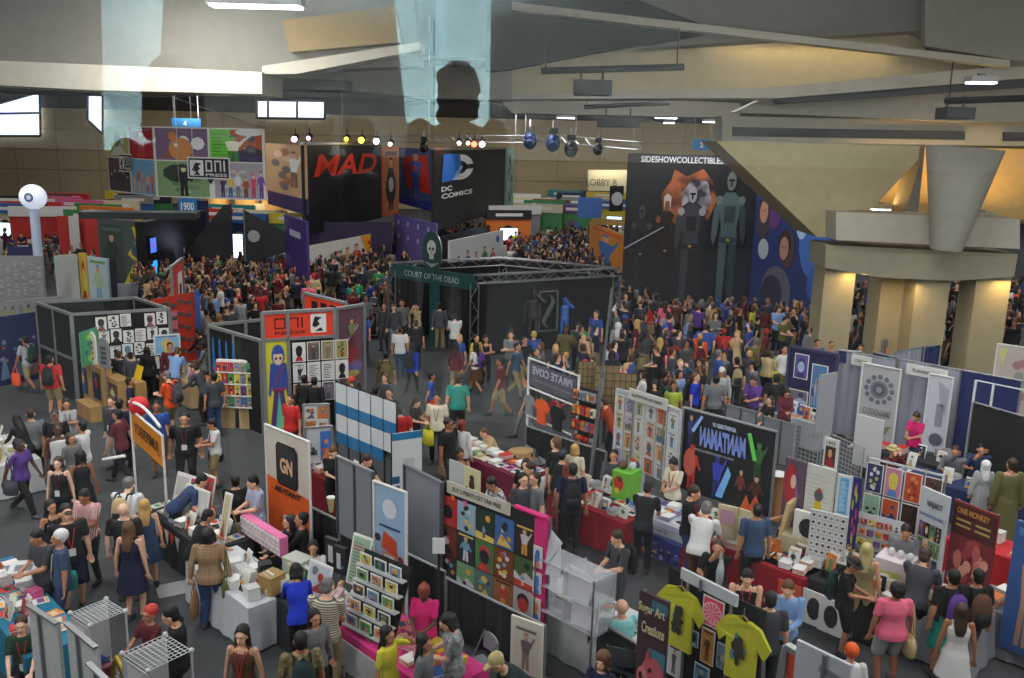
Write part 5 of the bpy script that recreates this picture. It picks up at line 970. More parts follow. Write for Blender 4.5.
for j in range(4):
    for i in range(5):
        w_ = L*.175; sheet(rk, L*(.01+.18*i), 1.66-j*.52, w_, .5, RC[j][i], [(206, 150, 60), (200, 200, 200), (190, 60, 50), (40, 40, 50), (110, 160, 180), (220, 190, 90)], RS[(i*2+j) % 5], 'poster, %s in the %s row of the pink-draped rack' % (ORD[i], ('top', 'second', 'third', 'lowest')[j]), 'posters on the pink-draped rack', 50+i*7+j, off=-.04, border=False)
for k in range(3): sheet(rk, L*.91, 1.6-.42*k, .17, .34, (206, 206, 206), [(60, 110, 200), (220, 120, 60)], 'face', 'small framed card, %s down at the pink-draped rack edge' % ORD[k], 'framed cards on the rack edge', 90+k, off=-.08)
for k in range(8):
    px, py = (449, 490) if k == 0 else (0, 0); p = rk.matrix_basis @ Vector((L*(.03+.12*k), -.07, 2.2-.02*(k % 3) if k < 3 else (.05+.12*(k % 4)))); c = ['yellow', 'orange', 'pink', 'yellow', 'orange', 'orange', 'yellow', 'pink'][k]; mb = MB(); mb.pl([(.06*math.cos(i*math.pi/5+.3)*(1 if i % 2 else .45), .06*math.sin(i*math.pi/5+.3)*(1 if i % 2 else .45)) for i in range(10)], rc(CN[c]), 0); v = mb.v; mb.add([(a, .01, c_) for a, b, c_ in v], [tuple(range(10))[::-1]], rc(CN[c])); tag(mb.build('paper_star', None, p, rk.rotation_euler.z), '%s paper star, %s from the left on the pink-draped rack' % (c, ORD[k]), 'decoration', 'paper stars on the rack')
# pirate cove frame
t, L = pn('white tube frame with a grey mirrored PIRATE COVE cloth sign', (529, 358), (579, 376), 2.45, .02, WHITE, 'tube_sign', 'sign', th=.04)
for x in (0, L): mb = MB(); mb.tube((x, 0, 0), (x, 0, 2.47), .03, WHITE, n=8); mb.build('post', t)
for z_ in (2.45, 1.7, .95): mb = MB(); mb.tube((0, 0, z_), (L, 0, z_), .025, WHITE, n=8); mb.build('rail', t)
mb = MB(); mb.box((L/2, -.02, 2.07), (L*.94, .015, .58), M((92, 90, 102), .8, 0, 'cloth')); s_ = mb.build('cloth_sign', t); text('PIRATE COVE', s_, L*.1, 2.1, L*.8, rc((190, 190, 204)), -.035, .2, mirror=True, bold=.02); text('GRAPHIC NOVEL AND APPAREL', s_, L*.12, 1.93, L*.76, rc((150, 150, 164)), -.035, .06, mirror=True)
def tshirt(p, rz, c, label, s=1.0, motif=None, sz=1.0):
    t = thing('t_shirt', label, 't-shirt', p, rz); t.scale = (1, 1, sz); mb = MB(); m = M(c, .8, 0, 'cloth'); o = [(-.26, -.62), (.26, -.62), (.27, -.1), (.4, -.22), (.5, -.06), (.3, .14), (.1, .18), (.0, .13), (-.1, .18), (-.3, .14), (-.5, -.06), (-.4, -.22), (-.27, -.1)]; N = len(o)
    vs = [(a*s, -.03*math.cos(a*3), b*s) for a, b in o]+[(a*s, .03, b*s) for a, b in o]; mb.add(vs, [tuple(range(N)), tuple(range(N, 2*N))[::-1]]+[(i, i+N, (i+1) % N+N, (i+1) % N) for i in range(N)], m); mb.build('shirt_body', t)
    mb = MB(); mb.tube((-.2*s, 0, .12*s), (0, 0, .22*s), .012, WOOD, n=6); mb.tube((.2*s, 0, .12*s), (0, 0, .22*s), .012, WOOD, n=6); mb.tube((0, 0, .22*s), (0, 0, .32*s), .008, STEEL, n=6); mb.build('hanger', t)
    if motif: mb = MB(); r = random.Random(motif); [mb.disc(r.uniform(-.12, .12)*s, (-.2+r.uniform(-.18, .15))*s, r.uniform(.03, .07)*s, rc((60, 60, 44) if k % 4 else (90, 140, 160)), -.045-.0005*k, r.uniform(.02, .08)*s, 8) for k in range(9)]; mb.pl([(-.1*s, -.3*s), (.1*s, -.3*s), (.05*s, -.05*s), (-.04*s, -.02*s)], rc((70, 66, 50)), -.05); mb.build('printed_motif', t)
    return t
bpy.context.view_layer.update()
for x, c, lb2 in ((.36, (240, 90, 26), 'orange t-shirt hanging in the white pirate sign frame'), (.68, (24, 24, 26), 'black t-shirt hanging beside the orange one'), (.1, (130, 132, 136), 'grey t-shirt hanging at the left of the orange one'), (.5, (150, 30, 60), 'dark red t-shirt mostly hidden between the orange and black ones')):
    tshirt(rk2 := (t.matrix_basis @ Vector((L*x, -.1 if x != .5 else .12, 1.42))), t.rotation_euler.z, c, lb2, .62 if x != .1 else .5, None, 1.25)
p = G(588, 500); t = thing('tall_pole', 'tall leaning steel pole rising beside the print boards', 'pole', p); tp = D(612, 288, p.y)-p; mb = MB(); mb.tube((0, 0, 0), tp*.62, .045, STEEL, n=12); mb.build('lower_tube', t); mb = MB(); mb.tube(tp*.6, tp, .032, STEEL, n=10); mb.build('upper_tube', t); mb = MB(); mb.tube(tp*.59, tp*.62, .06, GREYM, n=12); mb.build('collar', t); mb = MB(); mb.box((0, 0, .015), (.4, .4, .03), GREYM); mb.build('base_plate', t)
p = G(543, 690); t = thing('stand_pole', 'slim black pole at the near end of the pink-draped rack', 'pole', G(438, 668)); mb = MB(); mb.tube((0, 0, 0), (0, 0, 2.1), .018, BLK); mb.build('tube', t); mb = MB(); mb.tube((0, 0, 0), (0, 0, .02), .18, BLK, n=16); mb.build('base', t); mb = MB(); mb.box((0, -.03, 2.0), (.18, .02, .24), WHITE); mb.build('card_holder', t)
# white print boards
SP = [(196, 170, 140), (206, 196, 170), (170, 160, 140), (216, 206, 190), (150, 170, 190), (206, 150, 110)]
def board(pa, pb, label, which, ncol, cols, seed):
    t, L = pn(label, pa, pb, 2.4, 1.7, M((190, 192, 190), .7), 'print_board', 'panel'); rails(t, L, .7, 2.4, M((200, 202, 204), .5), r=.02); bpy.context.view_layer.update()
    for j in range(4):
        for i in range(ncol): sheet(t, L*(i+.06)/ncol, 1.92-j*.41, L/ncol*.86, .38, cols[(i+j*ncol) % len(cols)], [(110, 90, 120), (160, 90, 70), (90, 90, 90), (140, 120, 80), (70, 100, 130)], RS[(i+2*j+seed) % 5] if (i+j) % 3 else 'fig', 'pale print, %s in the %s row of %s' % (ORD[i], ('top', 'second', 'third', 'lowest')[j], which), 'prints on the white boards', seed+i*5+j, off=-.025)
    return t, L
board((617, 389), (646, 396), 'white print board of three columns beside the tall pole', 'the left print board', 3, [(206, 190, 170), (160, 150, 190), (176, 176, 150), (206, 190, 140), (190, 180, 190), (216, 214, 212), (190, 200, 210), (206, 160, 100)], 1)
board((648, 397), (681, 411), 'white print board of three columns left of the mirrored hero banner', 'the right print board', 3, [(206, 206, 214), (206, 100, 44), (196, 216, 226), (206, 160, 130), (150, 150, 110), (190, 206, 220), (206, 186, 160), (216, 170, 120)], 31)
t, L = pn('white sign strip with small dark lettering over the print boards', (629, 388), (667, 400), 2.55, .24, M((206, 204, 196), .7), 'sign_strip', 'sign'); text('ILLUSTRATION AND PRINTS', t, L*.1, 2.4, L*.8, rc((60, 58, 56)), -.02, .07)
for x in (.1, L-.1): mb = MB(); mb.tube((x, .05, 0), (x, .05, 2.5), .015, FRM); mb.build('post', t)
# mirrored hero banner
t, L = frame_banner('wide black banner with mirrored blue MANTAMAN lettering and printed heroes', (685, 409), (776, 433), 2.4, 1.75, M((22, 22, 27), .6), .03, FRM); mb = MB()
fig(mb, L*.02, 1.6, L*.14, .75, (60, 60, 130), (40, 40, 90), y=-.02, pose=1); mb.pl([(L*.1, 2.0), (L*.2, 2.36), (L*.23, 2.34), (L*.13, 1.96)], rc((160, 200, 250)), -.03)
fig(mb, L*.02, .7, L*.22, 1.0, (206, 60, 44), (190, 60, 50), (200, 80, 60), -.02, pose=0); mb.disc(L*.1, 1.3, L*.07, rc((214, 100, 84)), -.025, .3); fig(mb, L*.32, .7, L*.2, .95, (60, 70, 190), (40, 50, 120), (60, 60, 150), -.02, pose=1); mb.pl([(L*.42, .75), (L*.54, 1.45), (L*.58, 1.3), (L*.5, .75)], rc((130, 190, 250)), -.035)
mb.pl([(L*.72, 2.25), (L*.76, 2.28), (L*.84, 1.75), (L*.8, 1.72)], rc((110, 220, 90)), -.035); fig(mb, L*.76, 1.35, L*.18, .8, (60, 110, 60), (40, 80, 44), (80, 140, 80), -.02); fig(mb, L*.62, .7, L*.13, .8, (120, 60, 44), (44, 34, 30), y=-.02); fig(mb, L*.76, .7, L*.18, .75, (90, 44, 34), (40, 30, 28), y=-.02); mb.pl([(L*.7, .66), (L*.76, 1.0), (L*.8, .78), (L*.86, 1.05), (L*.95, .66)], rc((226, 96, 60)), -.03); mb.build('printed_heroes', t)
text('MANTAMAN', t, L*.2, 1.72, L*.52, rc((130, 150, 226)), -.04, .42, mirror=True, bold=.05, shear=.15); text('ADVENTURES OF', t, L*.34, 2.2, L*.26, rc((190, 200, 226)), -.04, .09, mirror=True, bold=.04); text('WWW.MANTAMAN.COM', t, L*.16, 1.6, L*.44, rc((190, 190, 200)), -.04, .05, mirror=True)

for k, (px, py, w_) in enumerate(((588, 362, .5), (607, 366, .62), (626, 374, .55))):
    p = G(px, py, 2.1); t = thing('display_rack', 'tan gridded display rack beyond the print boards, %s of three' % ('leftmost', 'middle', 'rightmost')[k], 'rack', (p.x, p.y, 0), R(-5)); mb = MB(); mb.box((0, 0, 1.5), (w_, .06, 1.2), M((150, 126, 84), .7)); mb.build('board', t); mb = MB(); [mb.box((-w_/2+w_*i/4, -.04, 1.5), (.02, .02, 1.2), rc((80, 62, 44))) for i in range(5)]; [mb.box((0, -.04, .92+.2*j), (w_, .02, .02), rc((80, 62, 44))) for j in range(7)]; mb.build('wire_grid', t); mb = MB(); mb.box((0, 0, .45), (.08, .08, .9), BLK); mb.build('post', t)
t, L = pn('black rack crammed with small orange and brown goods behind the tall pole', (578, 386), (600, 392), 2.2, 1.9, M((34, 30, 28), .8), 'goods_rack', 'rack'); r = random.Random(8)
for j in range(5): mb = MB(); mb.box((L/2, -.12, .5+.36*j), (L, .22, .02), BLK); mb.build('shelf', t)
for j in range(5):
    for i in range(5): cn = r.choice(['orange', 'brown', 'cream', 'red', 'grey']); mb = MB(); mb.box((0, 0, .1), (L/7, .1, .2), rc(CN[cn])); mb.box((0, -.052, .1), (L/10, .006, .1), rc(r.choice(PAL))); tag(mb.build('boxed_toy', None, t.matrix_basis @ Vector((L*(.1+.2*i), -.14, .515+.36*j)), t.rotation_euler.z), '%s boxed toy, %s on the %s shelf of the black goods rack' % (cn, ORD[i], ('lowest', 'second lowest', 'middle', 'second highest', 'top')[j]), 'toy', 'boxed toys on the black goods rack')
# --- right-hand rows
t, L = pn('navy booth panel hung with framed pictures at the head of the curtained row', (790, 346), (838, 355), 2.4, 2.3, M((32, 36, 80), .8, 0, 'cloth'), 'display_wall_screen'); rails(t, L, 0, 2.4, M((60, 60, 90), .5)); bpy.context.view_layer.update()
for x, z, w_, h, c, st, lb in ((.14, 1.55, .3, .7, (90, 80, 150), 'face', 'framed purple portrait print, upper left on the navy booth panel'), (.07, .75, .42, .48, (120, 110, 130), 'scape', 'wide framed print with a blue triangle, lower left on the navy booth panel'), (.52, .8, .33, 1.25, (80, 120, 170), 'crowdfig', 'tall blue framed group poster in the middle of the navy booth panel')): sheet(t, L*x, z, w_*L, h, c, [(170, 190, 220), (60, 50, 110), (214, 150, 110)], st, lb, None, 8, off=-.03)
t, L = pn('pale grey panel end standing against the curtained booth', (821, 375), (838, 372), 2.3, 1.6, M((160, 163, 170), .8)); 
t, L = drape((838, 350), (896, 360), 2.4, 2.35, GD, 'grey curtain booth wall, left stretch behind the sun-emblem banner'); 
t, L = drape((838, 350), (862, 352), 2.42, .35, NV, 'short navy valance over the left end of the grey curtain'); t, L = drape((872, 352), (898, 358), 2.42, .35, NV, 'short navy valance between the two white name strips')
t, L = drape((899, 359), (960, 370), 2.4, 2.35, GD, 'grey curtain booth wall, right stretch behind the pale drawn banner'); t, L = drape((961, 370), (1022, 381), 2.4, 2.35, NV, 'navy curtain at the right, behind the black curtained frame'); t, L = drape((895, 352), (928, 346), 2.4, 2.0, GD, 'grey curtain side running back to the concrete pillars'); t, L = drape((925, 347), (941, 345), 2.42, 2.0, NV, 'short navy curtain just in front of the concrete pillar')
for pa, pb, lb in (((852, 354), (871, 358), 'left'), ((907, 363), (948, 371), 'right')): t, L = pn('white name strip with tiny dark lettering, %s one on the grey curtains' % ('shorter' if lb == 'left' else 'longer'), pa, pb, 2.38, .28, M((212, 212, 206), .7), 'sign_strip', 'sign'); text('CODENAME' if lb == 'left' else 'THE CARTOON ART NETWORK', t, L*.15, 2.2, L*.7, rc((70, 70, 80)), -.02, .08)
t, L = frame_banner('pale grey banner with a dark sun-ray emblem and the word CODENAME', (864, 364), (900, 371), 2.25, 2.0, M((178, 178, 182), .6)); mb = MB(); 
for k in range(12): a = k*math.pi/6; mb.disc(L/2+.34*math.cos(a), 1.65+.34*math.sin(a), .07, rc((110, 112, 122)), -.012, None, 8)
mb.disc(L/2, 1.65, .24, rc((120, 122, 132)), -.012, None, 20); mb.disc(L/2, 1.65, .17, rc((90, 92, 104)), -.014, None, 20); mb.disc(L/2, 1.65, .09, rc((150, 152, 160)), -.016, None, 5); mb.pl([(L*.05, .75), (L*.5, .6), (L*.95, .75), (L*.8, .5), (L*.2, .5)], rc((130, 136, 90)), -.012); mb.build('sun_emblem', t); text('CODENAME', t, L*.1, .95, L*.8, rc((120, 124, 110)), -.015, .17, bold=.02)
t, L = frame_banner('whitish banner with faint slanting drawing on the right grey curtain', (931, 375), (952, 379), 2.2, 2.0, M((196, 200, 210), .6)); mb = MB(); mb.pl([(L*.4, 2.1), (L*.95, 1.9), (L*.9, 1.2), (L*.6, 1.5)], rc((160, 166, 178)), -.012); mb.disc(L*.6, .55, .17, rc((90, 96, 110)), -.012, None, 16); mb.rect(L*.45, .9, L*.8, 1.5, rc((140, 146, 160)), -.012); mb.build('printed_drawing', t)
# black curtain frame at right edge
t, L = drape((973, 402), (1050, 424), 2.1, 2.05, M((30, 31, 34), .85, 0, 'drape'), 'black curtain in a white tube frame at the right edge')
t, L = pn('white tube frame standing over the black curtain', (976, 380), (1050, 395), 2.45, .02, WHITE, 'tube_stand', 'frame')
for x in (0, L*.25): mb = MB(); mb.tube((x, 0, 0), (x, 0, 2.45), .03, WHITE, n=8); mb.build('post', t)
t, L = frame_banner('cream banner with pink figures at the far right edge behind the curtains', (999, 345), (1050, 352), 2.5, 2.0, M((196, 184, 178), .7)); mb = MB(); art(mb, .1, .7, L-.2, 1.6, (190, 178, 172), [(170, 120, 130), (150, 150, 140)], 'bloom', 5); mb.pl([(0, 2.4), (L*.2, 2.45), (L*.12, 1.9)], rc((206, 210, 130)), -.02); mb.build('printed_art', t)
# low grey panels
gpan('low grey partition behind the hero banner, left section', (726, 404), (757, 412), 1.15, 1.1, 2); gpan('low grey partition behind the hero banner, right section', (764, 416), (800, 426), 1.15, 1.1, 2)
# wire grids
def wire(label, pa, pb, zt, h, m=M((186, 188, 192), .4, .5)):
    t, L = pn(label, pa, pb, zt, .02, m, 'wire_grid', 'grid panel', th=.02); mb = MB(); n = max(3, int(L/.09)); k = int(h/.09)
    for i in range(n+1): mb.tube((L*i/n, 0, zt-h), (L*i/n, 0, zt), .006, m, n=4, caps=False)
    for j in range(k+1): mb.tube((0, 0, zt-h*j/k), (L, 0, zt-h*j/k), .006, m, n=4, caps=False)
    mb.build('wire_mesh', t)
    for x in (0, L): mb = MB(); mb.tube((x, 0, 0), (x, 0, zt), .016, m, n=6); mb.build('post', t); mb = MB(); mb.box((x, 0, .015), (.05, .5, .03), m); mb.build('foot', t)
    return t, L
wire('white wire grid left of the framed portrait poster', (796, 424), (820, 432), 2.0, 1.3); wire('white wire grid right of the framed portrait poster', (823, 430), (864, 448), 2.0, 1.3)
t, L = pn('blank white board leaning over the wire grid', (857, 414), (884, 421), 2.35, 1.1, M((206, 206, 206), .6), 'blank_board')
mb = MB(); mb.tube((.1, .03, 0), (.1, .03, 2.0), .015, FRM); mb.tube((L-.1, .03, 0), (L-.1, .03, 2.0), .015, FRM); mb.build('stand', t)
t, L = pn('white framed portrait poster of a person in red, in front of the wire grid', (825, 437), (839, 441), 2.35, .7, M((222, 220, 214), .6), 'framed_poster', 'poster'); mb = MB(); mb.rect(L*.14, 1.8, L*.86, 2.2, rc((80, 50, 50)), -.008); mb.disc(L*.5, 2.06, L*.14, rc((206, 150, 110)), -.014, .09); mb.disc(L*.5, 2.12, L*.15, rc((50, 30, 26)), -.012, .07); mb.pl([(L*.2, 1.8), (L*.8, 1.8), (L*.7, 1.96), (L*.3, 1.96)], rc((170, 40, 44)), -.013); mb.build('portrait', t); text('I AM B', t, L*.2, 2.24, L*.6, rc((40, 40, 44)), -.012, .06); mb = MB(); mb.tube((L/2, .03, 0), (L/2, .03, 1.8), .015, BLK); mb.build('stand', t)
# big posters
def poster(label, pa, pb, zt, h, bg, cols, st, seed, extra=None, frame=None):
    t, L = pn(label, pa, pb, zt, h, rc(bg) if not frame else rc(frame), 'poster_board', 'poster'); b = .05 if frame else 0; mb = MB(); art(mb, b, zt-h+b, L-2*b, h-2*b, bg, cols, st, seed)
    if extra: extra(mb, L, zt, h)
    mb.build('printed_art', t)
    for x in (.04, L-.04): mb = MB(); mb.tube((x, .05, 0), (x, .05, zt), .018, FRM, n=6); mb.build('post', t)
    return t, L
poster('poster of a red-haired printed woman in purple, right of the hero banner', (786, 457), (806, 463), 2.35, 1.35, (96, 74, 90), [(150, 100, 150), (206, 170, 160), (90, 60, 110)], 'face', 3, lambda mb, L, z, h: (mb.disc(L*.35, z-h*.35, L*.3, rc((170, 40, 44)), -.012, h*.3, 12), mb.disc(L*.5, z-h*.3, L*.14, rc((226, 190, 170)), -.016, h*.1, 12)))
def pile(mb, L, z, h):
    for k in range(14): a = k*1.9; mb.disc(L*(.5+.2*math.cos(a)*(k/14)), z-h*(.45+.025*k)+.02, L*.1+.004*k, rc((214, 190, 40)), -.012-.0004*k, h*.05, 9)
    mb.disc(L*.5, z-h*.36, L*.16, rc((90, 90, 100)), -.02, h*.08, 9); mb.disc(L*.52, z-h*.3, L*.06, rc((190, 70, 60)), -.022, h*.04, 8)
poster('white poster with a pile of yellow printed shapes, right of the red-haired one', (808, 463), (836, 471), 2.35, 1.45, (214, 212, 206), [(200, 196, 190)], 'text', 4, pile)
poster('pale blue text poster beside the yellow-pile poster', (838, 474), (853, 477), 2.3, .75, (90, 170, 214), [(190, 220, 236), (226, 236, 240)], 'text', 5, frame=(214, 220, 224)); poster('narrow navy poster with bright squiggles, behind the pale blue one', (854, 477), (862, 479), 2.3, 1.3, (34, 40, 110), [(200, 60, 90), (190, 190, 60)], 'bloom', 6)
t, L = pn('white poster rack with two rows of bright illustrated prints on the right', (868, 457), (946, 476), 2.4, .03, M((190, 192, 196), .5), 'poster_rack', 'rack')
for k in range(5): mb = MB(); mb.tube((L*k/4, .02, 0), (L*k/4, .02, 2.42), .018, FRM, n=6); mb.build('post', t)
bpy.context.view_layer.update(); PR = [[((40, 44, 100), 'bloom', [(190, 190, 90), (220, 220, 220)], 'navy print with pale moons'), ((206, 130, 160), 'face', [(226, 214, 90), (120, 180, 90), (90, 140, 200)], 'pink and green print with a round yellow creature'), ((196, 76, 44), 'bloom', [(226, 140, 70), (150, 40, 30)], 'orange-red swirling print'), ((92, 62, 50), 'bloom', [(120, 90, 70), (70, 46, 40)], 'dark brown textured print')], [((150, 190, 160), 'abs', [(30, 30, 34), (40, 40, 44)], 'mint green print with a black round mark'), ((206, 84, 40), 'scape', [(40, 80, 120), (30, 60, 100), (220, 220, 210)], 'orange and blue mountain print'), ((44, 30, 26), 'text', [(90, 50, 36)], 'nearly black print'), ((60, 60, 70), 'bloom', [(90, 90, 100)], 'dark grey print')], [((214, 130, 50), 'abs', [(226, 226, 220), (206, 60, 60)], 'orange and white print'), ((90, 50, 140), 'fig', [(200, 190, 220), (50, 110, 60)], 'violet print with a white figure'), ((160, 44, 44), 'face', [(206, 130, 110)], 'red print'), None]]
for j in range(3):
    for i in range(4):
        if PR[j][i]: bg, st, cs, nm = PR[j][i]; sheet(t, L*(.01+.25*i), 1.78-.58*j, L*.225, .55, bg, cs, st, nm + ', %s in the %s row, white rack' % (ORD[i], ('top', 'middle', 'lowest')[j]), 'prints on the white poster rack', 120+i+j*4, off=-.03)
mb_ = None
t, L = poster('tall white-framed banner headed NINJABOT over small bright prints', (922, 486), (950, 498), 2.4, 2.1, (206, 210, 214), [(206, 210, 214)], 'text', 9, frame=(206, 210, 214)); mb = MB(); r = random.Random(4)
for j in range(5):
    for i in range(4): art(mb, L*(.1+.2*i), .42+.29*j, L*.18, .26, r.choice(PAL), PAL, r.choice(['face', 'abs', 'bloom']), r.random(), -.02)
mb.build('small_prints', t); text('NINJABOT', t, L*.3, 2.1, L*.55, rc((80, 84, 90)), -.03, .13, bold=.02); text('MUGS MONSTERS ART PRINTS', t, L*.08, 1.94, L*.84, rc((80, 130, 180)), -.03, .06)
def redp(mb, L, z, h):
    mb.rect(L*.02, z-h*.28, L*.98, z-h*.02, rc((84, 34, 34)), -.02); [mb.rect(L*(.12+.44*(k % 2)), z-h*(.16+.05*(k//2)), L*(.46+.44*(k % 2)), z-h*(.14+.05*(k//2)), rc((190, 160, 90)), -.03) for k in range(4)]; r = random.Random(5); [mb.disc(L*r.uniform(.12, .88), z-h*r.uniform(.35, .95), L*.1, rc(r.choice([(206, 120, 110), (170, 60, 66), (190, 90, 90), (226, 160, 140)])), -.02-.0005*k, h*r.uniform(.03, .09), 8) for k in range(16)]
t, L = poster('tall dark red banner crowded with pink printed shapes, at the right', (955, 499), (999, 516), 2.3, 1.9, (130, 44, 50), [(170, 70, 70)], 'bloom', 10, redp); text('ONE MONKEY', t, L*.12, 2.12, L*.74, rc((206, 140, 70)), -.035, .1, bold=.03)
t, L = poster('blue banner edge with a printed figure at the extreme right', (1017, 520), (1060, 534), 2.35, 2.1, (60, 96, 160), [(90, 130, 190), (190, 150, 120)], 'fig', 11)
# --- bottom right black panel with yellow shirts
t, L = pn('black panel hung with yellow t-shirts and prints at the lower right', (669, 567), (765, 612), 2.4, 2.3, M((24, 24, 27), .85, 0, 'cloth'), 'display_wall_screen'); bp_ = t; bpy.context.view_layer.update()
tshirt(t.matrix_basis @ Vector((L*.19, -.07, 2.04)), t.rotation_euler.z, (206, 204, 50), 'yellow t-shirt with a small dark crest, left one on the black panel', .8, 3, 1.3); tshirt(t.matrix_basis @ Vector((L*.84, -.07, 2.04)), t.rotation_euler.z, (206, 204, 50), 'yellow t-shirt with a printed creature, right one on the black panel', .8, 8, 1.3)
def psheet(x, z, w_, h, c, cs, st, lb, sd): return sheet(bp_, L*x, z, L*w_, h, c, cs, st, lb, None, sd, off=-.05)
o = psheet(.42, 1.9, .22, .4, (240, 70, 100), [(240, 70, 100)], 'text', 'hot pink print with a white round emblem between the yellow shirts', 1); mb = MB(); w_ = L*.22; mb.disc(w_/2, .2, .15, rc((250, 190, 200)), -.014, None, 20); mb.disc(w_/2, .2, .13, rc((240, 90, 116)), -.016, None, 20); [mb.pl([(w_/2, .2), (w_/2+.13*math.cos(k*.5), .2+.13*math.sin(k*.5)), (w_/2+.13*math.cos(k*.5+.2), .2+.13*math.sin(k*.5+.2))], rc((250, 190, 200)), -.018) for k in range(12)]; e = mb.build('round_emblem', o); 
psheet(.43, 1.38, .14, .48, (206, 140, 50), [(90, 60, 40), (40, 34, 30)], 'fig', 'mustard orange print with a dark figure under the pink print', 2); psheet(.31, 1.52, .09, .22, (70, 120, 150), [(30, 30, 50), (160, 190, 200)], 'face', 'small teal-blue print overlapping the left yellow shirt', 3); psheet(.6, 1.42, .09, .34, (110, 130, 150), [(40, 50, 70), (170, 180, 190)], 'crowdfig', 'small grey-blue print beside the mustard one', 4); psheet(.08, .95, .15, .45, (200, 200, 202), [(40, 40, 44), (90, 90, 96)], 'fig', 'white print with a black top-hatted figure below the left shirt', 5); psheet(.38, .85, .16, .48, (110, 150, 180), [(40, 60, 100), (206, 180, 160)], 'fig', 'blue print with a standing figure below the mustard print', 6); psheet(.62, .95, .14, .3, (190, 206, 50), [(60, 90, 40), (80, 140, 60)], 'bloom', 'lime yellow print low beside the right shirt', 7)
psheet(.0, .0+.6, .06, .3, (206, 206, 90), [(120, 120, 60)], 'text', 'tiny yellow tag card at the left edge of the black panel', 8)
t, L = pn('long white slatted panel top standing behind the yellow-shirt panel', (681, 568), (737, 596), 2.5, .15, M((200, 202, 206), .6)); mb = MB(); mb.box((L*.4, -.03, 2.42), (.03, .03, .15), GREYM); mb.build('seam', t); [MB().tube((x, .04, 0), (x, .04, 2.4), .02, FRM).build('post', t) for x in (.1, L-.1)]
t, L = poster('dark plum banner headed Sugar Art Creations with a printed pink pig', (640, 590), (669, 603), 2.4, 1.9, (70, 46, 54), [(70, 46, 54)], 'text', 4, lambda mb, L, z, h: (mb.rect(L*.45, z-.2, L, z-.05, rc((60, 110, 130)), -.01), mb.rect(L*.42, z-1.0, L, z-.7, rc((70, 130, 140)), -.01), mb.disc(L*.62, z-1.1, L*.42, rc((206, 96, 110)), -.02, .3, 16), mb.disc(L*.3, z-1.12, L*.2, rc((222, 120, 130)), -.03, .15, 14), mb.disc(L*.24, z-1.1, .03, rc((60, 30, 40)), -.04, .05), mb.disc(L*.38, z-1.16, .03, rc((60, 30, 40)), -.04, .05), mb.pl([(L*.35, z-.86), (L*.45, z-.7), (L*.55, z-.84)], rc((190, 80, 96)), -.03), mb.disc(L*.55, z-.98, .02, rc((20, 20, 20)), -.04, .03), mb.rect(0, z-1.9, L, z-1.4, rc((80, 106, 60)), -.025)))
text('Sugar Art', t, L*.06, 2.14, L*.9, rc((214, 204, 160)), -.045, .15, bold=.02); text('Creations', t, L*.2, 1.9, L*.78, rc((214, 204, 160)), -.045, .15, bold=.02); text('Hungary', t, L*.1, .78, L*.8, rc((196, 200, 90)), -.045, .13, bold=.02)
t, L = pn('striped orange, black and red sign with pale block letters at the bottom right', (787, 646), (850, 684), 2.3, .9, M((190, 62, 44), .6), 'banner', 'banner'); mb = MB(); [mb.rect(L*(.2*k), 1.4, L*(.2*(k+1)), 2.3, rc([(206, 74, 44), (50, 48, 54), (196, 40, 52), (50, 48, 54), (206, 74, 44)][k]), -.006) for k in range(5)]; mb.build('stripes', t); text('INSPCOR', t, L*.06, 1.72, L*.88, rc((190, 182, 160)), -.03, .24, bold=.03); rails(t, L, 1.4, 2.3, FRM)
t, L = pn('white two-part panel standing behind the striped orange sign', (797, 640), (851, 666), 2.5, 1.0, M((190, 194, 200), .6)); mb = MB(); mb.box((L*.55, -.03, 2.0), (.03, .03, 1.0), GREYM); mb.build('seam', t); [MB().tube((x, .04, 0), (x, .04, 2.4), .02, FRM).build('post', t) for x in (.1, L-.1)]
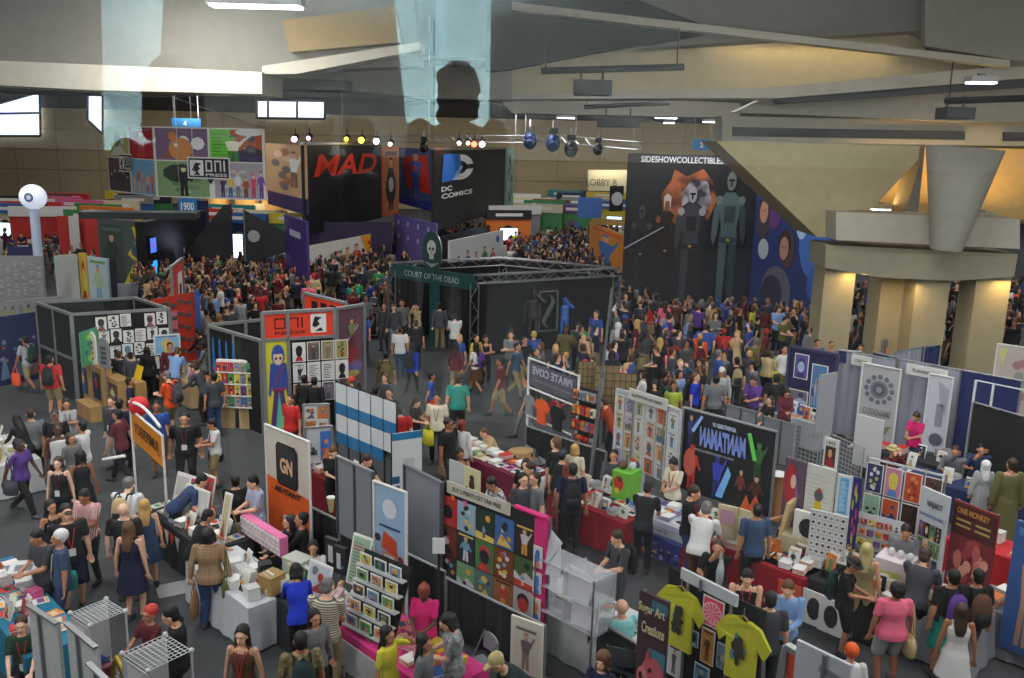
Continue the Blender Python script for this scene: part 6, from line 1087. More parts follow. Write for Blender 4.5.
# --- bottom left white panels and racks
WP = M((196, 198, 200), .65, 0, 'noise')
for pa, pb, lb, zt in (((28, 605), (57, 624), 'tall white two-leaf panel beside the cluttered table at the lower left', 2.4), ((66, 623), (96, 648), 'second tall white two-leaf panel, right of the first at the lower left', 2.4), ((88, 663), (110, 684), 'white panel corner nearest the bottom edge at the lower left', 2.4)):
    t, L = pn(lb, pa, pb, zt, 2.35, WP); mb = MB(); mb.box((L*.42, -.025, zt-1.15), (.04, .02, 2.3), M((120, 122, 126), .6)); mb.build('seam', t); mb = MB(); mb.box((L/2, 0, zt), (L, .06, .03), FRM); mb.build('top_rail', t)
def cube_rack(px, py, w_, h, label, top=0):
    p = G(px, py, h); t = thing('wire_cube_rack', label, 'rack', (p.x, p.y, 0), RA+R(8)); m = M((206, 208, 210), .5, .2)
    for sx in (-1, 1):
        for sy in (-1, 1):
            mb = MB(); mb.tube((sx*w_/2, sy*w_/2, 0), (sx*w_/2, sy*w_/2, h), .014, m, n=6); mb.ell((sx*w_/2, sy*w_/2, h), (.035, .035, .035), m, 10, 6); mb.build('corner_post', t)
    for z in (h, h*.5):
        mb = MB(); n = 9
        for i in range(n+1): x = -w_/2+w_*i/n; mb.tube((x, -w_/2, z), (x, w_/2, z), .006, m, n=4); mb.tube((-w_/2, x, z), (w_/2, x, z), .006, m, n=4)
        mb.build('wire_shelf', t)
    for sx, sy, rz in ((0, -1, 0), (-1, 0, 1)):
        for zz in (.25, .75): mb = MB(); mb.box((sx*w_/2, sy*w_/2, h*zz), (w_*.96, .01, h*.44) if not rz else (.01, w_*.96, h*.44), M((186, 188, 190), .3)); mb.build('side_panel', t)
    for k, c in enumerate(((60, 70, 170), (40, 44, 90), (150, 60, 80))): mb = MB(); mb.box((-.1+.12*k, 0, h*.5+.08), (.1, .16, .15), rc(c)); tag(mb.build('packet', None, t.matrix_basis @ Vector((0, 0, .02)), t.rotation_euler.z), '%s packet on the wire rack %s' % (('blue', 'navy', 'dark red')[k], 'with the open top basket' if px < 100 else 'nearest the camera'), 'packet')
    mb = MB(); mb.rect(-w_*.3, h*.55, w_*.3, h*.95, rc((216, 214, 214)), -w_/2-.012); mb.disc(.05, h*.68, .1, rc((150, 60, 80)), -w_/2-.02, .14, 7); mb.build('poster', t); return t
cube_rack(98, 612, .48, 1.75, 'white wire cube rack with a slanted top basket at the lower left'); cube_rack(157, 652, .56, 1.75, 'white wire cube rack in front of the bearded man in black')
t = thing('easel', 'golden curved easel frame at the bottom edge beside the white panels', 'easel', G(118, 668, 1.1), RA); mb = MB(); pts = [(-.3, 0, -.6), (-.2, 0, -.1), (0, 0, .15), (.25, 0, .05), (.4, 0, -.5)]; [mb.tube(pts[i], pts[i+1], .04, M((180, 150, 60), .35, .6), n=8) for i in range(4)]; mb.build('curved_frame', t); mb = MB(); mb.tube((-.05, 0, .1), (-.15, .3, -1.08), .02, WOOD); mb.tube((.1, 0, .1), (.2, .3, -1.08), .02, WOOD); mb.build('legs', t)
# --- tables with goods
T1 = table(196, 522, 2.6, .85, 'black', 'in front of the man in the blue checked shirt'); goods(T1, 2.5, .75, 9, 3, ['book', 'book', 'stack', 'upright'], ['white', 'white', 'red', 'cream', 'grey', 'orange', 'white'], 'the black-clothed table of prints', 'goods on the black-clothed print table', 2, skip=.12)
T2 = table(242, 575, 2.1, .9, (206, 210, 216), 'beside the woman in the plaid shirt', skirt='white'); goods(T2, 1.9, .8, 7, 3, ['book', 'upright', 'upright', 'stack', 'box'], ['white', 'grey', 'white', 'black', 'white'], 'the white-clothed table of prints', 'goods on the white-clothed print table', 3, skip=.2)
p = G(264, 533, .95); t = thing('pigeonhole_display', 'pink pigeonhole display of little books on the white-clothed table', 'display', (p.x, p.y, .76), RA); mb = MB(); mb.box((0, .0, .17), (1.35, .16, .34), rc((230, 120, 170))); mb.build('case', t)
for j in range(2):
    for i in range(11): mb = MB(); mb.box((-.62+.124*i, -.085, .09+.16*j), (.1, .02, .13), PAPER); mb.rect(-.66+.124*i, .06+.16*j, -.58+.124*i, .12+.16*j, rc((190, 186, 190)), -.098); mb.build('booklet', t)
for px, py, s, lb in ((188, 478, .0, 'open white newspaper-like print with a red drawing propped on the black-clothed table'),): 
    p = G(px, py, 1.35); t = thing('display_stand', lb, 'display', (p.x, p.y, .76), RA+R(14)); mb = MB(); mb.box((0, 0, .33), (.78, .02, .6), PAPER, rx=-.3); mb.build('print_sheet', t); mb = MB(); mb.rect(-.34, .2, -.02, .56, rc((190, 190, 188))); mb.rect(.04, .16, .34, .58, rc((190, 60, 70)), -.006); mb.disc(.18, .36, .1, rc((226, 200, 190)), -.01); v = mb.v; mb.v = [(a, b+(c_-.33)*.3-.015, c_) for a, b, c_ in v]; mb.build('printed_pages', t); mb = MB(); mb.tube((0, .1, .5), (0, .3, 0), .015, WOOD); mb.build('support_leg', t)
for px, py, w_, h, c, lb in ((192, 498, .72, .6, (200, 200, 196), 'pale framed print with a small red portrait, leaning on a wooden easel'), (203, 487, .4, .66, (196, 80, 90), 'red and white print leaning behind the pale framed print'), (220, 512, .2, .85, (200, 184, 150), 'narrow tall wooden print stand at the table end'), (355, 560, .42, .78, (150, 176, 150), 'tall pale green lettered poster propped on a cardboard box'), (316, 578, .5, .5, (190, 200, 206), 'white framed print of a small face leaning among cardboard boxes')):
    p = G(px, py, .9+h*.5); t = thing('leaning_print', lb, 'print', (p.x, p.y, .76 if px < 300 else .85), RA+R(10)); mb = MB(); mb.box((0, 0, h/2), (w_, .02, h), PAPER); art(mb, -w_/2+.03, .03, w_-.06, h-.06, c, [(120, 120, 120), (170, 60, 60), (90, 110, 100)], 'text' if px == 355 else 'abs', px, -.014); mb.v = [(a, b+.25*c_, c_) for a, b, c_ in mb.v]; mb.build('print_sheet', t); mb = MB(); mb.tube((0, .2, h*.8), (0, .4, 0), .012, WOOD); mb.build('support_leg', t)
for k in range(7): p = T1.matrix_basis @ Vector((-1.1+.22*k, -.47, .55)); mb = MB(); mb.pl([(-.09, .1), (.09, .1), (0, -.2)], rc((206, 60, 44) if k % 2 else (214, 210, 200)), 0); v = mb.v; mb.add([(a, .008, b) for a, _, b in v], [(2, 1, 0)], rc((206, 60, 44) if k % 2 else (214, 210, 200))); tag(mb.build('pennant', None, p, RA), '%s pennant, %s from the far end of the black-clothed table' % ('red' if k % 2 else 'white', ORD[k]), 'pennant', 'pennants along the black-clothed table')
T3 = table(312, 597, 2.0, .85, 'black', 'of cardboard boxes behind the pink table'); goods(T3, 1.9, .8, 6, 2, ['box', 'stack', 'box', 'upright'], ['brown', 'white', 'black', 'cream', 'grey'], 'the boxes-and-cards table', 'goods on the boxes-and-cards table', 4)
for px, py, w_, h, c, lb in ((298, 563, .42, .22, (206, 208, 196), 'white lidded storage box with a green side on the boxes-and-cards table'), (272, 583, .3, .28, (176, 140, 84), 'open brown carton at the left end of the boxes-and-cards table'), (333, 560, .3, .5, (52, 54, 60), 'dark grey display case with a white card, behind the boxes'), (341, 566, .26, .46, (40, 42, 46), 'black jewellery display board with a teal dot')):
    p = G(px, py, .9); t = thing('storage_box', lb, 'box', (p.x, p.y, .765), RA+R(12)); mb = MB(); mb.box((0, 0, h/2), (w_, .3 if h < .3 else .06, h), rc(c)); mb.build('box_body', t); mb = MB(); mb.box((0, 0, h+.01), (w_*1.03, .32 if h < .3 else .08, .025), rc(tuple(int(v*.9) for v in c))); mb.build('lid', t)
    if h > .3: mb = MB(); mb.rect(-w_*.25, h*.2, w_*.1, h*.8, rc((206, 208, 210)), -.035); mb.disc(w_*.25, h*.3, .03, rc((40, 150, 150)), -.036); mb.build('cards', t)
t = thing('suitcase', 'red suitcase handle panel beside the blue-sweatered woman', 'suitcase', G(272, 612, .3), RA+R(60)); mb = MB(); mb.box((0, 0, .2), (.45, .2, .7), rc((130, 26, 40))); mb.build('shell', t); mb = MB(); mb.tube((-.1, 0, .55), (-.1, 0, .75), .01, STEEL); mb.tube((.1, 0, .55), (.1, 0, .75), .01, STEEL); mb.tube((-.1, 0, .75), (.1, 0, .75), .015, BLK); mb.build('handle', t)
T4 = table(400, 640, 2.7, .9, (214, 52, 130), 'facing the left aisle with a lettered cloth banner', skirt='pink'); goods(T4, 2.5, .75, 9, 3, ['book', 'box', 'stack', 'book', 'cup'], ['pink', 'white', 'yellow', 'purple', 'blue', 'red', 'green', 'orange'], 'the pink-clothed craft table', 'goods on the pink craft table', 5, skip=.15)
mb = MB(); mb.box((0, 0, .38), (1.5, .012, .6), rc((196, 198, 200))); p = T4.matrix_basis @ Vector((-.45, -.53, 0)); bn = mb.build('cloth_banner', None, p, RA); tag(bn, 'pale grey cloth banner with dark lettering hung on the pink table front', 'banner'); text('T', bn, -.6, .3, .22, rc((50, 50, 56)), -.02, .34); text('Tea', bn, -.3, .1, .4, rc((50, 50, 56)), -.02, .17)
mb = MB(); p = G(389, 598, 1.3); t = thing('print_rack', 'slanted black display rack holding rows of framed cards on the pink table', 'rack', (p.x-.15, p.y, .76), RA+R(8)); mb.box((0, 0, .55), (.95, .03, 1.15), BLK, rx=-.35); mb.build('back_board', t)
for j in range(5):
    mb = MB(); mb.box((0, -.25+.075*j, .08+.21*j), (.95, .1, .02), M((180, 184, 186), .3)); mb.build('shelf', t)
    for i in range(3): w_ = .24; q0 = MB(); q0.box((0, 0, .09), (w_, .012, .18), PAPER); art(q0, -w_/2+.02, .02, w_-.04, .14, [(110, 150, 190), (90, 160, 90), (206, 150, 100), (220, 200, 90), (60, 70, 90)][(i+j*2) % 5], PAL, ('face', 'abs', 'fig')[(i+j) % 3], i+j*3, -.01); pp = t.matrix_basis @ Vector((-.3+.3*i, -.26+.075*j, .1+.21*j)); tag(q0.build('framed_card', None, pp, t.rotation_euler.z), 'framed card, %s on the %s shelf of the slanted black rack' % (ORD[i], ('lowest', 'second lowest', 'middle', 'second highest', 'top')[j]), 'card', 'framed cards on the slanted rack')
T5 = table(472, 448, 1.3, .8, (140, 118, 92), 'of the man signing in a tan shirt', skirt='tan'); T6 = table(508, 464, 1.8, .85, (110, 22, 50), 'beside the tan-clothed signing table', skirt='maroon'); goods(T5, 1.2, .7, 5, 2, ['book', 'stack'], ['white', 'grey', 'white', 'green'], 'the tan-clothed signing table', 'goods on the signing table', 6); goods(T6, 1.7, .75, 7, 2, ['book', 'book', 'stack'], ['white', 'red', 'pink', 'cream'], 'the maroon-clothed table', 'goods on the maroon table', 7)
T7 = table(580, 484, 1.6, .8, (206, 206, 206), 'behind the group beside the low black drape', skirt='white'); goods(T7, 1.5, .7, 5, 2, ['book', 'upright', 'stack'], ['white', 'cream', 'white', 'grey'], 'the white table by the low black drape', 'goods on the table by the black drape', 8)
T8 = table(600, 502, 2.0, .9, (150, 22, 34), 'before the man in the grey suit', skirt='red'); goods(T8, 1.9, .8, 8, 3, ['book', 'upright', 'stack', 'upright'], ['white', 'cream', 'green', 'white', 'red', 'grey'], 'the red-clothed table before the suited man', 'goods on the suited man\'s red table', 9, skip=.15)
p = G(627, 470, 1.35); t = thing('display_box', 'bright green box display with red and yellow art on the red table', 'display', (p.x, p.y, .76), RA+R(6)); mb = MB(); mb.box((0, 0, .3), (.42, .42, .6), rc((110, 180, 60))); mb.build('box_body', t); mb = MB(); mb.disc(-.05, .35, .12, rc((190, 50, 44)), -.215, .16, 9); mb.disc(-.08, .2, .06, rc((220, 190, 60)), -.22); mb.disc(-.02, .45, .06, rc((90, 50, 40)), -.22); mb.build('printed_art', t); mb = MB(); mb.ell((-.1, 0, .68), (.1, .1, .1), rc((90, 60, 44))); mb.ell((.1, .05, .7), (.07, .07, .1), rc((214, 214, 214))); mb.ell((.1, .05, .82), (.05, .05, .04), rc((190, 40, 40))); mb.build('plush_tops', t)
T9 = table(672, 514, 2.1, .95, (196, 200, 214), 'with a printed blue fantasy cloth front', skirt='pale blue'); goods(T9, 2.0, .85, 8, 3, ['book', 'stack', 'book', 'cup'], ['blue', 'white', 'grey', 'navy', 'white'], 'the pale blue table of comics', 'goods on the pale blue table', 10, skip=.1)
mb = MB(); mb.box((0, 0, .36), (2.0, .012, .66), rc((150, 160, 190))); art(mb, -1.0, .03, 2.0, .5, (96, 110, 170), [(40, 44, 110), (60, 50, 130), (206, 206, 220), (120, 150, 90), (70, 60, 90), (190, 170, 90)], 'bloom', 3, -.01); art(mb, .1, .03, .9, .42, (60, 60, 130), [(40, 40, 70), (90, 90, 170), (180, 180, 210)], 'crowdfig', 4, -.016); mb.rect(-1.0, .55, 1.0, .68, rc((196, 200, 204)), -.02); p = T9.matrix_basis @ Vector((0, -.56, 0)); bn = mb.build('printed_cloth', None, p, RA); tag(bn, 'printed blue and white fantasy cloth hung on the pale blue table front', 'banner'); text('MR JOSH S', bn, -.2, .58, .5, rc((40, 40, 50)), -.03, .07)
T10 = table(755, 548, 2.4, .9, (150, 20, 36), 'of bright booklets before the hero banner', skirt='red'); goods(T10, 2.3, .8, 9, 3, ['book', 'stack', 'book', 'upright'], ['white', 'yellow', 'red', 'white', 'orange', 'cream'], 'the long red-clothed table of booklets', 'goods on the long red table', 11, skip=.12)
p = G(738, 520, 1.3); t = thing('card_display', 'cream wooden display with a yellow pile print, on the long red table', 'display', (p.x, p.y, .76), RA+R(10))
for sx in (-1, 1): mb = MB(); mb.box((sx*.19, 0, .38), (.36, .04, .76), rc((206, 190, 150)), rz=-.12*sx); mb.build('leaf', t); mb = MB(); [mb.rect(sx*.19-.13, .06+.35*j, sx*.19+.13, .34+.35*j, rc([(214, 200, 180), (190, 150, 170), (216, 206, 180), (190, 170, 190)][j+(sx > 0)]), -.03-.012) for j in range(2)]; mb.disc(sx*.19, .18, .08, rc((214, 186, 50)), -.05, .09, 9) if sx > 0 else None; mb.build('print_cards', t)
T11 = table(832, 572, 2.6, 1.0, 'black', 'of posters and boxes at the right of the aisle'); goods(T11, 2.5, .9, 9, 3, ['book', 'upright', 'box', 'upright', 'cup', 'upright'], ['white', 'black', 'white', 'red', 'orange', 'grey', 'cream'], 'the black table of posters and boxes', 'goods on the black poster table', 12, skip=.1)
p = G(830, 512, 1.75); t = thing('card_tower', 'tall rack of small white badge cards on the black poster table', 'rack', (p.x, p.y, .76), RA+R(12)); mb = MB(); mb.box((0, 0, .5), (.62, .05, .95), M((196, 198, 200), .6)); mb.build('back_board', t); mb = MB(); r = random.Random(3)
for j in range(7):
    for i in range(6): mb.rect(-.29+.098*i, .06+.13*j, -.21+.098*i, .16+.13*j, PAPER, -.03); mb.disc(-.25+.098*i, .11+.13*j, .028, rc(r.choice([(110, 110, 116), (90, 60, 60), (60, 70, 90), (150, 140, 130)])), -.035, None, 8)
mb.build('badge_cards', t)
p = G(803, 520, 1.3); t = thing('storage_crate', 'cream crate holding a white print of a dark dome, on the black poster table', 'crate', (p.x, p.y-.2, .76), RA+R(8)); mb = MB(); mb.box((0, 0, .16), (.72, .42, .32), rc((196, 184, 150))); mb.build('crate_body', t); mb = MB(); mb.box((.05, -.05, .55), (.5, .1, .5), PAPER); mb.disc(.05, .52, .15, rc((40, 46, 56)), -.11, .18, 12); mb.build('print_stack', t); mb = MB(); mb.box((-.36, .05, .55), (.06, .4, .7), rc((206, 186, 140)), ry=.15); mb.build('wood_side', t)
for px, py, lb, c in ((788, 597, 'orange-red print hung low on the black poster table front', (206, 84, 44)), (813, 606, 'white-framed dark dome print on the black poster table front', (206, 206, 206)), (830, 614, 'white-framed grey print at the right of the dark dome print', (190, 190, 190))):
    p = G(px, py, .4); t = thing('leaning_print', lb, 'print', (p.x, p.y-.05, .08), RA); mb = MB(); mb.box((0, 0, .3), (.42, .02, .6), rc(c) if c[1] < 100 else PAPER); mb.disc(0, .3, .12, rc((44, 48, 56) if px != 788 else (230, 170, 60)), -.014, .2, 12); mb.build('print_sheet', t)
t = thing('small_print_rack', 'stepped rack of tiny bright prints behind the black poster table', 'rack', (G(876, 520, 1.6).x, G(876, 520, 1.6).y, .76), RA+R(10)); mb = MB(); mb.box((0, .05, .4), (.85, .03, .95), M((190, 192, 196), .5), rx=-.2); mb.build('back_board', t); r = random.Random(9)
for j in range(5):
    mb = MB(); mb.box((0, -.1+.05*j, .02+.16*j), (.85, .06, .015), WHITE); mb.build('shelf', t)
    mb = MB(); [art(mb, -.4+.135*i, .03+.16*j, .11, .12, CN[r.choice(['red', 'orange', 'purple', 'green', 'white', 'yellow', 'navy'])], PAL, 'abs', r.random(), -.14+.05*j) for i in range(6)]; mb.build('tiny_prints', t)
T12 = table(905, 595, 2.4, .9, (150, 152, 158), 'of the bearded vendor in a grey vest', skirt='grey'); goods(T12, 2.3, .8, 8, 2, ['book', 'box', 'upright', 'cup'], ['white', 'pink', 'red', 'cream', 'white'], 'the grey-clothed table of the bearded vendor', 'goods on the bearded vendor\'s table', 13, skip=.1)
p = G(897, 560, 1.2); t = thing('display_box', 'big white and pink cube display on the bearded vendor\'s table', 'display', (p.x, p.y, .76), RA+R(5)); mb = MB(); mb.box((0, 0, .25), (.55, .5, .5), rc((214, 200, 206))); mb.build('box_body', t); mb = MB(); mb.rect(-.2, .05, .15, .32, rc((190, 200, 120)), -.255); mb.disc(-.05, .2, .09, rc((226, 206, 90)), -.26); mb.build('printed_art', t); mb = MB(); [mb.ell((-.1+.15*k, 0, .56), (.06, .06, .07), rc((206, 206, 206))) for k in range(3)]; mb.build('mugs', t)
T13 = table(1005, 548, 1.8, .8, (190, 30, 40), 'at the right edge behind the dark red banner', skirt='bright red'); goods(T13, 1.6, .7, 4, 2, ['stack', 'book', 'box'], ['white', 'red', 'white'], 'the bright red table at the right', 'goods on the bright red table', 14)
T13b = table(1000, 600, 2.0, .9, (120, 122, 126), 'beside the brown and teal backpack', skirt='dark grey'); goods(T13b, 1.8, .8, 5, 2, ['stack', 'box', 'book'], ['white', 'orange', 'green', 'white', 'yellow'], 'the dark grey table at the right edge', 'goods on the dark grey table', 18)
T14 = table(962, 484, 3.0, .8, (34, 46, 90), 'where two men sit before the black curtain', skirt='navy'); goods(T14, 2.8, .7, 6, 2, ['book', 'stack', 'upright'], ['white', 'blue', 'white', 'grey'], 'the navy-clothed table', 'goods on the navy table', 15, skip=.25)
T15 = table(912, 455, 1.9, .7, 'black', 'before the woman in magenta'); goods(T15, 1.8, .6, 4, 1, ['upright', 'stack'], ['white', 'red', 'black'], 'the black table before the magenta-shirted woman', 'goods on the magenta woman\'s table', 16)
T16 = table(786, 413, 2.2, .6, (190, 192, 196), 'behind the low grey partition', skirt='light grey'); goods(T16, 2.1, .5, 8, 2, ['upright', 'stack', 'upright', 'book'], ['white', 'orange', 'blue', 'cream', 'pink', 'white'], 'the table behind the low grey partition', 'goods behind the grey partition', 17)
T17 = table(590, 608, 2.4, .9, (205, 206, 208), 'before the man in the aqua shirt', skirt='white'); goods(T17, 2.2, .8, 6, 2, ['book', 'stack', 'book'], ['white', 'grey', 'cream', 'green', 'white'], 'the white table before the aqua-shirted man', 'goods on the aqua-shirted man\'s table', 19, skip=.2)
t = thing('acrylic_stand', 'clear and white acrylic shelving stand with slanted sheets at the lower centre', 'display', (G(574, 600, 1.2).x, G(574, 600, 1.2).y, 0), RA); AC = M((214, 216, 222), .1, 0, 'clear')
for z in (.95, 1.35, 1.75): mb = MB(); mb.box((0, 0, z), (1.15, .5, .012), AC); mb.build('shelf', t)
for x in (-.57, 0, .57): mb = MB(); mb.box((x, 0, 1.35), (.012, .5, .9), AC); mb.build('divider', t)
for x, z, rr in ((-.4, 1.75, -.25), (.2, 1.55, .1), (-.5, 2.0, .5), (.35, 1.2, -.1)): mb = MB(); mb.box((x, -.15, z), (.5, .015, .45), M((206, 208, 214), .3), rx=-.2, ry=rr); mb.build('white_sheet', t)
for x in (-.57, .57): mb = MB(); mb.tube((x, -.25, 0), (x, -.25, 1.8), .015, STEEL); mb.build('post', t)
T0 = table(18, 602, 3.4, .8, (24, 120, 150), 'crowded with comics at the lower left corner', skirt='teal'); goods(T0, 3.2, .74, 13, 3, ['book', 'stack', 'book', 'box', 'upright'], ['white', 'red', 'white', 'blue', 'orange', 'grey', 'white', 'pink'], 'the teal-clothed table at the lower left', 'goods on the teal table', 20, skip=.08)
T00 = table(2, 450, 2.2, .9, (200, 202, 200), 'of yellow boxes at the left edge', skirt='white'); goods(T00, 2.0, .8, 6, 2, ['box', 'stack', 'upright'], ['yellow', 'white', 'green', 'yellow', 'cream'], 'the white-clothed table at the left edge', 'goods on the left-edge table', 21)
TB = table(180, 372, 3.0, .8, (176, 150, 110), 'among the browsers inside the left booth', skirt='wood-coloured'); goods(TB, 2.8, .7, 9, 2, ['book', 'stack', 'upright'], ['white', 'cream', 'pink', 'white', 'orange'], 'the browsers\' table in the left booth', 'goods on the browsers\' table', 22)
TC = table(330, 470, 2.4, .8, (130, 24, 36), 'beside the GN banner pole', skirt='dark red'); goods(TC, 2.2, .7, 7, 2, ['upright', 'stack', 'upright'], ['white', 'orange', 'white', 'grey'], 'the dark red banner-side table', 'goods on the dark red table', 23)
t, L = pn('white board of mounted prints standing by the press booth counter', (303, 405), (329, 404), 1.9, 1.1, M((206, 208, 208), .6), 'print_board', 'panel'); rails(t, L, .8, 1.9, r=.02); mb = MB(); [art(mb, L*(.06+.48*i), .88+.34*j, L*.42, .3, [(196, 198, 200), (206, 206, 206), (200, 120, 60)][(i+j*2) % 3], PALBW+[(206, 110, 50)], ('fig', 'text', 'abs')[(i+j) % 3], i+j) for i in range(2) for j in range(3)]; mb.build('mounted_prints', t)
t, L = pn('white board with a colourful orange print, below the pocket rack', (305, 428), (332, 426), 1.75, .8, M((200, 202, 206), .6), 'print_board', 'panel'); rails(t, L, .9, 1.75, r=.02); mb = MB(); art(mb, L*.08, 1.1, L*.4, .5, (190, 194, 200), PALBW, 'abs', 4); art(mb, L*.55, 1.0, L*.4, .65, (60, 110, 190), [(220, 130, 50), (200, 90, 50)], 'abs', 5); mb.build('mounted_prints', t)
for px, py, f, lb, c in ((300, 513, 150, 'white folding chair behind the black-haired woman in black', (200, 202, 204)), (280, 525, 160, 'grey folding chair behind the white-clothed table', (130, 132, 136)), (559, 460, 120, 'grey folding chair beside the signing man', (130, 134, 142)), (538, 445, 120, 'pale grey folding chair by the brown cloth-covered stand', (150, 152, 158)), (625, 640, 160, 'dark grey folding chair of the aqua-shirted man', (70, 72, 78)), (478, 640, -60, 'grey folding chair behind the man in the speckled shirt', (150, 152, 158)), (524, 652, -40, 'grey folding chair at the bottom under the pink rack', (140, 142, 148)), (948, 452, 0, 'white folding chair near the pale drawn banner', (190, 192, 196))): chair(px, py, f, lb, c)
t = thing('framed_artwork', 'white framed ink drawing of a figure leaning at the bottom centre', 'artwork', G(526, 672, .75), RA+R(12)); mb = MB(); mb.box((0, 0, .35), (.5, .04, .85), rc((216, 210, 196))); mb.build('frame', t); mb = MB(); art(mb, -.2, .0, .4, .68, (206, 200, 184), [(110, 96, 104), (150, 120, 120)], 'fig', 8, -.025); mb.build('drawing', t)
t = thing('poster_easel', 'cream poster of a small brown bear drawing beside a grey sheet, over the grey panel', 'poster', G(463, 478, 1.9), RA); t.location.z = 1.55; mb = MB(); mb.box((.25, 0, .3), (.42, .02, .6), rc((214, 206, 160))); mb.disc(.25, .28, .08, rc((80, 50, 30)), -.015, .13, 8); mb.disc(.25, .42, .06, rc((80, 50, 30)), -.016); mb.build('bear_sheet', t); mb = MB(); mb.box((-.2, .03, .32), (.4, .02, .55), rc((190, 192, 194))); mb.build('grey_sheet', t); mb = MB(); mb.tube((.03, .05, -1.55), (.03, .05, .5), .015, BLK); mb.build('stand', t)
t = thing('cloth_covered_stand', 'brown paper draped over a low stand near the tan signing table', 'stand', (G(520, 452, .8).x, G(520, 452, .8).y, 0), R(20)); mb = MB(); mb.box((0, 0, .4), (.5, .4, .8), M((70, 56, 44), .8)); mb.build('stand_body', t); mb = MB(); loft(mb, [((0, 0, .62), .38, .3, qs_), ((.02, 0, .84), .3, .25, qs_), ((0, 0, .88), .1, .1, qs_)], M((170, 138, 92), .8, 0, 'noise'), 9); mb.build('paper_cover', t)
mb = MB(); mb.tube((0, 0, 0), (0, 0, 1.0), .12, M((170, 120, 70), .7), n=20); mb.tube((0, 0, 1.0), (0, 0, 1.02), .2, WHITE, n=20); tag(mb.build('cardboard_tube', None, (G(779, 470, 1.2).x, G(779, 470, 1.2).y, .1)), 'thick brown cardboard tube with white rolls, right of the hero banner', 'tube')
t = thing('floor_sheet', 'pale sheet of paper lying on the dark carpet of the left aisle', 'paper', G(178, 588, .006), R(30)); mb = MB(); mb.box((0, 0, 0), (.7, .5, .008), rc((150, 152, 150))); mb.build('paper_sheet', t)
t, L = pn('red vertical banner with a white panel rising over the left crowd', (171, 267), (182, 258), 3.4, 2.5, M((206, 56, 40), .6)); mb = MB(); mb.rect(L*.5, 1.2, L*.9, 3.0, rc((214, 212, 210))); mb.rect(L*.6, 1.6, L*.8, 2.6, rc((60, 50, 50)), -.008); mb.build('lettering_block', t); rails(t, L, .9, 3.4)
t, L = pn('red pocket wall with rows of small silver packets behind the left booth', (150, 300), (194, 292), 2.5, 2.4, M((206, 62, 40), .7)); mb = MB(); [mb.box((L*(.15+.17*i), -.03, .5+.42*j+.1*(i % 2)), (.22, .05, .12), STEEL) for i in range(5) for j in range(5)]; mb.build('silver_packets', t); mb = MB(); mb.rect(L*.25, 1.2, L*.4, 2.0, rc((80, 150, 210)), -.04); mb.rect(L*.42, 1.2, L*.56, 2.0, rc((220, 130, 140)), -.045); mb.build('blue_card', t)
t, L = pn('slim blue panel edge at the right of the red pocket wall', (194, 290), (199, 290), 2.6, 2.4, M((40, 90, 160), .6))
# --- booths beyond, far left and far centre
def far_panel(label, pa, pb, zt, h, c, st=None, cols=PALM, cat='banner', name='display_board', n=1):
    t, L = pn(label, pa, pb, zt, h, rc(c), name, cat, th=.1)
    if st: mb = MB(); [art(mb, .03+L*k/n, zt-h+.05, L/n-.06, h-.1, c, cols, st, px_ := k+zt) for k in range(n)]; mb.build('printed_art', t)
    return t, L
far_panel('white blank cloth panel behind the left black-walled booth', (55, 256), (77, 254), 2.4, 2.2, (190, 192, 188)); far_panel('narrow yellow and red banner beside the blank white cloth', (78, 253), (86, 253), 2.4, 2.3, (206, 176, 60), 'face', [(170, 50, 44), (190, 80, 60), (220, 190, 80)]); far_panel('white and green banner with printed legs, right of the yellow one', (87, 256), (107, 259), 2.4, 2.3, (180, 200, 206), 'fig', [(120, 150, 90), (110, 160, 200), (170, 190, 150)])
far_panel('dark panel behind the printed-legs banner', (107, 258), (113, 260), 2.4, 2.2, (24, 28, 44)); far_panel('pale curtained counter front beyond the left booth', (114, 284), (156, 283), 1.1, 1.05, (170, 174, 180)); far_panel('long low board of sketches at the far left above the black booth', (-8, 303), (62, 296), 1.9, .9, (150, 150, 146), 'face', PALBW+[(170, 160, 100)], n=9); far_panel('dark blue picture wall at the far left edge', (-8, 318), (36, 312), 2.3, 2.1, (30, 38, 84), 'abs', [(90, 120, 150), (150, 90, 80), (150, 130, 170)], n=3)
far_panel('navy board across the white paper displays at the far left', (7, 247), (32, 247), 2.6, .5, (26, 34, 80)); far_panel('wall of white paper sheets at the far left', (-5, 256), (42, 256), 2.3, 2.0, (150, 150, 152), 'text', [(206, 206, 206), (190, 190, 200), (170, 80, 70), (120, 120, 150)], n=6); far_panel('red display wall with a white band in the far left crowd', (57, 216), (97, 216), 3.2, 2.8, (186, 40, 36), 'text', [(186, 40, 36)]); far_panel('white slanting cloth between the two parts of the red display wall', (68, 216), (78, 216), 3.25, 2.9, (200, 198, 196))
r = random.Random(12); n = 0; used = set(); COLS = list(CN.items())
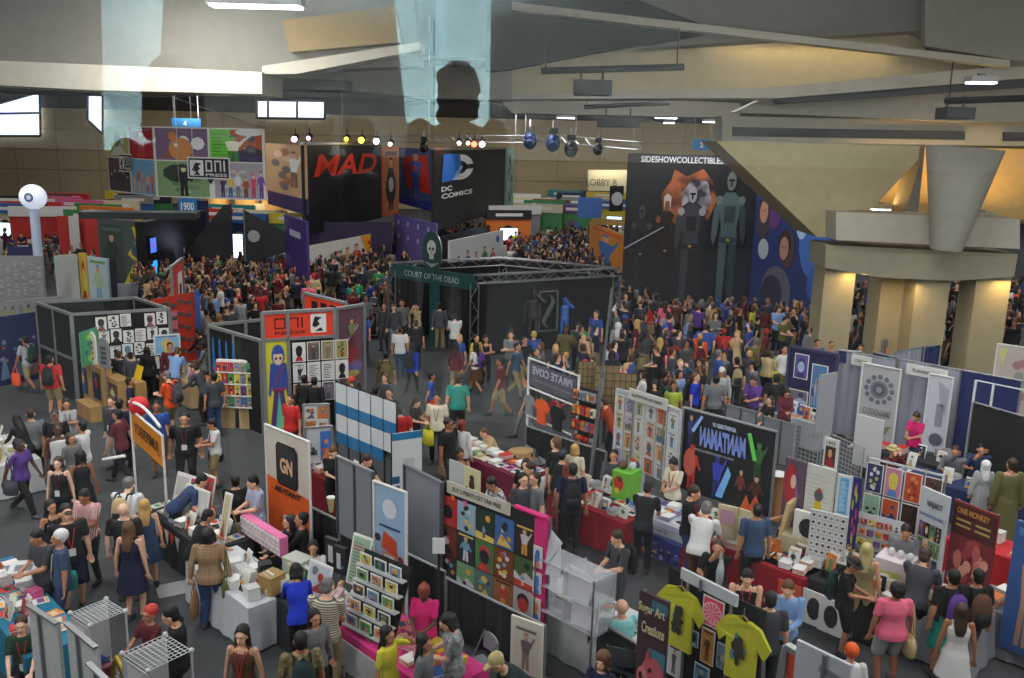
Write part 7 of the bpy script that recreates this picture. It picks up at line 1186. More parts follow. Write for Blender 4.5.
for (x0, x1, y0, y1, cnt, where) in ((0, 150, 192, 214, 16, 'in the far left of the hall'), (505, 618, 192, 214, 16, 'in the far middle of the hall'), (205, 300, 205, 222, 6, 'behind the round columns')):
    for k in range(cnt):
        px = x0+(x1-x0)*(k+.5)/cnt+r.uniform(-2, 2); py = r.uniform(y0, y1); a, b = r.choice(COLS), r.choice(COLS)
        if (a[0], b[0], where) in used or a[0] == b[0]: a, b = COLS[(k*3) % len(COLS)], COLS[(k*3+1+k//14) % len(COLS)]
        used.add((a[0], b[0], where)); p = G(px, py, 3.0)
        if p.y > 98 or p.y < 0: p = D(px, py, 88+r.uniform(0, 6)); p.z = 3
        t = thing('exhibition_booth', 'distant booth, %s back wall and %s header, %s' % (a[0], b[0], where), 'booth', (p.x, p.y, 0), r.uniform(-.3, .3), 'distant booths '+where); w_ = r.uniform(2.6, 4); mb = MB(); mb.box((0, 0, 1.3), (w_, .12, 2.6), rc(a[1])); art(mb, -w_*.4, .6, w_*.8, 1.7, a[1], PAL, 'abs', k, -.07); mb.build('back_wall', t); mb = MB(); mb.box((0, -.1, 2.9), (w_, .3, .6), rc(b[1])); mb.rect(-w_*.3, 2.8, w_*.3, 3.0, PAPER, -.26); mb.build('header', t); mb = MB(); mb.box((0, -1.6, .5), (w_*.8, .6, 1.0), rc((190, 190, 188))); mb.build('counter', t)
        if k % 3 == 0: mb = MB(); mb.rect(-.6, 1.2, .6, 2.0, M((190, 225, 255), .4, 0, '', 2.0), -.2); mb.box((0, -.1, 1.6), (1.3, .12, .9), BLK); mb.build('lit_screen', t)
far_panel('blue sign board over the distant middle booths', (578, 197), (602, 198), 4.6, 1.2, (60, 100, 170)); far_panel('orange booth wall with a blue printed figure, left of the dark backdrop', (590, 222), (625, 236), 3.2, 2.6, (206, 130, 40), 'fig', [(60, 110, 180), (200, 90, 50)]); far_panel('tan slanting roof edge above the orange booth wall', (592, 218), (625, 220), 3.6, .35, (170, 140, 80))
t, L = far_panel('black square sign with a pale round mark beside the lobby wall', (611, 186), (624, 186), 5.6, 1.3, (26, 26, 30)); mb = MB(); mb.disc(L*.5, 4.95, .35, rc((190, 190, 196)), -.02); mb.build('round_mark', t)
p = D(596, 178, 95.8); tag(text('LOBBY B', None, 0, 0, 3.2, rc((90, 84, 74)), height=.7, name='wall_lettering'), 'small grey LOBBY lettering on the pale far wall', 'lettering').location = (p.x-1, 95.8, p.z-.8)
area('lobby_cove', D(610, 168, 95), 4, 60, (1, .9, .7), rot=(R(30), 0, 0), sy=.3)
# green light boxes of displays in the orange area
# ---------------- people in the picture ----------------
bpy.context.view_layer.update()
# px, py(head top), facing, pose, top, bottom, hair, label, skin, female, options, extras
PP = [
(12,327,70,'hold','tee:black','trousers:black','buzz:b','person in a black top holding something pale yellow by the navy picture wall','t',0,{},[]),
(25,336,-110,'walk','tee:lgray','shorts:khaki','short:k','person in a pale grey tee and khaki shorts walking away at the left edge','t',0,{},[('bp','dgreen','dark green backpack on the walker in khaki shorts at the left'),('bag','orange','orange bag held by the walker at the left edge','tote')]),
(33,322,150,'stand','tee:lgray','trousers:khaki','short:k','person in a light tee half hidden by the black booth corner','m',0,{},[]),
(50,355,180,'stand','tee:red','shorts:khaki','buzz:k','person in a red tee and khaki shorts seen from behind by the black booth','m',0,dict(fat=1.1),[('bp','black','black backpack on the person in the red tee')]),
(66,400,30,'cross','tee:lgray','trousers:dgray','ponytail:k','woman in a pale tee with folded arms and a red lanyard at the left','m',1,dict(lan='maroon'),[]),
(54,411,20,'stand','tee:black','trousers:black','cap:a','person in a dark cap and black tee behind the woman in the white vest','t',0,{},[]),
(17,416,-120,'reach','long:black','trousers:black','long_hair:k','person with long black hair leaning over the white left-edge table','m',1,{},[]),
(30,409,200,'walk','tee:gray','trousers:dteal','buzz:b','man in a grey tee and dark teal trousers walking away at the left','l',0,{},[('sb','black','black shoulder bag of the man in the grey tee')]),
(57,424,40,'stand','tank:white','trousers:black','short:k','person in a white vest between the two dark-shirted visitors','d',0,{},[]),
(80,421,-100,'cross','tee:white','trousers:navy','short:k','young man in a white shirt with folded arms facing left','m',0,{},[]),
(71,434,60,'stand','tee:gray','trousers:dgray','bob:b','brown-haired person in a grey top in front of the white-shirted man','m',1,{},[]),
(80,451,-150,'stand','dress:black',None,'curly:k','woman in a black sleeveless dress with dark curly hair','t',1,{},[]),
(57,458,5,'stand','tank:black','trousers:black','bob:b','woman in a black sleeveless top with a red lanyard facing the camera at the left','w',1,dict(lan='maroon'),[]),
(18,440,80,'walk','tee:purple','trousers:black','bun:k','woman in a purple top walking right at the left edge','d',1,dict(fat=1.15),[('sb','dgray','dark shoulder bag of the woman in purple')]),
(118,410,-95,'walk','tee:maroon','trousers:black','short:k','man in a maroon tee carrying a rolled paper','m',0,{},[]),
(111,397,-20,'stand','long:dgray','trousers:lgray','short:b','man in a dark top with a lanyard behind the man in maroon','l',0,dict(lan='maroon'),[('bag','black','black bag carried beside the man in maroon','tote')]),
(121,399,160,'stand','long:navy','trousers:black','short:k','person in navy with a dark backpack at the wooden counter','m',0,{},[('bp','navy','navy backpack at the wooden counter')]),
(130,378,120,'stand','tee:navy','trousers:navy','short:k','short person in navy between the wooden counters','m',0,dict(ht=1.5),[]),
(156,402,20,'stand','tee:blue','shorts:brown','short:k','man in a faded blue tee with a lanyard behind the orange banner','t',0,dict(lan='green'),[]),
(184,414,10,'stand','tee:black','trousers:black','short:k','big man in a black tee with a white badge beside the orange banner','m',0,dict(fat=1.25,lan='maroon'),[]),
(212,419,-60,'hold','tee:white','shorts:khaki','short:k','boy in a white tee and khaki shorts holding a small item','m',0,dict(ht=1.6,lan='purple'),[('sb','dteal','dark teal bag of the boy in the white tee')]),
(167,371,-110,'hold','tee:orange','shorts:olive','cap:g','person in an orange tee and grey cap reading at the browsers\' table','l',0,dict(ht=1.82),[('bp','dgray','grey backpack on the orange-tee browser')]),
(177,348,170,'reach','tee:lblue','trousers:gray','short:n','man in a light blue shirt leaning over the left booth table','l',0,{},[]),
(195,364,-100,'reach','long:dgray','trousers:black','short:b','man in a dark grey sweater leaning left over the browsers\' table','l',0,{},[]),
(213,372,-140,'stand','tee:dgray','trousers:denim','short:k','man in a dark grey tee and jeans beside the comic rack','m',0,{},[]),
(147,347,180,'stand','long:black','trousers:black','long_hair:k','person in black with a black hood of hair before the sketch sheets','m',1,{},[]),
(170,343,30,'stand','long:maroon','trousers:black','short:k','person in a dark red open shirt at the left booth','m',0,{},[]),
(202,341,-80,'hold','tee:gray','trousers:dgray','short:k','man in a grey-green tee with a backpack inside the left booth','d',0,{},[('bp','black','black backpack inside the left booth aisle')]),
(199,330,-110,'reach','long:black','trousers:black','short:k','person in black at the counter with the white box','m',0,{},[]),
(211,316,-90,'stand','tee:red','trousers:black','cap:k','person in a red tee and black cap by the red pocket wall','m',0,{},[]),
(207,309,170,'stand','tee:lgray','trousers:dgray','short:k','person in a grey-green shirt just beyond the red-shirted person','m',0,{},[]),
(124,344,0,'stand','tee:maroon','trousers:black','short:b','person facing out behind two dark-haired people at the wooden counter','l',0,dict(ht=1.6),[]),
(119,351,180,'stand','long:black','trousers:black','short:b','brown-haired person in black seen from behind at the counter','l',0,dict(ht=1.6),[]),
(131,352,180,'stand','long:dgray','trousers:black','buzz:k','dark-haired person in charcoal seen from behind at the counter','l',0,dict(ht=1.6),[]),
(84,489,-10,'hold','tee:vstripe:red:white','trousers:black','short:k','man in a red and white striped shirt looking down at his hands','t',0,{},[]),
(66,506,40,'stand','tee:black','shorts:navy','cap:k','man in a black tee and black cap with a red lanyard','l',0,dict(lan='red',fat=1.1,ht=1.85),[]),
(51,501,60,'stand','tank:black','trousers:black','long_hair:k','woman with long dark hair and sunglasses holding a cup','m',1,{},[]),
(37,529,-30,'hold','tee:dgray','trousers:black','short:k','man in a grey tee with a yellow chest band holding an open comic','m',0,{},[]),
(57,531,-60,'stand','tee:slate','trousers:denim','beanie:w','person in a white beanie and slate tee by the teal table','m',0,dict(lan='white'),[('sb','teal','teal pouch bag of the person in the white beanie')]),
(123,503,185,'stand','tee:black','shorts:black',None,'bald man in a black tee and shorts seen from behind','w',0,dict(fat=1.1),[]),
(129,521,175,'stand','dress:navy',None,'long_hair:n','woman in a navy dress with long light brown hair, seen from behind','l',1,dict(ht=1.75),[]),
(144,499,200,'stand','dress:slate',None,'long_hair:y','blonde woman in a grey-blue dress with a white bag','l',1,{},[('bag','lgray','white bag hanging beside the blonde woman','tote')]),
(127,480,180,'reach','tee:white','trousers:brown','cap:g','man in a white tee and grey flat cap with tan braces at the print table','w',0,dict(fat=1.12),[('bp','tan','small tan pack on the man in the grey flat cap')]),
(206,511,120,'reach','tee:black','trousers:black','short:k','person in black with short black hair bending over the print table','m',1,{},[]),
(208,528,185,'stand','long:plaid:tan:maroon','trousers:denim','bob:k','woman in a pinkish plaid shirt and jeans seen from behind','l',1,dict(fat=1.2,ht=1.72),[('sb','olive','dark bag with a yellow strap on the plaid-shirted woman'),('bag','brown','brown paper bag beside the plaid-shirted woman','paper')]),
(253,475,-50,'hold','tee:plaid:blue:white','trousers:black','short:k','man in a blue and white checked shirt looking down behind the pink case','l',0,{},[]),
(288,515,-70,'sit','long:black','trousers:black','long_hair:k','black-haired woman in black seated beside the orange banner','l',1,{},[]),
(205,478,110,'bend','tee:denim','trousers:black','short:k','person in a blue-grey shirt stooping behind the leaning prints','l',0,{},[]),
(235,474,200,'sit','long:black','trousers:denim','short:k','person in black sitting behind the checked-shirt man','l',0,{},[]),
(171,606,-80,'hold','tee:black','trousers:black','short:k','bearded man in a black tee looking down at the wire rack','l',0,dict(lan='red'),[]),
(148,606,-30,'sit','tee:maroon','trousers:black','beanie:x','crouching person in a red hat with a white tip','m',1,{},[]),
(241,628,-5,'stand','tank:brown','trousers:black','long_hair:k','woman with long dark hair in a brown vest top at the bottom edge','l',1,dict(lan='red',ht=1.7),[]),
(20,617,20,'sit','tee:dgreen','trousers:black','ponytail:b','woman in a dark green tee with a red lanyard seated at the lower left','w',1,dict(lan='red'),[]),
(296,566,-160,'reach','long:royal','trousers:black','bob:k','woman in a royal blue sweater reaching over the cardboard boxes','m',1,{},[]),
(327,578,170,'hold','tee:stripe:cream:dgray','trousers:khaki','buzz:g','man in a grey striped tee holding a baby','l',0,dict(fat=1.08),[]),
(315,611,40,'stand','long:gray','trousers:black','long_hair:k','smiling girl in a grey hoodie with long black hair','m',1,dict(ht=1.6),[]),
(300,631,200,'stand','tee:blotch:khaki:olive','trousers:dgray','short:k','man in a yellow-green tie-dye tee seen from behind','t',0,{},[('bp','dteal','dark teal backpack on the tie-dye tee man')]),
(313,541,10,'sit','tee:white','trousers:black','bob:k','dark-haired woman in white seated behind the display cases','m',1,{},[]),
(389,628,60,'armup','tee:yellow','trousers:black','long_hair:k','girl in a yellow tee with long black hair at the pink table','m',1,dict(ht=1.58),[]),
(426,636,70,'stand','tee:gray','trousers:black','long_hair:k','girl in a grey top with very long black hair beside the yellow-tee girl','m',1,dict(ht=1.6),[]),
(424,584,-10,'hold','tee:magenta','trousers:black','bun:r','woman in a pink polo shirt behind the pink craft table','d',1,{},[]),
(450,613,-80,'hold','tee:blotch:lgray:gray','trousers:black','bob:k','woman in a speckled grey shirt facing left at the pink table','l',1,dict(fat=1.15),[]),
(492,660,-70,'bend','long:dteal','trousers:black','cap:c','person in a tan cap and dark top bending at the bottom edge','l',0,{},[]),
(602,653,-30,'sit','tee:navy','trousers:black','curly:n','curly-haired woman in navy with a purple lanyard at the bottom edge','l',1,dict(lan='purple'),[]),
(622,598,190,'sit','tee:aqua','trousers:dgray',None,'bald man in an aqua tee seen from behind, seated','l',0,dict(fat=1.15),[]),
(618,530,-60,'hold','tee:dgray','trousers:dgray','short:b','young man in a dark grey tee looking down in the central aisle','l',0,{},[('bp','black','black backpack on the young man in the central aisle')]),
(694,485,60,'hold','tee:black','trousers:denim','short:b','man in a black tee and blue jeans looking down at the booklets','l',0,dict(ht=1.85,shoe='black',lan='red'),[]),
(706,504,150,'reach','tee:white','trousers:brown','short:g','man in a white tee leaning over the long red table','l',0,dict(fat=1.1),[]),
(718,541,-20,'chin','tee:black','trousers:black','buzz:b','seated man in black with a hand at his chin','m',0,{},[('bag','lgray','cream cloth bag beside the seated man in black','tote')]),
(757,503,185,'stand','tee:slate','trousers:dteal','buzz:k','man in a blue tee seen from behind at the red table','m',0,dict(ht=1.82),[]),
(791,493,-80,'point','tee:royal','trousers:navy','long_hair:k','woman in a royal blue tee reaching out towards the hero banner','m',1,{},[]),
(724,511,30,'write','tee:teal','trousers:black','short:k','person in a teal shirt behind the wooden card display','m',0,{},[]),
(748,569,-10,'hold','tank:black','trousers:black','short:k','man in a black vest and red lanyard behind the yellow-shirt panel','l',0,dict(lan='red'),[]),
(771,591,170,'stand','tee:dgray','trousers:black','short:k','dark-haired person seen from behind beside the yellow-shirt panel','l',0,{},[]),
(789,580,-20,'hold','long:lblue','trousers:dgray','short:n','man in a pale blue dress shirt reading his phone','l',0,dict(shoe='black'),[('sb','navy','navy strap bag of the man in the pale blue shirt')]),
(853,557,60,'hold','tee:black','shorts:black','brim:k','person in a black hat, black tee and shorts at the black poster table','m',1,{},[('bp','dteal','dark teal pack on the person in the black hat')]),
(868,543,150,'stand','tank:khaki','shorts:tan','long_hair:c','woman with fair hair in a beige vest top beside the black-hatted person','l',1,dict(ht=1.7),[('bag','lgray','white printed bag beside the beige-topped woman','tote')]),
(897,582,180,'stand','tee:pink','shorts:lgray','bun:k','woman in a pink tee and white shorts seen from behind','t',1,dict(fat=1.25),[('sb','tan','tan leather shoulder bag on the woman in pink')]),
(925,551,140,'reach','tee:dgray','trousers:black','short:b','man in a dark tee leaning towards the bearded vendor','l',0,dict(fat=1.1),[]),
(907,524,-20,'hold','long:gray','trousers:black','short:k','bearded vendor in a grey vest and white sleeves','m',0,{},[]),
(953,569,185,'stand','tee:black','skirt:teal','short:k','person in black with a purple backpack at the vendor table','m',0,{},[('bp','purple','bright purple backpack at the bearded vendor\'s table')]),
(978,568,180,'stand','tee:black','trousers:dgray','buzz:k','man in black wearing a big brown and teal backpack','m',0,dict(ht=1.8),[('bp','brown','big brown backpack with a pale teal top')]),
(962,603,165,'stand','dress:white',None,'long_hair:b','woman in a white sleeveless dress with long brown hair','t',1,{},[]),
(852,643,170,'stand','tee:white','trousers:black','beanie:o','person in a bright orange wig-like beanie and white top at the bottom edge','l',1,{},[]),
(917,412,-50,'hold','tee:magenta','trousers:denim','bun:b','woman in a magenta tee standing in front of the grey curtains','m',1,{},[]),
(894,446,10,'camera','long:maroon','trousers:black','brim:c','person in a pale hat photographing with a black camera','l',1,{},[]),
(956,446,-30,'chin','long:gray','trousers:black','short:b','seated person in grey at the left of the navy table','m',0,{},[]),
(982,444,-20,'chin','tee:denim','trousers:black','short:k','seated man in a blue tee with a hand at his mouth at the navy table','m',0,{},[]),
(986,461,170,'stand','gown:lgray',None,'hood:w','small person in a long white hooded robe at the navy table','l',1,dict(ht=1.5),[]),
(1012,458,180,'stand','gown:olive',None,'short:b','person in a long olive robe at the right edge','m',0,dict(ht=1.9),[]),
(614,450,-20,'sit','long:dgray','trousers:black','short:k','man in a grey suit jacket with a purple tie behind the green display box','m',0,{},[]),
(674,458,-40,'hold','tee:cream','trousers:black','bun:k','woman in a cream top with a red lanyard and dark hair piled up','m',1,dict(lan='red'),[]),
(648,483,160,'reach','tee:black','trousers:black','short:k','person in black bending over the pale blue table from behind','m',0,{},[]),
(573,463,180,'stand','tee:navy','trousers:black','short:k','man in navy with a big black backpack in the central aisle','m',0,dict(ht=1.85),[('bp','black','big black shiny backpack in the central aisle')]),
(531,462,-60,'hold','tee:dgray','trousers:black','short:b','person in a dark tee carrying an orange tote by the pink rack','l',0,{},[('bag','orange','orange tote bag beside the pink rack top','tote')]),
(493,478,-60,'reach','tee:blotch:white:gray','trousers:black','short:k','man in a white speckled shirt leaning behind the pink poster rack','m',0,{},[]),
(461,449,20,'sit','tank:maroon','trousers:black','bun:k','seated woman in a maroon vest by the tan signing table','t',1,{},[]),
(450,419,60,'stand','tee:black','trousers:dgray','cap:k','bearded man in a black vest before the tan signing table','t',0,dict(fat=1.1),[]),
(463,420,150,'stand','long:white','trousers:dgray','bob:r','red-haired woman in a white blouse at the tan signing table','l',1,{},[]),
(485,428,-70,'write','tee:tan','trousers:brown','buzz:n','man in a tan tee sitting and signing at the table','l',0,{},[]),
(437,394,-5,'stand','tee:cream','trousers:black','short:k','young man in a cream tee with a lanyard in the open aisle','m',0,dict(lan='gray'),[]),
(458,375,185,'stand','tee:teal','shorts:black','short:b','man in a teal tee seen from behind in the open aisle','l',0,dict(fat=1.1),[]),
(416,397,60,'hold','tee:black','trousers:black','long_hair:k','black-haired woman in black holding a bright toy','l',1,{},[('bag','yellow','yellow and violet bag held by the woman in black','tote')]),
(400,405,180,'stand','tee:red','trousers:black','short:k','person in a red tee seen from behind at the pocket rack','l',0,dict(ht=1.7,fat=1.1),[]),
(333,446,30,'hold','tee:black','trousers:black','ponytail:n','woman in a black tee looking down behind the grey panels','w',1,{},[]),
(366,455,60,'reach','tee:black','trousers:black','short:b','man in a dark tee leaning behind the grey panels','l',0,{},[]),
(300,512,-80,'sit','long:black','trousers:black','short:k','person in black sitting at the foot of the orange banner','m',0,{},[]),
(385,374,-40,'stand','long:dgray','trousers:black','bob:n','person with wavy fair brown hair above the pocket rack','l',1,{},[]),
(389,389,-20,'stand','tee:black','trousers:black','short:k','bearded man in a black tee just over the pocket rack','m',0,{},[]),
(377,386,150,'stand','tee:dgray','trousers:black','cap:k','person in a dark cap beside the bearded man at the pocket rack','m',0,{},[]),
(352,376,180,'stand','tee:dgray','trousers:black','beanie:x','person with a pink and aqua head covering behind the pocket rack','l',1,{},[]),
(357,381,180,'stand','tee:black','trousers:black','long_hair:k','person with long black hair beside the pink head covering','l',1,{},[]),
(400,326,185,'stand','tee:white','trousers:denim','buzz:b','man in a white tee and jeans seen from behind near the press booth','m',0,{},[]),
(412,344,160,'walk','long:royal','trousers:black','long_hair:k','woman in a royal blue hoodie walking with a cup','l',1,{},[('bp','black','black backpack on the blue-hooded woman')]),
(416,320,190,'stand','tee:black','trousers:black','buzz:k','shaven man in a black tee beside the white-tee man','m',0,{},[]),
(386,351,185,'stand','tee:olive','trousers:black','short:k','person in patterned olive carrying packs in the open aisle','m',0,{},[('bp','olive','olive patterned backpack in the open aisle')]),
(384,304,-15,'stand','long:dgray','trousers:dgray','buzz:b','guard in dark uniform standing by the court booth','m',0,{},[]),
(394,305,20,'stand','long:dgray','trousers:gray','short:b','second uniformed person beside the guard','l',0,{},[]),
(402,300,0,'stand','tee:gray','trousers:black','short:k','person in a printed grey tee behind the uniformed pair','m',0,dict(ht=1.85),[]),
(417,304,-40,'camera','long:tan','trousers:black','cap:k','person in a black cap and tan top holding a camera','l',1,{},[]),
(363,313,180,'walk','tee:blue','trousers:denim','short:k','person in a bright blue tee beside the press booth corner','m',0,{},[]),
(440,303,180,'stand','long:plaid:navy:gray','trousers:khaki','short:k','man in a plaid shirt and khaki trousers at the court booth entrance','l',0,dict(ht=1.8),[]),
(455,313,190,'hold','tee:white','trousers:black','short:k','man in a white tee photographing the court booth','l',0,{},[]),
(459,335,-30,'stand','tee:blue','trousers:black','bob:y','blonde person by the truss post','l',1,{},[]),
(456,343,170,'walk','long:maroon','trousers:khaki','long_hair:k','person in a maroon hoodie walking away from the truss post','m',1,{},[]),
(477,335,40,'stand','tee:yellow','trousers:black','short:b','person in a yellow top among the walkers by the truss post','l',1,{},[]),
(476,343,-120,'walk','tee:white','skirt:brown','long_hair:k','woman in a white tee and brown skirt striding in the aisle','m',1,{},[('bp','purple','lilac backpack on the striding woman')]),
(486,336,20,'cross','tank:black','trousers:black','bun:k','woman in a black vest top with folded arms facing out','m',1,{},[]),
(511,332,-20,'cross','tee:gray','trousers:dgray','short:b','man in a grey shirt leafing through papers before the statues','l',0,{},[]),
(501,358,-80,'walk','tee:maroon','shorts:khaki','short:k','man in a maroon tee and khaki shorts walking left','t',0,{},[]),
(517,343,60,'walk','tee:slate','trousers:khaki','short:k','man in a slate tee walking right past the statues','m',0,{},[]),
(525,337,30,'stand','tee:black','trousers:khaki','short:k','man in a black tee before the court booth right wall','m',0,{},[]),
(534,331,180,'stand','tee:blue','trousers:dgray','short:y','fair-haired person with a blue pack before the statues','l',0,{},[('bp','blue','blue backpack before the statues')]),
(527,376,-80,'walk','tee:dgray','trousers:gray','short:k','bearded man in grey walking left past the pirate sign frame','m',0,{},[]),
(431,373,100,'walk','tee:blue','shorts:orange','short:k','boy in a light blue tee with an orange side in the open aisle','m',0,dict(ht=1.5),[]),
(584,332,-60,'stand','tank:khaki','trousers:black','cap:#g','person in a green cap near the tall pole','l',0,{},[]),
(596,311,-40,'stand','tee:blue','shorts:khaki','short:b','tall man in a blue tee at the court booth right corner','l',0,dict(ht=1.9),[]),
(622,332,185,'stand','tee:black','trousers:black','buzz:k','man in a black tee seen from behind right of the tall pole','m',0,dict(fat=1.15),[]),
(619,323,150,'stand','long:lgray','trousers:gray','hood:w','person in a pale grey cloak beyond the black-tee man','l',0,{},[]),
(681,360,10,'armup','long:denim','trousers:dgray','short:y','blond man in a denim shirt holding a phone to his ear','w',0,dict(lan='red'),[]),
(697,373,60,'stand','tee:royal','trousers:black','short:n','bearded man in a violet-blue tee beside the phone caller','l',0,{},[('bp','black','black backpack on the violet-blue-tee man')]),
(716,375,180,'stand','tee:gray','trousers:dgray','short:k','big man in a grey tee seen from behind over the low partition','m',0,dict(fat=1.15),[]),
(722,368,-20,'stand','long:lgray','trousers:dgray','cap:w','person in a white cap beside the big man in grey','m',0,{},[]),
(670,376,-20,'stand','tee:dgreen','trousers:black','buzz:k','person in a dark green top behind the sign strip','d',0,{},[]),
(674,383,-10,'stand','tee:stripe:yellow:green','trousers:black','buzz:k','boy in a yellow and green striped shirt behind the print boards','t',0,dict(ht=1.6),[]),
(655,381,-20,'stand','long:black','trousers:black','hood:k','person in a black hood left of the striped-shirt boy','l',1,{},[]),
(737,357,180,'stand','tee:black','trousers:black','short:k','person in black carrying a camouflage backpack','l',0,{},[('bp','khaki','camouflage-pale backpack on the person in black')]),
(737,331,-40,'armup','dress:tan',None,'long_hair:y','blonde woman in a pale pink dress with a hand to her face','l',1,{},[]),
(784,346,30,'walk','long:white','trousers:olive','buzz:k','shaven man in a black and white raglan shirt walking with a yellow bag','m',0,{},[('sb','yellow','mustard yellow shoulder bag of the raglan-shirt man')]),
(776,374,180,'stand','tee:black','trousers:black','short:k','dark-haired person in black before the navy panel','m',0,{},[]),
(787,388,0,'hold','long:maroon','trousers:black','long_hair:k','long-haired woman in maroon looking at her phone by the navy panel','m',1,{},[]),
(754,376,-40,'hold','tee:purple','trousers:black','short:k','man in a purple tee behind the low grey partition','m',0,{},[]),
(745,395,150,'sit','tee:black','trousers:black','long_hair:k','seated dark-haired person behind the left grey partition','m',1,{},[]),
(770,396,-60,'sit','tee:black','trousers:black','bob:b','seated brown-haired person in black between the grey partitions','l',1,{},[]),
(806,313,-70,'stand','tee:black','trousers:denim','short:k','tall person in black by the concrete pillar','m',0,dict(ht=1.85),[]),
(818,340,0,'stand','tee:blue','trousers:black','short:k','dark-haired person looking over the navy panel','m',0,{},[]),
(832,342,0,'stand','tee:gray','trousers:black','buzz:b','shaven person in grey-green looking over the navy panel','m',0,{},[]),
(555,437,-130,'stand','tee:black','trousers:black','short:n','man in a black shirt with brown hair at the low black drape','l',0,dict(ht=1.85),[]),
(563,450,150,'stand','tee:black','trousers:black','cap:a','person in a navy cap and black tee by the low black drape','l',0,{},[]),
(576,444,150,'stand','tee:cream','trousers:black','bob:y','blonde person at the table by the low black drape','l',1,{},[]),
(568,463,175,'stand','tee:navy','trousers:black','long_hair:r','reddish-haired woman in navy by the central aisle','l',1,{},[]),
(526,460,-10,'stand','tee:black','trousers:black','bob:k','dark-haired woman facing out beside the maroon table','l',1,{},[]),
(524,474,30,'stand','tee:dgray','trousers:black','short:k','man in glasses and dark clothes by the maroon table','l',0,{},[]),
(534,473,-60,'stand','tee:gray','trousers:black','short:b','man in a patterned grey tee by the maroon table','l',0,{},[]),
(604,398,-110,'reach','tee:stripe:orange:black','trousers:black','short:b','person in an orange and black top stooping behind the pirate sign frame','l',0,{},[]),
(290,395,-30,'stand','tee:red','trousers:black','short:k','person in red behind the top of the cream and orange banner','m',0,{},[]),
(305,375,170,'stand','long:black','trousers:black','short:k','dark-haired person in black at the print panel, left one','m',0,dict(ht=1.65),[]),
(315,377,170,'stand','long:black','trousers:black','short:k','dark-haired person in black at the print panel, right one','m',0,dict(ht=1.65),[]),
(861,345,-30,'stand','long:black','trousers:black','short:k','person in black beyond the grey curtain, left of the red-capped one','m',0,{},[]),
(882,330,-60,'stand','tee:gray','trousers:black','cap:x','person in a red cap between the concrete pillars','m',0,{},[]),
(904,327,30,'stand','tee:cream','trousers:black','short:n','tall brown-haired person before the concrete pillar','l',0,{},[]),
(898,328,30,'stand','tee:aqua','trousers:black','bob:b','woman in pale blue beside the brown-haired person at the pillar','l',1,{},[]),
(908,329,-30,'stand','long:denim','trousers:black','bob:n','woman in a denim jacket at the concrete pillar','l',1,{},[]),
(955,327,60,'walk','tee:black','trousers:black','curly:b','curly-haired person in black walking between the right pillars','l',0,{},[]),
(868,303,0,'stand','long:navy','trousers:black','cap:x','person in navy with a red cap left between the pillars','m',0,dict(ht=1.85),[]),
(851,308,180,'stand','tee:white','trousers:black','short:k','person in white at the left gap between the pillars','m',0,{},[]),
(974,306,0,'stand','tee:royal','trousers:black','short:k','person in bright blue in the right gap between pillars','m',0,{},[]),
]
for e in PP:
    px, py, fc, pose, top, bot, hair, lb, sk, fem, op, ex = e
    if hair and ':#g' in hair: hair = 'cap:green'
    p = person(px, py, fc, pose, top, bot, hair, lb, sk, bool(fem), **op)
    for x in ex:
        if x[0] == 'bp': backpack(p, x[1], x[2])
        elif x[0] == 'sb': bag(p, x[1], x[2], 'shoulder', hand=(-.27, .05, 1.4), w=.34, h=.3)
        else: bag(p, x[1], x[2], x[3], hand=None)
# the baby in the striped man's arms
q = G(341, 588, 1.3); by = bpy.data.objects.new('baby', pm('body', 'sit', True)); COL.objects.link(by); by.location = (q.x, q.y, .92); by.rotation_euler = (0, 0, R(-60)); by.scale = (.42, .42, .38); setmat(by, M(SK['w'], .5)); tag(by, 'baby in pale pink held by the man in the striped tee', 'baby'); childm('onesie', pm('c', 'sit', True, 'long'), cm((226, 190, 196)), by); childm('leggings', pm('c', 'sit', True, 'trousers'), cm((226, 200, 200)), by); childm('hair', pm('c', 'sit', True, 'buzz'), M(HC['y'], .6), by)
# items held
def held(name, label, cat, px, py, z, dims, c, rz=0, rx=0):
    mb = MB(); mb.box((0, 0, 0), dims, rc(c)); mb.box((0, -dims[1]*.1, dims[2]*.5+.001), (dims[0]*.6, dims[1]*.5, .002), rc((120, 120, 126))); tag(mb.build(name, None, G(px, py, z), rz, rx), label, cat)
held('comic_book', 'open white comic held by the man with the yellow chest band', 'book', 24, 567, 1.15, (.42, .28, .02), (214, 214, 216), .2, .3)
held('booklet', 'small open booklet in the hands of the pale blue shirt man', 'book', 787, 626, 1.15, (.24, .17, .02), (200, 190, 180), .2, .3)
mb = MB(); mb.tube((-.24, 0, 0), (.24, 0, .1), .035, PAPER, n=12); tag(mb.build('paper_roll', None, G(114, 460, .98)), 'rolled white paper carried by the man in maroon', 'paper roll')
mb = MB(); mb.tube((0, 0, 0), (0, 0, .14), .035, M((206, 190, 160)), .042, n=12); tag(mb.build('paper_cup', None, G(51, 534, 1.15)), 'tan paper cup held by the woman in sunglasses', 'cup')
mb = MB(); mb.tube((0, 0, 0), (0, 0, .28), .04, M((190, 170, 120)), .075, n=14); mb.tube((0, 0, .28), (0, 0, .3), .08, WHITE, n=14); tag(mb.build('paper_cup', None, G(331, 512, .95)), 'tall tan cup with a white lid behind the grey panels', 'cup')
for k, (px, py, z, r_) in enumerate(((688, 0, 0, 0),)): pass
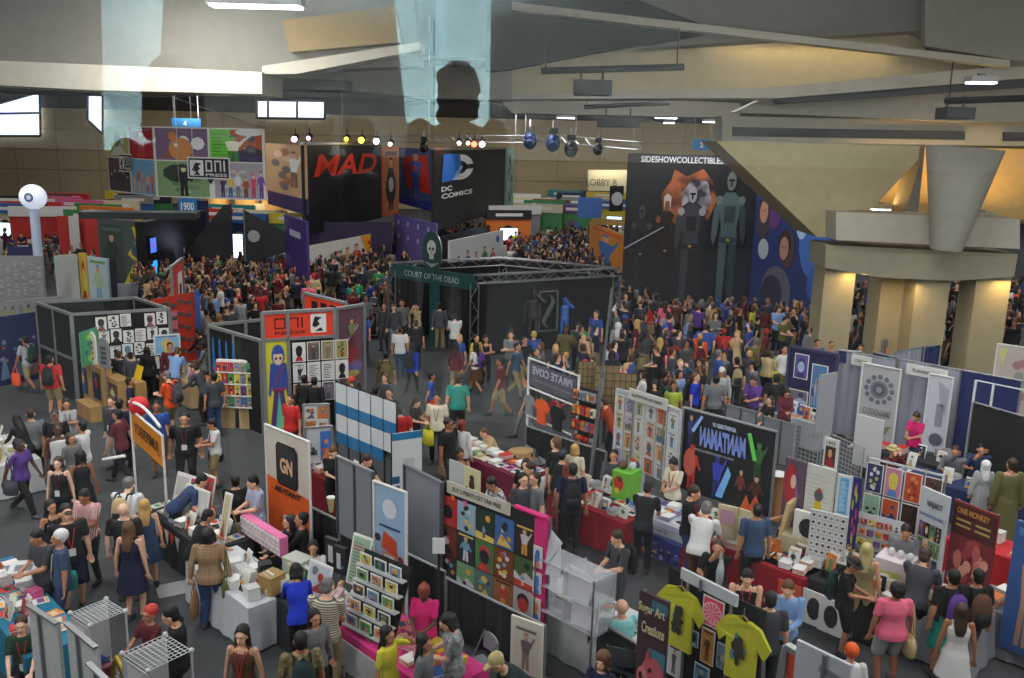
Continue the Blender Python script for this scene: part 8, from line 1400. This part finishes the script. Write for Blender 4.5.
# ---------------- crowd individuals ----------------
lowm = {}
def crowd_mesh(pose, fem, hair, top, bot, mats=None):
    """one light mesh per build of visitor: skin, top, bottoms, hair, shoes as material slots"""
    k = (pose, fem, hair, top, bot)
    if k in lowm: return lowm[k]
    V = []; F = []; I = []; o = 0
    for i, (kd, g) in enumerate((('body', None), ('c', top), ('c', bot), ('c', hair))):
        if g is None and kd == 'c': continue
        me = pm(kd, pose, fem, g, lo=True); n = len(me.vertices); co = np.empty(n*3); me.vertices.foreach_get('co', co); co = co.reshape(-1, 3)
        V.append(co)
        for p in me.polygons: F.append(tuple(q+o for q in p.vertices)); I.append(i)
        o += n
    me = bpy.data.meshes.new('visitor'); me.from_pydata(np.vstack(V).tolist(), [], F)
    for i in range(4): me.materials.append(SKIN0)
    me.polygons.foreach_set('material_index', I); smooth_obj(me); me.update(); lowm[k] = me; return me
VAR = [('stand', False, 'short', 'tee', 'trousers'), ('hold', False, 'short', 'tee', 'trousers'), ('walk', False, 'cap', 'tee', 'trousers'), ('stand', True, 'long_hair', 'tee', 'trousers'), ('walk', True, 'long_hair', 'tee', 'skirt'), ('armup', False, 'short', 'long', 'trousers'), ('cross', True, 'bob', 'long', 'trousers'), ('stand', False, 'buzz', 'long', 'trousers'), ('strap', False, 'short', 'tee', 'shorts'), ('camera', True, 'bun', 'tee', 'trousers')]
VDESC = ['short-haired visitor in a %s tee standing', 'short-haired visitor in a %s tee with hands together', 'visitor in a cap and %s tee walking', 'long-haired visitor in a %s tee standing', 'long-haired visitor in a %s top and skirt walking', 'visitor in a %s sleeved top with one arm raised', 'visitor with bobbed hair and folded arms in a %s top', 'close-cropped visitor in a %s sleeved top', 'visitor in a %s tee and shorts, hand on chest', 'visitor with tied-up hair and a %s tee taking a photo']
TC = ['black', 'gray', 'navy', 'white', 'red', 'dgray', 'blue', 'olive', 'maroon', 'teal', 'tan', 'lblue', 'green', 'yellow', 'purple', 'brown', 'orange', 'pink', 'slate', 'lgray']
TW = [34, 8, 14, 4, 3, 18, 3, 5, 5, 1.2, 2.5, 1.2, 1.4, .6, 1, 5, 1, .6, 5, 2.5]
TN = {'dgray': 'charcoal', 'lgray': 'pale grey', 'gray': 'mid-grey', 'lblue': 'light blue', 'slate': 'slate blue'}
BC = ['black', 'navy', 'denim', 'khaki', 'dgray']
r = random.Random(21)
def inpoly(x, y, P):
    c = False; j = len(P)-1
    for i in range(len(P)):
        if (P[i][1] > y) != (P[j][1] > y) and x < (P[j][0]-P[i][0])*(y-P[i][1])/(P[j][1]-P[i][1])+P[i][0]: c = not c
        j = i
    return c
# polygons of head positions in the picture, with the phrase for the place
ZN = [([(575, 322), (618, 300), (650, 298), (775, 300), (800, 318), (775, 352), (700, 372), (640, 372), (600, 350)], 62, 'before the armoured-figure backdrop', .85, 'visitors before the armoured-figure backdrop'),
      ([(205, 290), (300, 268), (388, 262), (390, 292), (345, 298), (300, 292), (262, 308), (205, 318)], 52, 'beyond the press booth', .8, 'visitors in the aisle beyond the press booth'),
      ([(520, 336), (575, 322), (600, 350), (590, 362), (540, 352)], 9, 'around the statues', .8, 'visitors around the statues'),
      ([(790, 300), (826, 300), (826, 330), (800, 336)], 5, 'before the blue backdrop', .8, 'visitors before the blue backdrop')]
taken = list(PEOPLE); ncrowd = 0; seen = {}
def far_enough(x, y, d):
    for a, b in taken:
        if (a-x)**2+(b-y)**2 < d*d: return False
    return True
def put_visitor(x, y, where, group):
    global ncrowd
    for _ in range(30):
        v = r.randrange(len(VAR)); tc = r.choices(TC, TW)[0]; 
        if (v, tc, where) not in seen: break
    seen[(v, tc, where)] = 1
    o = bpy.data.objects.new('person', crowd_mesh(*VAR[v])); COL.objects.link(o)
    hc = r.choices(['k', 'b', 'n', 'y', 'g', 'r'], [8, 6, 3, 1.5, 1, .5])[0]
    setmat(o, M(SK[r.choice('llmmtdw')], .6), 0); setmat(o, cm(tc), 1); setmat(o, cm(r.choice(BC)), 2)
    hk = VAR[v][2]; setmat(o, cm(r.choice(['red', 'black', 'blue', 'white', 'khaki'])) if hk == 'cap' else M(HC[hc], .6, 0, 'noise'), 3)
    o.location = (x, y, 0); k = r.uniform(.92, 1.08); o.scale = (k*r.uniform(.98, 1.15), k, k); o.rotation_euler = (0, 0, r.uniform(0, 6.28))
    n = TN.get(tc, tc); tag(o, (VDESC[v] % n)+', '+where, 'person', group); ncrowd += 1
for P, cnt, where, dmin, group in ZN:
    xs = [p[0] for p in P]; ys = [p[1] for p in P]; k = tries = 0
    while k < cnt and tries < 20000:
        tries += 1; x, y = r.uniform(min(xs), max(xs)), min(ys)+(max(ys)-min(ys))*r.random()**.8
        if not inpoly(x, y, P): continue
        g = G(x, y, 1.72)
        if not far_enough(g.x, g.y, dmin*.62): continue
        put_visitor(g.x, g.y, where, group); taken.append((g.x, g.y)); k += 1
print('PEOPLE', len(PEOPLE), ncrowd)
# the rest of the far crowd is one uncountable mass
STF = [([(0, 212), (130, 205), (145, 245), (60, 262), (0, 250)], 150), ([(130, 262), (205, 252), (300, 248), (392, 258), (392, 266), (300, 270), (205, 290), (205, 312), (160, 300)], 230), ([(205, 205), (300, 205), (300, 250), (205, 255)], 60), ([(505, 205), (618, 205), (620, 262), (510, 252)], 330),
       ([(440, 212), (512, 205), (512, 232), (440, 235)], 60), ([(618, 268), (640, 280), (660, 296), (622, 300)], 16), ([(300, 232), (395, 222), (450, 245), (392, 262), (300, 250)], 60), ([(640, 296), (800, 300), (800, 306), (640, 302)], 30), ([(856, 275), (1024, 275), (1024, 322), (856, 322)], 120), ([(800, 290), (830, 290), (830, 310), (800, 310)], 12), ([(360, 226), (394, 220), (440, 246), (400, 246)], 30)]
V = []; F = []; I = []; off = 0; mats = []
def mi(m):
    if m not in mats: mats.append(m)
    return mats.index(m)
cache = {}
for v in VAR:
    me = crowd_mesh(*v); n = len(me.vertices); co = np.empty(n*3); me.vertices.foreach_get('co', co); nf = len(me.polygons); ids = np.empty(nf, int); me.polygons.foreach_get('material_index', ids)
    cache[v] = (co.reshape(-1, 3), [tuple(p.vertices) for p in me.polygons], ids)
nst = 0
for P, cnt in STF:
    xs = [p[0] for p in P]; ys = [p[1] for p in P]; k = tries = 0
    while k < cnt and tries < 30000:
        tries += 1; x, y = r.uniform(min(xs), max(xs)), min(ys)+(max(ys)-min(ys))*r.random()
        if not inpoly(x, y, P): continue
        g = G(x, y, 1.72)
        if g.y > 99 or not far_enough(g.x, g.y, .5): continue
        taken.append((g.x, g.y)); k += 1; nst += 1
        v = r.choice(VAR); co, fs, ids = cache[v]; a = r.uniform(0, 6.28); s = r.uniform(.93, 1.07); ca, sa = math.cos(a)*s, math.sin(a)*s
        q = np.empty_like(co); q[:, 0] = co[:, 0]*ca-co[:, 1]*sa+g.x; q[:, 1] = co[:, 0]*sa+co[:, 1]*ca+g.y; q[:, 2] = co[:, 2]*s
        V.append(q); F += [tuple(i+off for i in f) for f in fs]; off += len(co)
        mm = [mi(M(SK[r.choice('llmmtd')], .6)), mi(cm(r.choices(TC, TW)[0])), mi(cm(r.choice(BC))), mi(M(HC[r.choice('kkbbng')], .6, 0, 'noise'))]
        I.append(np.array(mm)[ids])
me = bpy.data.meshes.new('crowd'); me.from_pydata(np.vstack(V).tolist(), [], F)
for m in mats: me.materials.append(m)
me.polygons.foreach_set('material_index', np.concatenate(I)); smooth_obj(me); me.update()
o = bpy.data.objects.new('crowd', me); COL.objects.link(o); tag(o, 'mass of tiny visitors filling the far aisles of the hall', 'crowd', kind='stuff')
print('STUFF', nst, off)
# ---------------- the gallery the camera stands in, behind its window ----------------
def mir(px, py, yv): p = D(px, py, yv); return Vector((p.x, 1.8-yv, p.z))
GY = .9
mb = MB(); mb.box((0, GY+.1, 3.4), (160, .3, 6.8), CONCD); struct(mb.build('wall_front'))
mb = MB(); mb.box((0, GY+.1, 13), (160, .3, 5), CONCD); struct(mb.build('trim_4'))
mb = MB(); mb.box((0, -6, 6.1), (40, 14, .2), M((22, 22, 24), .9, 0, 'carpet')); struct(mb.build('gallery_floor'))
mb = MB(); mb.box((0, -6, 12.4), (40, 14, .2), M((120, 120, 118), .8)); struct(mb.build('gallery_ceiling'))
mb = MB(); mb.box((0, -12.5, 9.9), (40, .2, 5), M((180, 184, 182), .8)); mb.box((0, -12.45, 6.8), (40, .2, 1.4), M((22, 21, 20), .8)); struct(mb.build('gallery_wall'))  # pale top and dark foot toned to shape the veil mirrored in the pane
for s in (-1, 1): mb = MB(); mb.box((20*s, -6, 9), (.2, 14, 7), CONCD); struct(mb.build('gallery_wall'))
gm = bpy.data.materials.new('window_glass'); gm.use_nodes = True; nt = gm.node_tree; nt.nodes.clear()
o_ = nt.nodes.new('ShaderNodeOutputMaterial'); mx = nt.nodes.new('ShaderNodeMixShader'); tr = nt.nodes.new('ShaderNodeBsdfTransparent'); gl = nt.nodes.new('ShaderNodeBsdfGlossy'); fr_ = nt.nodes.new('ShaderNodeFresnel')
fr_.inputs['IOR'].default_value = 1.75; gl.inputs['Roughness'].default_value = 0.0; tr.inputs[0].default_value = (.97, .985, .98, 1)
nt.links.new(fr_.outputs[0], mx.inputs[0]); nt.links.new(tr.outputs[0], mx.inputs[1]); nt.links.new(gl.outputs[0], mx.inputs[2]); nt.links.new(mx.outputs[0], o_.inputs[0])
t = thing('window_4', None, None, (0, GY, 6.8)); t['kind'] = 'structure'
mb = MB(); mb.quad([(-5, 0, 0), (5, 0, 0), (5, 0, 3.7), (-5, 0, 3.7)], gm); mb.build('window_pane', t)
mb = MB(); mb.box((0, 0, 0), (10.1, .12, .1), FRM); mb.box((0, 0, 3.7), (10.1, .12, .1), FRM); mb.box((-5, 0, 1.85), (.1, .12, 3.7), FRM); mb.box((5, 0, 1.85), (.1, .12, 3.7), FRM); mb.build('window_frame', t)
# white fabric blades and a greyed column under added lamps, mirrored in the pane
def blade(pts, yv, th, c, label):
    P = [mir(px, py, yv) for px, py in pts]; n = len(P); mb = MB(); mb.add([(p.x, p.y, p.z) for p in P]+[(p.x, p.y-th, p.z) for p in P], [tuple(range(n))[::-1], tuple(range(n, 2*n))]+[(k, k+n, (k+1) % n+n, (k+1) % n) for k in range(n)], M(c, .7, 0, 'noise'))
    o = mb.build('fabric_blade'); bm = bmesh.new(); bm.from_mesh(o.data); bmesh.ops.recalc_face_normals(bm, faces=bm.faces); bm.to_mesh(o.data); bm.free(); tag(o, label, 'fabric panel'); return o
blade([(388, -60), (433, -60), (432, 130), (406, 122)], 8, .1, (196, 224, 226), 'tapered pale cyan fabric blade, left half, mirrored at the top centre')
blade([(436, -60), (492, -60), (489, 128), (434, 131)], 8.1, .1, (196, 224, 226), 'broad pale cyan fabric blade, right half, mirrored at the top centre')
blade([(100, -60), (152, -60), (142, 150), (104, 150)], 8, .3, (120, 140, 142), 'dim grey-blue column mirrored at the upper left')  # dimness of this white column is put into its grey colour
def beam_light(name, loc, tgt, size, power, spread, col=(.85, .97, 1)):
    o = area(name, loc, size, power, col, spread=R(spread)); o.rotation_euler = (Vector(tgt)-Vector(loc)).to_track_quat('-Z', 'Y').to_euler()
c_ = mir(440, 40, 8); beam_light('added_blade_fill', (c_.x+.6, c_.y+1.6, 6.5), c_+Vector((0, 0, 1.2)), .8, 15000, 85)  # lamp added low down to brighten the mirrored blades
beam_light('added_blade_fill', (mir(125, 40, 8).x+.6, mir(125, 40, 8).y+1.6, 6.5), mir(125, 40, 8)+Vector((0, 0, 1)), .8, 1200, 85)  # weaker added lamp for the mirrored column
area('gallery_veil_fill', (0, -7, 12.2), 3, 300, (.95, .98, 1), sy=16)  # unseen lamp added to strengthen the pale veil in the pane
for px, py, yv, ht, pose, top, hair, fem, lb in ((458, 66, 4.8, 1.75, 'stand', 'tee:black', 'curly:k', 0, 'dark-haired onlooker mirrored over the pale cyan blade'), (281, 103, 3.6, None, 'stand', 'long:black', 'long_hair:k', 1, 'long-haired onlooker mirrored above the tan banner'), (313, 112, 4.2, None, 'stand', 'tee:black', 'short:k', 0, 'onlooker mirrored just right of the long-haired one'), (171, 82, 3.4, 1.85, 'stand', 'long:black', 'long_hair:k', 1, 'onlooker mirrored over the comic banner cube'), (357, 118, 4.6, None, 'stand', 'tee:black', 'short:k', 0, 'distant onlooker mirrored above the MAD banner')):
    p = mir(px, py, yv); person(0, 0, 180, pose, top, 'trousers:black', hair, lb, 'd', bool(fem), ht=ht or (p.z-6.2), at=(p.x, p.y), z0=6.2 if px != 458 else p.z-1.76)
p = mir(458, 66, 4.8); mb = MB(); mb.box((p.x, p.y, (6.2+p.z-1.76)/2), (.8, .8, p.z-1.76-6.2), CONCD); struct(mb.build('gallery_step'))
